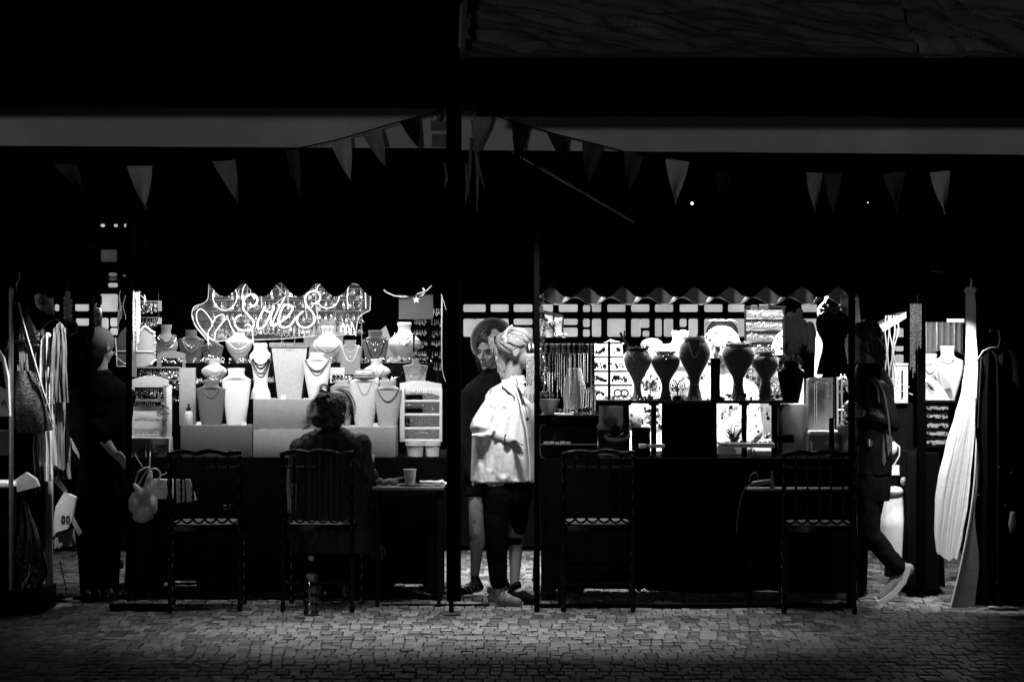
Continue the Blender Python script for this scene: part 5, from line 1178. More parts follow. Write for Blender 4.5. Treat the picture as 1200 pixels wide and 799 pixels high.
# ================================================================ CHAIRS, SMALL TABLE, FLOOR THINGS
def make_chair(label):
    t = thing('spindle_chair', label, 'chair', (0, 0, 0), 'black spindle back chairs in front of the stalls')
    W, zb, zt = .205, .50, .945
    for sx in (-1, 1):
        n = 30; b = B(); b.tube([(sx*W, .0-.03*(k/n), .0+(zt-.02)*k/n) for k in range(n+1)], [.0145+.004*math.sin(k*2.1) for k in range(n+1)], 9); part('back_post', b, wood_black, t)
        b = B(); b.tube([(sx*(W+.01), .42, .46*k/20) for k in range(21)], [.013+.004*math.sin(k*2.1) for k in range(21)], 9); part('front_leg', b, wood_black, t)
    b = B(); n = 40
    b.tube([(-W-.012+(2*W+.024)*k/n, -.032, zt-.018+.014*abs(math.sin(k/n*PI*2.5))+.012*math.sin(k/n*PI)) for k in range(n+1)], [.015]*(n+1), 9); part('top_rail', b, wood_black, t)
    b = B(); b.tube([(-W+2*W*k/20, -.02, zt-.09) for k in range(21)], .006, 8); part('cross_rail', b, wood_black, t)
    for k in range(1, 6):
        x = -W+2*W*k/6; n = 34; zz = [zb+.05+(zt-.02-zb-.05)*q/n for q in range(n+1)]
        b = B(); b.tube([(x, -.012-.018*q/n, zz[q]) for q in range(n+1)], [(.0105 if q % 4 == 0 else .0065 if q % 4 in (1, 3) else .005) for q in range(n+1)], 9); part('spindle', b, wood_black, t)
    for k in range(6):
        x0 = -W+2*W*k/6; b = B(); b.tube([(x0+(2*W/6)*q/10, -.012, zb+.05-.022*math.sin(PI*q/10)) for q in range(11)], .0065, 7); part('lower_loop', b, wood_black, t)
    b = B(); pts = [(-W-.005, .43), (-W+.015, .45), (W-.015, .45), (W+.005, .43), (W, .0)]+[(W-2*W*k/12, -.025*math.sin(PI*k/12)) for k in range(1, 12)]+[(-W, .0)]
    f = [b.bm.verts.new((x, y, .478)) for x, y in pts]; fl = b.bm.faces.new(f); r = bmesh.ops.extrude_face_region(b.bm, geom=[fl]); bmesh.ops.translate(b.bm, verts=[v for v in r['geom'] if isinstance(v, bmesh.types.BMVert)], vec=(0, 0, .034))
    bmesh.ops.recalc_face_normals(b.bm, faces=b.bm.faces[:]); es = [e for e in b.bm.edges if abs(e.verts[0].co.z-e.verts[1].co.z) < .001]; bmesh.ops.bevel(b.bm, geom=es, offset=.008, segments=2, affect='EDGES'); part('seat', b, wood_black, t)
    b = B(); b.prism([V((x*.93, .215+(y-.215)*.93, 0)) for x, y in pts], 0) if False else b.loft([((0, .215, .513), W*.93, .205), ((0, .215, .518), W*.95, .21), ((0, .215, .522), W*.90, .2)], 32, 5); part('seat_pad', b, M('seat_pad', .14, .8, .2, 30, .2), t)
    for (x0, y0), (x1, y1), z in (((-W, 0), (-W, .42), .2), ((W, 0), (W, .42), .2), ((-W, 0), (W, 0), .17), ((-W, .42), (W, .42), .24)):
        b = B(); b.tube([(x0+(x1-x0)*k/16, y0+(y1-y0)*k/16, z) for k in range(17)], [.008+.003*math.sin(k*1.9) for k in range(17)], 8); part('stretcher', b, wood_black, t)
    return t
chair0 = make_chair('empty black spindle chair in front of the left table with bags behind it')
def put_chair(c, px, Y, rz): c.location = (P(px, 700, Y).x, Y, 0); c.rotation_euler = (0, 0, math.radians(rz)); return c
put_chair(chair0, 240, .10, 4)
for px, Y, rz, lab in ((372, .12, -3, 'black spindle chair on which the woman with her back to us sits'), (701, .12, 0, 'empty black spindle chair in front of the black jewellery case'), (960, .02, -6, 'empty black spindle chair in front of the dress form pole')):
    c = copy_tree(chair0); c['label'] = lab; put_chair(c, px, Y, rz)
# small side table with cup, crumpled bag, napkins
t = thing('side_table', 'small dark side table with a pale edge beside the centre post', 'table', P(478, 715, .5))
b = B(); a, c_ = P(436, 569, .36), P(520, 573, .36); b.box((a.x, .36, a.z-.018), (c_.x, .74, a.z), .003); part('tabletop', b, M('table_laminate', .16, .45, .2, 20, .1), t)
for X in (a.x+.03, c_.x-.03):
    for Y in (.39, .71): b = B(); b.box((X-.012, Y-.012, 0), (X+.012, Y+.012, a.z-.018)); part('leg', b, metal_black, t)
ztab = a.z
def at_t(px, Y): return V((P(px, 500, Y).x, Y, ztab))
t = thing('paper_cup', 'pale paper cup with a scribbled print on a dark saucer', 'cup', at_t(480.5, .47))
q = at_t(480.5, .47); hcup = U(19.5, .47)
b = B(); b.loft([(q+V((0, 0, .008)), U(5.6, .47), U(5.6, .47)), (q+V((0, 0, hcup*.97)), U(7.4, .47), U(7.4, .47)), (q+V((0, 0, hcup)), U(7.9, .47), U(7.9, .47)), (q+V((0, 0, hcup*.985)), U(6.9, .47), U(6.9, .47)), (q+V((0, 0, hcup*.8)), U(6.6, .47), U(6.6, .47))], 28); part('cup', b, M('cup_paper', .55, .5, .06, 30, .05), t)
b = B()
cup_r = lambda zz: U(5.6+1.9*zz/hcup, .47)+.0008
for k, L_ in enumerate(([(-.5, .45), (-.1, .6), (0, .4), (.2, .55)], [(.1, .3), (.3, .5), (.35, .35), (.5, .6)], [(-.35, .3), (.0, .38), (.3, .28)])):
    b.tube([q+V((cup_r(v*hcup)*math.sin(u), -cup_r(v*hcup)*math.cos(u), v*hcup)) for u, v in spl(L_, 4)], .0022, 5)
part('print', b, card_grey, t)
b = B(); b.loft([(q+V((0, 0, .0)), U(8, .47), U(8, .47)), (q+V((0, 0, .004)), U(13, .47), U(13, .47)), (q+V((0, 0, .008)), U(13.2, .47), U(13.2, .47))], 28); solo('saucer', b, plastic_dark, 'dark saucer under the paper cup', 'saucer')
b = B()
for k in range(7): b.ball(at_t(442+k*3.6, .5)+V((0, 0, .022+.006*math.sin(k*2))), (.022, .018, .018+.004*(k % 2)), 8, Euler((0, random.uniform(-.5, .5), 0)).to_matrix())
b.cap(at_t(460, .5)+V((0, 0, .03)), at_t(474, .5)+V((0, 0, .05)), .014, .006)
me = remesh(b, .005, 3); o = bpy.data.objects.new('crumpled_bag', me); me.materials.append(M('crumpled_paper', .16, .5, .6, 60, .8)); C.objects.link(o); tagit(o, 'crumpled patterned bag lying left of the paper cup', 'bag'); roots[o.name] = V((0, 0, 0))
t = thing('napkin_pile', 'untidy pile of white napkins at the right end of the side table', 'napkins', at_t(508, .5))
for k in range(5):
    b = B(); z0 = ztab+.004+.006*k; cx = at_t(508+random.uniform(-3, 3), .5).x
    b.grid(lambda u, v: V((cx-.07+.14*u, .44+.12*v, z0+.012*noise.noise((u*2+k*3, v*2, k))**1)), 8, 6, .002); part('napkin', b, card_white, t)
# bottle on the paving
t = thing('water_bottle', 'clear plastic water bottle half full standing on the paving', 'bottle', (P(364.5, 722, -.06).x, -.06, .002))
bx, by = P(364.5, 722, -.06).x, -.06
pet = bpy.data.materials.new('clear_plastic'); pet.use_nodes = True; n_ = pet.node_tree.nodes; l_ = pet.node_tree.links
tr = n_.new('ShaderNodeBsdfTransparent'); gl = n_.new('ShaderNodeBsdfGlossy'); gl.inputs['Roughness'].default_value = .08; fr = n_.new('ShaderNodeFresnel'); fr.inputs[0].default_value = 2.1; mx = n_.new('ShaderNodeMixShader'); tr.inputs[0].default_value = (.9, .9, .9, 1)
nz = n_.new('ShaderNodeTexNoise'); nz.inputs['Scale'].default_value = 60; bpn = n_.new('ShaderNodeBump'); bpn.inputs['Strength'].default_value = .3; l_.new(nz.outputs[0], bpn.inputs['Height']); l_.new(bpn.outputs[0], gl.inputs['Normal'])
l_.new(fr.outputs[0], mx.inputs[0]); l_.new(tr.outputs[0], mx.inputs[1]); l_.new(gl.outputs[0], mx.inputs[2]); l_.new(mx.outputs[0], n_['Material Output'].inputs[0])
k_ = U(1, -.06); prof = [(.0, 8.2), (.6, 9), (4, 9), (6, 8.6), (8, 9), (14, 9), (16, 8.6), (18, 9), (24, 9), (26, 8.6), (28, 9), (38, 9), (40, 8.5), (42, 9), (49, 9), (54, 7.6), (60, 4.4), (63, 2.9), (64, 2.8), (66, 2.8)]
b = B(); b.loft([(V((bx, by, .004+h*k_)), r*k_, r*k_) for h, r in prof], 28); part('body', b, pet, t)
b = B(); b.loft([(V((bx, by, .006+h*k_)), r*k_, r*k_) for h, r in ((1, 8.2), (34, 8.6), (38.5, 8.6))], 28); part('water', b, M('water', .004, .2, .2, 20, 0, spec=.1), t)
b = B(); b.loft([(V((bx, by, .004+h*k_)), r*k_, r*k_) for h, r in ((63.5, 3.3), (67.5, 3.3), (68, 3))], 16); part('cap', b, M('blue_cap', .12, .4, .2, 20, 0), t)
b = B(); b.loft([(V((bx, by, .004+h*k_)), r*k_, r*k_) for h, r in ((42, 9.12), (49, 9.12))], 28); part('label_band', b, pet, t)
b = B()
for k, u in enumerate((-.5, -.25, 0, .25)):
    for dd in range(3): b.tube([V((bx+9.25*k_*math.sin(u+.05*dd), by-9.25*k_*math.cos(u+.05*dd), .004+(43.5)*k_)), V((bx+9.25*k_*math.sin(u+.05*dd+(.1 if dd == 1 else 0)), by-9.25*k_*math.cos(u+.05*dd), .004+(47.5)*k_))], .0007, 4)
part('lettering', b, card_mid, t, kind='stuff')
# crossed metal foot, floor strips
b = B(); b.pbox(448, 706, 640, 712, .45, .02); solo('floor_rail', b, wood_dark, 'low black rail lying across the paving behind the centre post', 'rail')
b = B(); b.pbox(128, 706, 200, 714, .15, .04); solo('floor_rail', b, wood_dark, 'short black foot rail under the left table corner', 'rail')
b = B(); b.pbox(632, 706, 1003, 717, .35, .03); solo('floor_rail', b, wood_dark, 'long black foot rail along the right stall', 'rail')
# carrier bag, paper bags under the left table
t = thing('carrier_bag', 'knotted translucent plastic carrier bag hanging at the left table corner', 'bag', P(165, 612, .55))
b = B()
for x, y, rx, rz in ((160, 588, 10, 14), (170, 598, 12, 12), (166, 578, 9, 9), (178, 590, 7, 13), (164, 604, 9, 7)): b.ball(P(x, y, .6), (U(rx, .6), U(8, .6), U(rz, .6)), 14)
b.cap(P(173, 575, .58), P(176, 552, .58), U(6, .6), U(3.5, .6)); b.cap(P(164, 574, .58), P(158, 567, .58), U(4, .6), U(3, .6))
bmesh.ops.translate(b.bm, verts=b.bm.verts, vec=(0, 0, 0))
me = remesh(b, .008, 4)
for v in me.vertices: v.co += V((noise.noise(v.co*38)*.006, noise.noise(v.co*30+V((5, 0, 0)))*.006, noise.noise(v.co*34)*.006))
poly = M('polythene', .5, .25, .35, 18, .6); partmesh('bag_body', me, poly, t)
for L_ in ([(158, 568), (162, 552), (172, 546), (176, 548)], [(176, 548), (184, 548), (188, 556), (182, 568)], [(160, 570), (168, 556), (174, 547)]):
    b = B(); b.tube([P(x, y, .58) for x, y in spl(L_, 4)], U(1.1, .6), 6); part('handle', b, poly, t)
b = B(); b.tube([P(175.5, 546, .58), P(176, 534, .6), P(176, 528, .7)], U(.6, .6), 5); b.tube([P(157, 530, .6), P(167, 545, .58)], U(.5, .6), 5); part('cord', b, pale_cloth, t)
t = thing('paper_bag', 'pale rectangular gift bag with cord handle hanging under the left table edge', 'bag', P(190, 583, .6))
b = B(); b.pbox(179, 560, 202, 583, .62, .06, .002); part('bag_body', b, linen_pale, t)
b = B(); b.tube([P(x, y, .61) for x, y in spl([(184, 562), (188, 556), (196, 552), (199, 546)], 4)], U(.7, .6), 5); part('handle', b, pale_cloth, t)
b = B()
for k in range(8): b.tube([P(186+k*1.6, 570, .617), P(187+k*1.6, 572.5, .617)], U(.35, .6), 4)
part('lettering', b, card_grey, t, kind='stuff')
for pp, lab in (([(206, 560), (215, 561), (216, 586), (207, 588)], 'grey paper bag behind the spindles of the empty left chair'), ([(217, 560), (222, 560), (230, 584), (219, 587)], 'narrow tilted grey paper bag behind the spindles of the empty left chair')):
    b = B(); b.pprism(pp, .6, .03); solo('paper_bag', b, linen_mid, lab, 'bag', smooth=False)
b = B(); b.tube([P(262, 590.5, .55), P(270, 590, .55)], U(.5, .5), 5); b.tube([P(262, 594.5, .55), P(270, 594, .55)], U(.5, .5), 5); solo('clip_pair', b, linen_mid, 'two short pale clips on the cloth behind the left chair', 'clips')
# folded bits on the right table front shelf
t = thing('side_table', 'low dark side table with a thin grey edge behind the right chair', 'table', P(940, 712, .5))
b = B(); a, c_ = P(876, 571, .5), P(1000, 573, .5); b.box((a.x, .5, a.z-.012), (c_.x, .7, a.z), .002); part('tabletop', b, M('edge_laminate', .10, .5, .2, 20, .1), t)
for X in (a.x+.02, c_.x-.02): b = B(); b.box((X-.012, .55, 0), (X+.012, .58, a.z-.012)); part('leg', b, metal_black, t)
t = thing('hair_dryer', 'small grey clamp tool with a trailing cable on the low right side table', 'tool', P(895, 571, .55))
b = B(); b.cap(P(883, 565, .55), P(902, 562, .55), U(3, .5), U(2.2, .5)); b.loft([(P(905, 571, .55), U(3.4, .5), U(3, .5)), (P(905, 562, .55), U(3, .5), U(2.6, .5)), (P(904.5, 551, .55), U(1, .5), U(1, .5))], 12); part('body', b, M('tool_grey', .14, .4, .3, 20, .1), t)
b = B(); b.tube([P(x, y, .53) for x, y in spl([(880, 566), (874, 570), (869, 580), (865, 600), (863, 625)], 4)], U(.9, .5), 6); b.tube([P(x, y, .53) for x, y in spl([(878, 564), (880, 555), (885, 552), (888, 556), (888, 570)], 4)], U(.6, .5), 6); part('cable', b, M('tool_cable', .10, .5, .3, 20, .1), t)

t = thing('hanging_chains', 'short cluster of fine chains hanging left of the thin post before a woman\'s face', 'chains', P(623, 480, .2))
b = B(); b.tube([P(616, 407, .2), P(630, 407, .14)], U(1.2, .2), 7); part('peg', b, metal_grey, t)
for k in range(7):
    b = B(); b.tube([P(617.5+1.4*k, 407, .2)+V((0, U(5.2, .2)*math.cos(a*PI/7), U(5.2, .2)*math.sin(a*PI/7))) for a in range(14)], U(.75, .2), 5, True); part('bangle', b, (silver, plastic_dark, card_white)[k % 3], t)
b = B()
for k in range(6):
    x = 617.5+1.6*k; L_ = random.uniform(36, 66); n = 22
    b.tube([P(x+random.uniform(-.2, .2), 412+L_*q/n, .19+.01*(k % 2)) for q in range(n+1)], [U(.55 if q % 2 else .3, .2) for q in range(n+1)], 5)
part('chains', b, silver, t, kind='stuff')
# ================================================================ PEOPLE
def prims(b, Y, L_):
    k = 1/sS(Y)
    for q in L_:
        if q[0] == 'c':
            (x0, y0, d0), (x1, y1, d1) = q[1], q[2]; b.cap(P(x0, y0, Y)+V((0, d0*k, 0)), P(x1, y1, Y)+V((0, d1*k, 0)), q[3]*k, q[4]*k, 14)
        elif q[0] == 'e':
            x, y, d = q[1]; b.ball(P(x, y, Y)+V((0, d*k, 0)), (q[2][0]*k, q[2][1]*k, q[2][2]*k), 20, q[3] if len(q) > 3 else None)
        elif q[0] == 'l':
            b.loft([(P(cx, y, Y)+V((0, dd*k, 0)), hx*k, hy*k) for y, cx, dd, hx, hy in cat(q[1], 4)], 32)
    return b
def wrinkle(me, amp, f=(14, 14, 6), seed=0):
    me.update()
    ns = [v.normal.copy() for v in me.vertices]
    for v, n in zip(me.vertices, ns):
        c = v.co
        d = noise.noise((c.x*f[0]+seed, c.y*f[1], c.z*f[2]))+.5*noise.noise((c.x*f[0]*2.3, c.y*f[1]*2.3+seed, c.z*f[2]*2.3))
        v.co += n*(amp*(d-.5*abs(d)))
    return me
HEAD = [('e', (0, .012, .03), (.074, .094, .086)), ('e', (0, -.034, -.028), (.060, .055, .074)), ('e', (0, -.043, -.074), (.043, .040, .034)), ('e', (0, -.077, -.098), (.017, .014, .014)),
        ('e', (.036, -.064, -.03), (.022, .018, .020)), ('e', (-.036, -.064, -.03), (.022, .018, .020)), ('c', (-.034, -.080, .021), (.034, -.080, .021), .011, .011),
        ('c', (0, -.088, .008), (0, -.110, -.03), .0075, .0125), ('e', (.011, -.098, -.034), (.009, .009, .007)), ('e', (-.011, -.098, -.034), (.009, .009, .007)),
        ('c', (-.016, -.088, -.0605), (.016, -.088, -.0605), .006, .006), ('c', (-.013, -.087, -.071), (.013, -.087, -.071), .0068, .0068),
        ('e', (.074, .010, -.006), (.007, .015, .024)), ('e', (-.074, .010, -.006), (.007, .015, .024))]
for sg in (-1, 1):
    for q in range(9):
        a, a2 = (-70+q*30)*PI/180, (-40+q*30)*PI/180; HEAD.append(('c', (sg*(.080+.004*math.cos(a)), .013+.017*math.cos(a), -.002+.028*math.sin(a)), (sg*(.080+.004*math.cos(a2)), .013+.017*math.cos(a2), -.002+.028*math.sin(a2)), .0042, .0042))
def head_mat(pos, yaw, pitch=0, roll=0, scale=1): return Matrix.Translation(V(pos)) @ Euler((math.radians(pitch), math.radians(roll), math.radians(yaw))).to_matrix().to_4x4() @ Matrix.Scale(scale, 4)
def head_prims(b, m):
    R = m.to_3x3().normalized(); s_ = m.to_scale().x
    for q in HEAD:
        if q[0] == 'e': b.ball(m @ V(q[1]), tuple(r*s_ for r in q[2]), 24, R)
        else: b.cap(m @ V(q[1]), m @ V(q[2]), q[3]*s_, q[4]*s_, 12)
lip_mat = M('lips', .16, .4, .1, 40, .1); eye_mat = M('dark_eye', .025, .2, .2, 40, 0)
def face_parts(t, m, closed=False, brow=hair_dark):
    R = m.to_3x3().normalized(); s_ = m.to_scale().x
    for sx in (-1, 1):
        b = B(); b.ball(m @ V((sx*.031, -.0835, -.001)), (.0145*s_, .007*s_, (.0035 if closed else .0065)*s_), 12, R); part('eye', b, eye_mat, t)
        b = B(); b.tube([m @ V((sx*x, -y, z)) for x, y, z in ((.013, .094, .018), (.025, .094, .023), (.038, .088, .022), (.046, .080, .016))], [.003*s_, .0036*s_, .003*s_, .0012*s_], 6); part('eyebrow', b, brow, t)
    b = B(); b.tube([m @ V((x, -y, z)) for x, y, z in ((-.024, .088, -.0645), (-.012, .0965, -.061), (0, .097, -.0625), (.012, .0965, -.061), (.024, .088, -.0645))], [.0016*s_, .0048*s_, .0052*s_, .0048*s_, .0016*s_], 8)
    b.tube([m @ V((x, -y, z)) for x, y, z in ((-.02, .088, -.068), (-.01, .095, -.072), (0, .096, -.073), (.01, .095, -.072), (.02, .088, -.068))], [.0016*s_, .0046*s_, .0052*s_, .0046*s_, .0016*s_], 8); part('lips', b, lip_mat, t)
def hand(b, w, d, up, s_=1., curl=.5, spread=.0):
    """w wrist, d pointing direction, up = side of the thumb; palm normal = d x up"""
    d = V(d).normalized(); up = (V(up)-d*V(up).dot(d)).normalized(); n = d.cross(up)
    for k, f in enumerate((-.026, -.009, .009, .026)):
        base = V(w)+d*.02*s_+up*f*.75*s_; kn = V(w)+d*(.085-.004*abs(k-2))*s_+up*f*s_
        b.cap(base, kn, .0125*s_, .0105*s_, 10)
        L_ = (.062, .075, .080, .072)[k]*s_; p = kn; ang = 0; r = .0088*s_
        for q, fr in enumerate((.42, .32, .26)):
            ang += curl*(.9 if q == 0 else 1.1)
            dd = (d*math.cos(ang)+n*math.sin(ang)+up*spread*(k-1.5)).normalized(); e = p+dd*L_*fr
            b.cap(p, e, r, r*.9, 9); p = e; r *= .9
    p0 = V(w)+d*.03*s_+up*.022*s_; p1 = p0+(d*.55+up*.75+n*.3).normalized()*.034*s_; p2 = p1+(d*.85+up*.25+n*.4).normalized()*.032*s_; p3 = p2+(d+n*.35).normalized()*.022*s_
    b.cap(p0, p1, .0125*s_, .011*s_, 9); b.cap(p1, p2, .0105*s_, .0092*s_, 9); b.cap(p2, p3, .0092*s_, .008*s_, 9)
def strands(t, Y, L_, n, r, mat, jit=2.5, nm='hair_strands', dy=0):
    b = B()
    for st in L_:
        for k in range(n):
            ox, oy, od = random.uniform(-jit, jit), random.uniform(-jit, jit), random.uniform(-jit, jit)
            pts = spl([(x+ox*(.5+.5*q/len(st))+random.uniform(-.5, .5), y+oy) for q, (x, y) in enumerate(st)], 3)
            b.tube([P(x, y, Y)+V((0, U(od+dy, Y), 0)) for x, y in pts], [U(r, Y)]*(len(pts)-1)+[U(r*.3, Y)], 4)
    return part(nm, b, mat, t, kind='stuff')
def shoe(b, heel, toe, up, w_=.045, h=.06):
    heel, toe, up = V(heel), V(toe), V(up); d = toe-heel
    b.cap(heel+up*h*.55, heel+d*.45+up*h*.5, w_*.8, w_*.85, 12); b.cap(heel+d*.4+up*h*.42, heel+d*.86+up*h*.22, w_*.9, w_*.62, 12); b.cap(heel+up*h*.6, heel+d*.18+up*(h+.035), w_*.75, w_*.72, 12)

def comb(t, m, mat, starts, tie, n_, r=.0021, tail=None, c=(0, .02, .04), rad=(.090, .106, .094), nm='hair_strands', lift=.004):
    """strands lying on the scalp from each start to the tie point, then hanging along tail (head coordinates)"""
    b = B(); c = V(c)
    E = lambda v: V((v.x/rad[0], v.y/rad[1], v.z/rad[2]))
    for k in range(n_):
        s0 = V(starts[k % len(starts)])+V([random.uniform(-.009, .009) for _ in range(3)]); e0 = V(tie)+V([random.uniform(-.014, .014) for _ in range(3)])
        a, d = E(s0-c).normalized(), E(e0-c).normalized(); pts = []; up = random.uniform(0, lift)
        for q in range(9):
            f = q/8; w_ = (a*(1-f)+d*f+V((0, 0, .10*math.sin(PI*f)))).normalized(); ln = 1+up*10*math.sin(PI*f)
            pts.append(c+V((w_.x*rad[0], w_.y*rad[1], w_.z*rad[2]))*ln)
        if tail:
            for q in tail: pts.append(V(q)+V((random.uniform(-.022, .022), random.uniform(-.016, .016), random.uniform(-.02, .02))))
        rs = [r*.6]+[r]*(len(pts)-2)+[r*.25]
        b.tube([m @ p_ for p_ in pts], rs, 5)
    return part(nm, b, mat, t, kind='stuff')
def crease(me, Y, lines, depth, wpx, front=True):
    """press fold valleys along photo-measured lines into the camera side of a garment"""
    import numpy as np
    me.update(); n = len(me.vertices); co = np.empty(n*3); me.vertices.foreach_get('co', co); co = co.reshape(-1, 3)
    nr = np.empty(n*3); me.vertices.foreach_get('normal', nr); nr = nr.reshape(-1, 3); w2 = wpx/sS(Y); best = np.full(n, 9.)
    for L_ in lines:
        pp = [P(x, y, Y) for x, y in spl(L_, 3)]
        for a, c_ in zip(pp, pp[1:]):
            dx, dz = c_.x-a.x, c_.z-a.z; q = np.clip(((co[:, 0]-a.x)*dx+(co[:, 2]-a.z)*dz)/(dx*dx+dz*dz+1e-9), 0, 1)
            best = np.minimum(best, np.hypot(co[:, 0]-a.x-q*dx, co[:, 2]-a.z-q*dz))
    co[:, 1] += np.where(nr[:, 1] < -.05, depth*(.35*np.exp(-(best/w2)**2)-np.exp(-((best-1.5*w2)/w2)**2)), 0)
    me.vertices.foreach_set('co', co.ravel()); me.update()
    return me
# ---- woman in the white shirt
Y = .5
t = thing('person', 'woman in a loose white shirt with pinned up pale hair standing between the stalls', 'person', P(594, 708, Y))
hm = head_mat(P(609, 410, Y), 84, 0, 0, 1.06)
b = B(); head_prims(b, hm)
prims(b, Y, [('c', (604, 422, 2), (599, 450, 3), 10, 11), ('l', [(448, 599, 2, 14, 11), (458, 599, 2, 28, 16), (480, 598, 2, 28, 19), (520, 596, 2, 25, 18), (548, 595, 2, 27, 19), (566, 595, 2, 24, 19)]),
             ('c', (580, 462, -6), (566, 503, -12), 9, 7.5), ('c', (566, 503, -12), (596, 514, -24), 7.4, 5), ('c', (610, 464, 18), (608, 505, 20), 9, 7), ('c', (608, 505, 20), (606, 545, 22), 6.5, 4.5),
             ('c', (584, 560, -6), (581, 622, -10), 15, 10.5), ('c', (581, 622, -10), (585, 688, -8), 10.5, 6), ('c', (606, 560, 10), (605, 622, 12), 15, 10), ('c', (605, 622, 12), (603, 684, 14), 9.5, 5.5),
             ('c', (585, 692, -8), (602, 702, -16), 6, 4.5), ('c', (603, 690, 14), (620, 701, 6), 6, 4.5)])
hand(b, P(595, 513.5, Y)+V((0, -U(24, Y), 0)), (.80, -.15, -.58), (.45, -.5, .75), .92, .42)
hand(b, P(606, 545, Y)+V((0, U(22, Y), 0)), (0, 0, -1), (0, -1, 0), .9, .4)
partmesh('body', remesh(b, .0042, 4), skin, t)
face_parts(t, hm, brow=hair_pale)
b = B(); prims(b, Y, [('l', [(438, 604, 2, 11, 11), (444, 603, 2, 14, 13), (450, 602, 2, 18, 15), (457, 600, 2, 23, 17), (466, 598, 2, 29, 20), (480, 596, 2, 33, 23), (505, 592, 2, 38, 25), (535, 591, 2, 39, 25), (563, 590, 2, 39.5, 25)]), ('c', (595, 456, -1), (581, 467, -5), 12, 13.5), ('c', (582, 470, -5), (566, 496, -11), 13.5, 13.5), ('e', (565, 499, -12), (14, 13, 10)), ('e', (570, 505, -15), (9, 9, 6)),
                      ('c', (608, 468, 14), (608, 500, 18), 13, 11)])
me = remesh(b, .006, 5); wrinkle(me, .010, (10, 10, 2.6), 3); wrinkle(me, .0035, (22, 22, 5), 8); wrinkle(me, .0012, (60, 60, 40), 5)
crease(me, Y, [[(586, 450), (584, 468), (578, 492)], [(590, 478), (584, 505), (572, 545)], [(602, 470), (598, 500), (590, 552)], [(612, 472), (609, 505), (606, 556)], [(566, 470), (561, 490)], [(574, 476), (570, 492)], [(562, 522), (568, 545), (566, 560)]], .010, 4.0)
partmesh('shirt', me, shirt_cloth, t)
b = B(); b.tube([P(x, y, Y)+V((0, U(d, Y), 0)) for x, y, d in ((563, 508, -25), (572, 507, -27), (578, 502, -24), (577, 498, -14), (568, 498, -2), (558, 503, -8), (556, 508, -18), (563, 508, -25))], U(3.4, Y), 10)
me = remesh(b, .005, 3); wrinkle(me, .005, (50, 50, 50), 2); partmesh('rolled_cuff', me, shirt_cloth, t)
b = B()
b.grid(lambda u, v: P(588+15*u+1*v, 443+4*u+(7+9*u)*v, Y)+V((0, -U(8+5*u+9*v, Y), 0)), 8, 8, .004); b.grid(lambda u, v: P(604+5*u+7*v, 446+1*u+(13-3*u)*v, Y)+V((0, -U(15+1*u+9*v, Y), 0)), 6, 8, .003)
me = None; part('collar', b, shirt_cloth, t)
b = B(); b.tube([P(x, y, Y)+V((0, -U(d, Y), 0)) for x, y, d in ((604, 452, 17), (611, 475, 25), (617, 500, 28), (620, 530, 29), (621, 560, 29))], U(1.0, Y), 6); part('placket', b, shirt_cloth, t)
b = B(); prims(b, Y, [('l', [(556, 594, 2, 31, 21), (566, 594, 2, 31, 21), (580, 594, 2, 30, 21), (590, 594, 2, 29, 20)]), ('c', (583, 575, -6), (581, 624, -10), 17.5, 14), ('c', (581, 624, -10), (584, 678, -9), 14, 10.5), ('c', (607, 575, 10), (606, 618, 11), 17, 11)])
me = remesh(b, .006, 6); wrinkle(me, .005, (12, 12, 14), 5); partmesh('trousers', me, black_cloth, t)
b = B(); b.loft([(P(603, y, Y)+V((0, U(12, Y), 0)), U(r, Y), U(r*.9, Y)) for y, r in ((629, 10.5), (627, 11.6), (622, 11), (618, 12.2), (613, 11.4), (609, 12.2), (604, 11.2), (600, 11))], 24); part('gathered_hem', b, grey_cloth, t)
b = B(); b.loft([(P(603, y, Y)+V((0, U(12, Y), 0)), U(r, Y), U(r*.9, Y)) for y, r in ((637, 9.6), (629, 10.8), (628.5, 10.6))], 20); part('hem_band', b, black_cloth, t)
b = B(); shoe(b, P(578, 707, Y)+V((0, -.02, .012)), P(611, 707, Y)+V((0, -.10, .012)), (0, 0, 1)); part('shoe', remesh_bm(b) if False else b, M('trainer', .13, .7, .5, 60, .5), t)
b = B(); b.prism([P(x, 707.5, Y)+V((0, -.06, 0)) for x in (574, 613)]+[P(613, 704, Y)+V((0, -.06, 0)), P(574, 703, Y)+V((0, -.06, 0))], .08)
for k in range(4): b.tube([P(590+k*3.5, 690+k*2.6, Y)+V((0, -.085, 0)), P(594+k*3.5, 694+k*2.6, Y)+V((0, -.05, 0))], U(.9, Y), 5)
part('sole_and_laces', b, grey_cloth, t)
b = B(); shoe(b, P(600, 706, Y)+V((0, .08, .012)), P(628, 706, Y)+V((0, .0, .012)), (0, 0, 1)); part('shoe', b, dark_cloth, t)
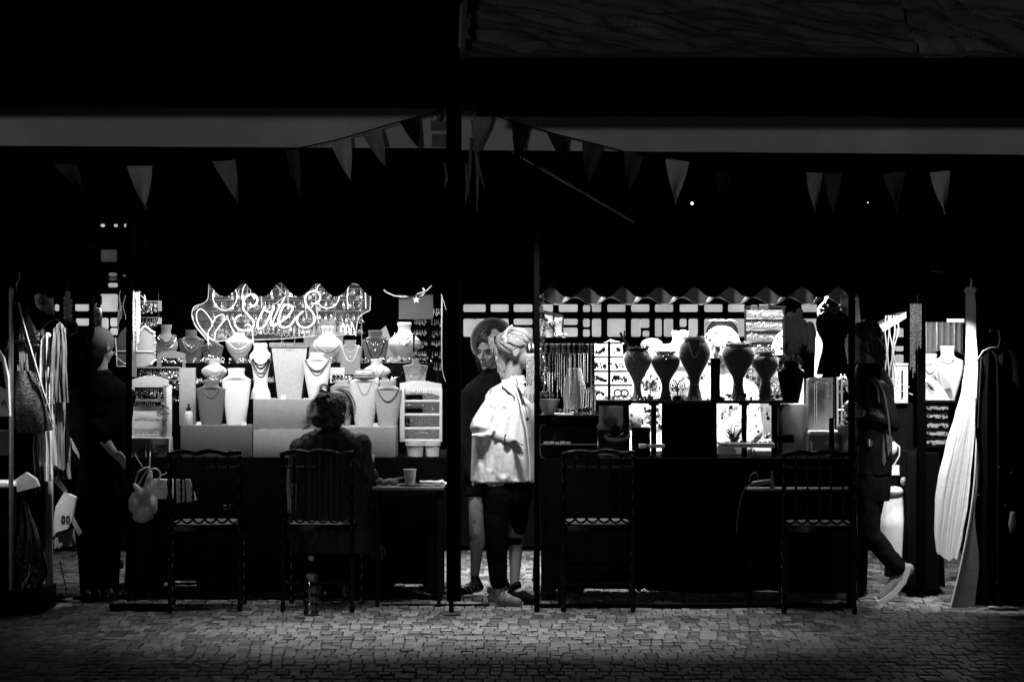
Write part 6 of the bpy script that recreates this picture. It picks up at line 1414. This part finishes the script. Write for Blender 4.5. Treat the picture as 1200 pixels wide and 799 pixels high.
# hair: cap, strands combed back to the clip, loose tail
b = B(); R = hm.to_3x3().normalized()
b.ball(hm @ V((0, .024, .044)), (.084, .098, .086), 24, R); b.ball(hm @ V((0, .105, .055)), (.042, .04, .05), 20, R); b.cap(hm @ V((0, .10, .03)), hm @ V((.0, .095, -.10)), .040, .022)
partmesh('hair', remesh(b, .005, 3), hair_pale, t)
blond = M('blond_strand', .40, .42, .35, 60, 0, spec=.6)
st_ = [(sg*x, y, z) for sg in (-1, 1) for x, y, z in ((0, -.072, .09), (.02, -.074, .085), (.04, -.07, .075), (.06, -.055, .062), (.072, -.035, .045), (.08, -.015, .038), (.083, .005, .04), (.082, .03, .02), (.076, .055, -.01), (.066, .075, -.03))]
comb(t, hm, blond, st_, (0, .118, .062), 420, .0017)
comb(t, hm, blond, [(0, .10, .09), (.03, .10, .08), (-.03, .10, .08)], (0, .125, .05), 90, .0017, [(0, .135, .02), (.0, .125, -.04), (.0, .11, -.10), (.0, .095, -.145)])
comb(t, hm, blond, [(0, .11, .09), (.02, .12, .07), (-.02, .12, .07)], (0, .12, .10), 40, .002, [(0, .15, .11), (.0, .165, .06), (.0, .15, .0)])
b = B()
for k in range(9): b.ball(P(594+random.uniform(-5, 4), 388+k*1.2+random.uniform(-2, 2), Y)+V((0, -U(12, Y), 0)), U(random.uniform(1.4, 2.6), Y), 8)
b.tube([P(x, y, Y)+V((0, -U(14, Y), 0)) for x, y in ((601, 380), (595, 384), (592, 392), (593, 400))], U(1.6, Y), 7); part('hair_claw', b, linen_pale, t)
for L_, pend, lab in (([(600, 436), (607, 445), (615, 449)], (616, 449, 2.8), 'dark pendant on a thin black cord on the chest of the woman in white'), ([(603, 440), (612, 462), (618, 487)], (618, 489, 2.4), 'small heart pendant on the shirt front of the woman in white')):
    b = B(); b.tube([P(x, y, Y)+V((0, -U(12+14*min(1, (y-436)/22), Y), 0)) for x, y in spl(L_[:3], 5)], U(.4, Y), 6); px, py, r = pend
    b.prism([P(x, y, Y)+V((0, -U(29, Y), 0)) for x, y in ((px-r, py-r*.5), (px, py-r*.9), (px+r, py-r*.5), (px, py+r))], .006)
    solo('pendant_necklace', b, metal_black, lab, 'necklace', smooth=False)
b = B(); cx = P(593, 512.5, Y)+V((0, -U(23, Y), 0))
b.tube([cx+V((.008*math.cos(a*PI/8), .03*math.cos(a*PI/8), .03*math.sin(a*PI/8))) for a in range(16)], .0035, 6, True); solo('bracelet', b, metal_black, 'thin dark bracelet on the wrist of the woman in white', 'bracelet')

# ---- young woman in a puffy hat behind her
Y = 1.0
t = thing('person', 'young woman in a big puffy hat and dark coat beside the woman in white', 'person', P(562, 690, Y))
hm = head_mat(P(575, 409, Y), -34, 10, 4, .99)
b = B(); head_prims(b, hm)
prims(b, Y, [('c', (579, 424, 3), (580, 450, 6), 9.5, 11), ('l', [(446, 578, 5, 12, 10), (456, 577, 5, 30, 14), (490, 575, 5, 26, 17), (540, 574, 5, 24, 17), (570, 574, 5, 24, 17)]), ('c', (552, 462, 0), (546, 520, -4), 8.5, 7), ('c', (546, 520, -4), (556, 565, -8), 7, 4.5), ('c', (604, 462, 5), (606, 520, 5), 8.5, 7), ('c', (606, 520, 5), (600, 565, 0), 7, 4.5),
             ('c', (563, 570, 2), (560, 625, 0), 14, 10), ('c', (560, 625, 0), (556, 676, 2), 9, 5), ('c', (584, 570, 8), (584, 625, 10), 14, 10), ('c', (584, 625, 10), (588, 676, 12), 9, 5), ('c', (556, 682, 2), (541, 692, -10), 5, 4), ('c', (588, 682, 12), (578, 692, 2), 5, 4)])
hand(b, P(556, 565, Y), (.2, 0, -1), (0, -1, 0), .88, .4); hand(b, P(600, 565, Y), (0, 0, -1), (0, -1, 0), .88, .4)
partmesh('body', remesh(b, .0042, 4), M('skin_soft', .34, .5, .08, 25, .06, spec=.3), t)
face_parts(t, hm)
R = hm.to_3x3().normalized()
b = B(); b.ball(hm @ V((0, .03, .045)), (.083, .088, .083), 24, R); b.ball(hm @ V((.02, -.028, .083)), (.062, .058, .036), 20, R); b.ball(hm @ V((.068, -.03, .03)), (.022, .04, .06), 16, R); b.ball(hm @ V((.066, -.012, -.02)), (.02, .03, .085), 16, R); b.ball(hm @ V((-.068, .008, .01)), (.016, .03, .06), 16, R); b.ball(hm @ V((.02, .07, -.05)), (.07, .04, .09), 16, R)
partmesh('hair', remesh(b, .005, 4), hair_dark, t)
st3 = [(sg*x, y, z) for sg in (-1, 1) for x, y, z in ((.006, -.078, .088), (.006, -.05, .118), (.006, -.01, .132), (.006, .04, .125))]
for sg in (-1, 1): comb(t, hm, M('dark_strand', .03, .4, .4, 60, 0, spec=.6), [s_ for s_ in st3 if s_[0]*sg > 0], (sg*.084, -.01, -.01), 70, .0022, [(sg*.082, -.018, -.06), (sg*.074, -.005, -.12)], rad=(.094, .108, .096))
b = B(); b.ball(P(577.5, 399, Y+.10), (U(25.5, Y), U(14, Y), U(27.5, Y)), 32)
me = remesh(b, .006, 2); c0 = P(577.5, 399, Y+.06)
for v in me.vertices:
    a = math.atan2(v.co.z-c0.z, v.co.x-c0.x); r = math.hypot(v.co.z-c0.z, v.co.x-c0.x); v.co.y -= .006*noise.noise((a*6, r*10, 0))+.012*min(1, r/.13)**4
b = B(); b.tube([P(577.5+25.6*math.cos(a), 399-27.6*math.sin(a), Y+.10-.004) for a in [(-10+220*k/40)*PI/180 for k in range(41)]], [U(.5+.5*math.sin(PI*k/40), Y) for k in range(41)], 7); part('hat_lit_rim', b, M('hat_lit_rim', .3, .9, .3, 60, .6), t)  # pale tube paints the backlit rim onto the dark hat
b = B()
for k in range(80):
    a = random.uniform(-.1, PI+.5); r0, r1 = random.uniform(.5, .8), random.uniform(.88, 1.0); sd = random.uniform(-.06, .06)
    b.tube([P(577.5+25.3*q*math.cos(a+sd*(1-q)), 399-27.3*q*math.sin(a+sd*(1-q)), Y+.10-.013*(1-q*q)**.5*6-.006) for q in (r0, (r0+r1)/2, r1)], [.0006, .0016, .001], 4)
part('pile_fibres', b, M('hat_fibre', .10, .9, .3, 60, .6), t, kind='stuff')
partmesh('puffy_hat', me, M('hat_pile', .03, .9, .4, 40, .25, sheen=.5), t)
b = B(); prims(b, Y, [('l', [(429, 579, 5, 13, 12), (436, 579, 5, 17, 14), (444, 578, 5, 25, 16), (457, 576, 5, 33, 19), (490, 574, 5, 34, 21), (540, 573, 5, 32, 21), (580, 573, 5, 31, 21)]), ('c', (551, 460, 0), (545, 520, -4), 11, 9.5), ('c', (545, 520, -4), (553, 556, -8), 9.5, 7.5), ('c', (604, 462, 5), (606, 520, 5), 11, 10)])
me = remesh(b, .007, 4); wrinkle(me, .009, (20, 20, 9), 9); partmesh('coat', me, dark_cloth, t)
b = B(); prims(b, Y, [('c', (563, 578, 2), (561, 622, 0), 15, 10.5), ('c', (561, 622, 0), (556, 664, 2), 10, 5), ('c', (584, 578, 8), (584, 622, 10), 15, 10.5), ('c', (584, 622, 10), (588, 664, 12), 10, 5.5)])
me = remesh(b, .007, 4); wrinkle(me, .004, (30, 30, 20), 9); partmesh('trousers', me, M('pale_trousers', .6, .85, .1, 20, .3), t)
for hx, tx, dy in ((561, 536, 0), (592, 572, .06)):
    b = B(); shoe(b, P(hx, 692, Y)+V((0, .02+dy, .006)), P(tx, 693, Y)+V((0, -.08+dy, .006)), (0, 0, 1), .04, .045); part('sandal', b, plastic_dark, t)
    b = B()
    for k in range(4):
        f = k/4; c = P(hx+(tx-hx)*(.25+.6*f), 686+1.2*k, Y)+V((0, -.03-.06*f+dy, 0)); b.tube([c+V((.03*math.cos(a), -.045*math.sin(a)*.7, .035*math.sin(a)-.01)) for a in [PI*q/8 for q in range(9)]], .005, 6)
    part('strap', b, silver, t)

# ---- woman seated with her back to the camera
Y = .47
t = thing('person', 'seated woman seen from behind with messy pinned hair and a dark coat', 'person', P(388, 700, Y))
hm = head_mat(P(389, 482, Y), 165, -8)
b = B(); head_prims(b, hm)
prims(b, Y, [('c', (389, 496, -1), (388, 512, -3), 10.5, 12), ('l', [(508, 388, -3, 16, 12), (518, 387, -3, 36, 16), (550, 386, 0, 33, 19), (590, 385, 4, 32, 21), (618, 385, 6, 33, 22)]), ('c', (352, 524, 0), (346, 572, 8), 10, 8.5), ('c', (346, 572, 8), (362, 590, 50), 8, 5.5), ('c', (421, 524, 0), (429, 570, 10), 10, 8.5), ('c', (429, 570, 10), (435, 553, 20), 8, 5.5),
             ('c', (371, 606, 4), (371, 604, 56), 16, 11), ('c', (371, 604, 56), (370, 676, 58), 10, 6), ('c', (400, 606, 4), (402, 604, 56), 16, 11), ('c', (402, 604, 56), (402, 676, 58), 10, 6), ('c', (370, 682, 58), (370, 690, 76), 6, 4.5), ('c', (402, 682, 58), (402, 690, 76), 6, 4.5)])
hand(b, P(435, 552, Y)+V((0, U(20, Y), 0)), (-.35, .5, .8), (.3, -.8, .5), .85, .6); hand(b, P(362, 590, Y)+V((0, U(50, Y), 0)), (.5, .8, -.1), (0, 0, 1), .9, .4)
partmesh('body', remesh(b, .0055, 4), skin, t)
R = hm.to_3x3().normalized()
b = B(); b.ball(hm @ V((0, .018, .03)), (.093, .105, .095), 24, R); b.ball(hm @ V((.03, .06, .09)), (.052, .05, .042), 20, R); b.ball(hm @ V((.055, .075, -.03)), (.05, .05, .05), 20, R); b.ball(hm @ V((-.05, .06, -.02)), (.05, .05, .06), 20, R); b.ball(hm @ V((0, .08, -.05)), (.06, .035, .05), 20, R)
me = remesh(b, .005, 2); wrinkle(me, .014, (45, 45, 30), 4); wrinkle(me, .006, (100, 100, 60), 7); partmesh('hair', me, M('brown_hair', .015, .38, .5, 70, 1., spec=.6, bscale=170), t)
strands(t, Y, [[(370, 470), (362, 480), (364, 492), (356, 498)], [(378, 460), (370, 466), (366, 478), (372, 490)], [(392, 458), (402, 462), (410, 474), (408, 490)], [(384, 455), (377, 452), (374, 458), (382, 462)], [(398, 458), (408, 463), (413, 476), (411, 488)], [(374, 485), (366, 492), (358, 490)], [(386, 462), (384, 478), (390, 492)], [(400, 464), (398, 480), (402, 494)], [(380, 488), (386, 498), (394, 500)]], 22, .26, M('hair_strand', .05, .35, .3, 60, 0, spec=.6), 5)
b = B(); prims(b, Y, [('l', [(500, 389, -2, 15, 13), (504, 388, -2, 24, 15), (510, 387, -2, 35, 18), (521, 386, -1, 43, 21), (545, 387, 1, 48, 24), (575, 388, 4, 51, 27), (600, 389, 6, 51, 29), (622, 390, 6, 53, 31), (645, 391, 8, 52, 33)]), ('c', (352, 524, 1), (345, 572, 9), 13, 11.5), ('c', (345, 572, 9), (360, 588, 44), 11, 8), ('c', (420, 520, 1), (422, 540, 4), 16, 15), ('c', (421, 524, 1), (430, 568, 12), 14, 12), ('c', (430, 568, 12), (435, 557, 19), 10.5, 8), ('c', (371, 612, 10), (371, 610, 56), 17, 13), ('c', (402, 612, 10), (404, 610, 56), 17, 13)])
me = remesh(b, .007, 4); wrinkle(me, .013, (15, 15, 6), 12); wrinkle(me, .004, (38, 38, 14), 2); crease(me, Y, [[(376, 508), (366, 540), (362, 590)], [(402, 510), (420, 535), (432, 556)], [(396, 512), (408, 545), (412, 600)], [(386, 515), (384, 560), (388, 620)], [(352, 528), (350, 560)], [(424, 552), (434, 566)]], .008, 4.5); partmesh('coat', me, coat_cloth, t)
b = B(); b.tube([P(x, y, Y)+V((0, U(d, Y), 0)) for x, y, d in ((374, 501, 8), (371, 505, -2), (377, 508, -13), (389, 507, -18), (402, 508, -13), (409, 508, 0), (405, 505, 10))], [U(r, Y) for r in (3, 4.4, 5.4, 5.8, 5.4, 4.4, 3)], 10)
b.grid(lambda u, v: P(368+42*u-4*(u-.5)*v, 502+3*math.sin(u*PI)+(11-3*abs(u-.5))*v, Y)+V((0, U(-20*math.sin(u*PI)**.7-3*v, Y), 0)), 16, 5, .004); part('collar', b, coat_cloth, t)
b = B(); prims(b, Y, [('c', (371, 625, 56), (370, 680, 58), 12, 9), ('c', (402, 625, 56), (402, 680, 58), 12, 9)]); part('trouser_leg', b, black_cloth, t)
for cx in (370, 402):
    b = B(); c = P(cx, 700, Y); shoe(b, (c.x, Y+.25, .004), (c.x, Y+.46, .004), (0, 0, 1)); part('shoe', b, plastic_dark, t)
b = B(); b.grid(lambda u, v: P(418+12*u+ (9*v**1.3)+ (9*u)*v, 586+50*v+6*u, Y+.02)+V((0, .02*math.sin(u*9+v*3)-.01, 0)), 14, 16, .004)
for k in range(26):
    x = 434+18*k/25; b.tube([P(x-1, 634+4*k/25, Y+.02), P(x+random.uniform(-1, 1), 645, Y+.02), P(x+random.uniform(-2.5, 1.5), 653+random.uniform(-4, 4), Y+.02)], [U(.5, Y), U(.45, Y), U(.15, Y)], 4)
part('fringed_scarf_end', b, M('scarf', .05, .75, .3, 30, .4), t)
b = B(); b.ball(P(430, 592, Y-.01), (U(5, Y), U(4, Y), U(4.5, Y)), 12); b.tube([P(424, 588, Y-.03), P(431, 586, Y-.03), P(436, 591, Y-.03), (P(431, 597, Y-.03))], U(1.8, Y), 7); part('scarf_knot', b, M('scarf', .1), t)
b = B()
for k in range(16):
    x = 336.5+random.uniform(0, 2.5)+(k % 4)*3.2*(k > 7); b.tube([P(x, 541+random.uniform(0, 6)+(18 if k > 7 else 0), Y-.14), P(x+random.uniform(-1.5, .5), 570, Y-.15), P(x+random.uniform(-1, 2.5), 588+random.uniform(0, 12), Y-.15)], U(.28, Y), 4)
part('shawl_fringe', b, linen_mid, t, kind='stuff')

# ---- woman in the white headscarf behind the hourglass busts
Y = 1.42
t = thing('person', 'woman in a white headscarf looking down behind the hourglass busts', 'person', P(850, 690, Y))
hm = head_mat(P(846, 404, Y), -8, 14, 0, 1.0)
b = B(); head_prims(b, hm)
prims(b, Y, [('c', (848, 420, 3), (850, 444, 5), 9.5, 11), ('l', [(440, 850, 5, 13, 10), (452, 850, 5, 32, 15), (490, 850, 5, 28, 17), (530, 850, 5, 26, 17), (560, 850, 5, 26, 17)]), ('c', (822, 458, 2), (818, 505, -4), 8.5, 7), ('c', (818, 505, -4), (832, 528, -22), 6.5, 4.5), ('c', (878, 458, 2), (882, 505, -4), 8.5, 7), ('c', (882, 505, -4), (868, 528, -22), 6.5, 4.5),
             ('c', (838, 560, 5), (838, 615, 3), 14, 10), ('c', (838, 615, 3), (840, 668, 6), 9, 5.5), ('c', (862, 560, 5), (862, 615, 3), 14, 10), ('c', (862, 615, 3), (862, 668, 6), 9, 5.5), ('c', (840, 676, 6), (842, 684, -8), 5, 4), ('c', (862, 676, 6), (866, 684, -8), 5, 4)])
hand(b, P(832, 526, Y)+V((0, -U(22, Y), 0)), (.6, -.6, .1), (0, 0, 1), .88, .4); hand(b, P(868, 526, Y)+V((0, -U(22, Y), 0)), (-.6, -.6, .1), (0, 0, 1), .88, .4)
partmesh('body', remesh(b, .0042, 4), M('skin_tan', .17, .5, .1, 25, .06, spec=.25), t)
face_parts(t, hm, True)
R = hm.to_3x3().normalized()
b = B()
pts = [hm @ V((.092*math.cos(a), -.022+.02*abs(math.cos(a)), .012+.10*math.sin(a) if math.sin(a) > 0 else .012+.12*math.sin(a))) for a in [(-70+320*k/22)*PI/180 for k in range(23)]]
b.tube(pts, .028, 12); b.ball(hm @ V((0, .03, .03)), (.092, .085, .098), 24, R)
me = remesh(b, .006, 3); wrinkle(me, .004, (30, 30, 30), 4); partmesh('headscarf', me, white_cloth, t)
b = B(); b.ball(hm @ V((0, .055, .075)), (.105, .09, .092), 24, R); b.cap(hm @ V((-.09, .05, .02)), hm @ V((-.115, .06, -.06)), .022, .012)
me = remesh(b, .006, 2); partmesh('dark_hood', me, black_cloth, t)
b = B()
for dx in (-.05, .0, .05): b.tube([hm @ V((dx+.05*math.cos(a), .03-.02*math.sin(a), .135+.035*math.sin(a))) for a in [PI*k/10 for k in range(11)]], .0045, 6)
part('hood_edging', b, metal_grey, t)
b = B(); prims(b, Y, [('l', [(437, 850, 5, 14, 13), (444, 850, 5, 26, 16), (456, 850, 5, 36, 19), (490, 850, 5, 34, 21), (540, 850, 5, 32, 21), (580, 850, 5, 32, 21)]), ('c', (822, 458, 2), (817, 505, -4), 12, 11), ('c', (817, 505, -4), (830, 524, -20), 11, 8), ('c', (878, 458, 2), (883, 505, -4), 12, 11), ('c', (883, 505, -4), (870, 524, -20), 11, 8)])
me = remesh(b, .008, 4); wrinkle(me, .009, (20, 20, 9), 9); partmesh('blouse', me, white_cloth, t)
b = B(); prims(b, Y, [('c', (838, 575, 5), (839, 660, 5), 15, 9), ('c', (862, 575, 5), (862, 660, 5), 15, 9)]); partmesh('trousers', remesh(b, .008, 3), dark_cloth, t)
for cx in (841, 865):
    b = B(); c = P(cx, 690, Y); shoe(b, (c.x, Y+.06, .004), (c.x+.01, Y-.17, .004), (0, 0, 1), .042, .045); part('shoe', b, white_cloth, t)

# ---- walker at the right
Y = .75
t = thing('person', 'dark haired person in a black jacket walking left at the right hand post', 'person', P(1025, 700, Y))
hm = head_mat(P(1013, 400, Y), -76, 12)
b = B(); head_prims(b, hm)
prims(b, Y, [('c', (1017, 414, 0), (1020, 440, 0), 9.5, 11), ('l', [(437, 1020, 0, 14, 10), (450, 1021, 0, 22, 19), (490, 1022, 0, 19, 21), (530, 1020, 0, 18, 20), (558, 1020, 0, 19, 21)]), ('c', (1026, 456, -18), (1041, 494, -20), 9, 7.5), ('c', (1041, 494, -20), (1009, 482, -24), 7, 4.5), ('c', (1016, 456, 18), (1030, 500, 18), 9, 7.5), ('c', (1030, 500, 18), (1005, 505, 14), 7, 4.5),
             ('c', (1016, 560, 8), (1006, 622, 8), 15, 10.5), ('c', (1006, 622, 8), (1006, 682, 10), 10, 6), ('c', (1017, 560, -8), (1018, 620, -9), 14, 10), ('c', (1018, 620, -9), (1054, 668, -9), 9, 6), ('c', (1006, 688, 10), (991, 697, 8), 6, 4.5), ('c', (1056, 674, -9), (1040, 696, -9), 6, 4.5)])
hand(b, P(1009, 482, Y)+V((0, -U(24, Y), 0)), (-1, 0, .15), (0, -.3, 1), .9, .5); hand(b, P(1005, 505, Y)+V((0, U(14, Y), 0)), (-1, 0, .2), (0, 0, 1), .9, .5)
partmesh('body', remesh(b, .0045, 4), skin, t)
face_parts(t, hm)
R = hm.to_3x3().normalized()
b = B(); b.ball(hm @ V((0, .028, .038)), (.09, .098, .092), 24, R); b.ball(hm @ V((0, .06, -.07)), (.08, .06, .12), 20, R); b.ball(hm @ V((-.075, .02, -.06)), (.026, .06, .12), 16, R); b.ball(hm @ V((.0, -.01, .085)), (.07, .07, .045), 16, R); b.ball(hm @ V((.075, .02, -.02)), (.022, .055, .08), 16, R)
me = remesh(b, .005, 3); wrinkle(me, .007, (60, 60, 14), 6); partmesh('hair', me, M('black_hair', .016, .3, .4, 60, .8, spec=.6, bscale=160), t)
for sg in (-1, 1): comb(t, hm, M('dark_strand', .03), [(sg*.006, -.07, .09), (sg*.006, -.03, .125), (sg*.006, .03, .13), (sg*.006, .08, .10)], (sg*.088, .02, .0), 80, .0022, [(sg*.09, .03, -.08), (sg*.08, .05, -.16)], rad=(.096, .108, .098))
b = B(); prims(b, Y, [('l', [(424, 1018, 0, 13, 13), (434, 1020, 0, 19, 18), (455, 1022, 0, 26, 24), (490, 1023, 0, 23, 25), (530, 1022, 0, 23, 25), (555, 1021, 0, 24, 25)]), ('c', (1027, 456, -18), (1042, 494, -20), 13, 11), ('c', (1042, 494, -20), (1014, 484, -24), 11, 7.5), ('c', (1016, 456, 18), (1030, 500, 18), 12, 11), ('c', (1030, 500, 18), (1010, 504, 14), 10, 7)])
me = remesh(b, .007, 4); wrinkle(me, .010, (12, 12, 6), 7); partmesh('jacket', me, M('black_jacket', .005, .5, .3, 20, .3, spec=.1), t)
b = B(); prims(b, Y, [('l', [(548, 1020, 0, 23, 24), (565, 1020, 0, 24, 24), (585, 1020, 0, 22, 22)]), ('c', (1016, 575, 8), (1006, 624, 8), 16, 13), ('c', (1006, 624, 8), (1006, 688, 10), 13, 12), ('c', (1016, 575, -8), (1018, 622, -9), 15, 12.5), ('c', (1018, 622, -9), (1050, 662, -9), 12.5, 11)])
me = remesh(b, .007, 6); wrinkle(me, .004, (14, 14, 14), 7); partmesh('trousers', me, M('jeans', .007, .85, .3, 30, .4, spec=.04), t)
up = V((-.55, 0, .83))
b = B(); shoe(b, P(1066, 668, Y)+V((0, -.05, 0)), P(1028, 705, Y)+V((0, -.05, .01)), (-.6, 0, .75), .046, .05); part('shoe', b, grey_cloth, t)
b = B(); L_ = [(1069, 662), (1062, 681), (1050, 696), (1036, 706), (1027, 707), (1028, 703), (1036, 699), (1048, 689), (1058, 676), (1064, 661)]; b.prism([P(x, y, Y-.1) for x, y in L_], .09); part('sole', b, pale_cloth, t)
b = B(); shoe(b, P(1012, 700, Y)+V((0, .06, .006)), P(982, 701, Y)+V((0, .05, .006)), (0, 0, 1)); part('shoe', b, grey_cloth, t)
b = B()
for L_ in ([(1024, 440), (1034, 455), (1040, 480), (1044, 520)], [(1021, 442), (1028, 452), (1030, 470)]): b.tube([P(x, y, Y-.16) for x, y in spl(L_, 4)], U(1.2, Y), 6)
b.prism([P(x, y, Y-.12) for x, y in ((1028, 500), (1046, 488), (1046, 522), (1036, 545), (1030, 528))], .06); part('shoulder_bag', b, M('bag_leather', .06, .5, .3, 30, .3), t)
b = B(); b.loft([(P(1016, y, Y)+V((0, -U(24.5, Y), 0)), U(3, Y), U(2, Y)) for y in (512, 520)], 10); part('pocket_badge', b, silver, t)

# ---- capped person at the left
Y = .72
t = thing('person', 'person in black with a grey rounded cap seen from behind at the left corner', 'person', P(118, 700, Y))
hm = head_mat(P(117, 405, Y), 150, 12)
b = B(); head_prims(b, hm)
prims(b, Y, [('c', (116, 420, 0), (115, 446, 0), 10, 12), ('l', [(442, 115, 0, 16, 12), (454, 115, 0, 36, 17), (490, 115, 0, 33, 20), (540, 115, 0, 30, 19), (566, 115, 0, 31, 20)]), ('c', (146, 462, 0), (128, 505, -22), 9.5, 8), ('c', (120, 503, -26), (137, 527, -26), 7.5, 5), ('c', (84, 462, 0), (86, 520, 4), 9.5, 8), ('c', (86, 520, 4), (98, 560, 10), 7, 5),
             ('c', (104, 568, 0), (104, 630, 0), 15, 11), ('c', (104, 630, 0), (104, 686, 4), 10, 6), ('c', (128, 568, 0), (128, 630, 0), 15, 11), ('c', (128, 630, 0), (128, 686, 4), 10, 6), ('c', (104, 694, 4), (106, 698, 16), 6, 4.5), ('c', (128, 694, 4), (132, 698, 16), 6, 4.5)])
hand(b, P(136, 526, Y)+V((0, -U(26, Y), 0)), (.72, .1, -.62), (.5, -.6, .6), .9, .35); hand(b, P(98, 560, Y), (.2, .3, -1), (0, -1, 0), .9, .4)
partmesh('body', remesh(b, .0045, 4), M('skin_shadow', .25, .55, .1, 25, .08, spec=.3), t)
R = hm.to_3x3().normalized()
b = B(); b.ball(hm @ V((0, .012, .032)), (.085, .104, .092), 24, R)
partmesh('cap', remesh(b, .006, 3), M('knit_cap', .1, .85, .2, 90, .5), t)
b = B(); b.ball(hm @ V((0, .045, -.075)), (.068, .055, .07), 20, R); b.ball(P(115, 436, Y), (U(17, Y), U(13, Y), U(7, Y)), 20); me = remesh(b, .006, 3); wrinkle(me, .006, (40, 40, 20), 3); partmesh('scarf', me, dark_cloth, t)
b = B(); prims(b, Y, [('l', [(438, 115, 0, 15, 14), (446, 115, 0, 30, 18), (460, 115, 0, 42, 21), (490, 115, 0, 40, 24), (540, 115, 0, 38, 24), (585, 115, 0, 38, 25)]), ('c', (148, 464, 0), (128, 506, -22), 12, 11), ('c', (116, 498, -26), (126, 512, -26), 10, 8), ('c', (84, 464, 0), (85, 520, 4), 12, 11), ('c', (85, 520, 4), (96, 552, 8), 11, 8)])
me = remesh(b, .008, 4); wrinkle(me, .012, (18, 18, 9), 7); partmesh('coat', me, black_cloth, t)
b = B(); prims(b, Y, [('c', (104, 580, 0), (104, 690, 3), 17, 11), ('c', (128, 580, 0), (128, 690, 3), 17, 11)]); partmesh('trousers', remesh(b, .008, 3), black_cloth, t)
for cx in (104, 129):
    b = B(); c = P(cx, 700, Y); shoe(b, (c.x, Y-.03, .004), (c.x+.02, Y+.2, .004), (0, 0, 1)); part('shoe', b, plastic_dark, t)
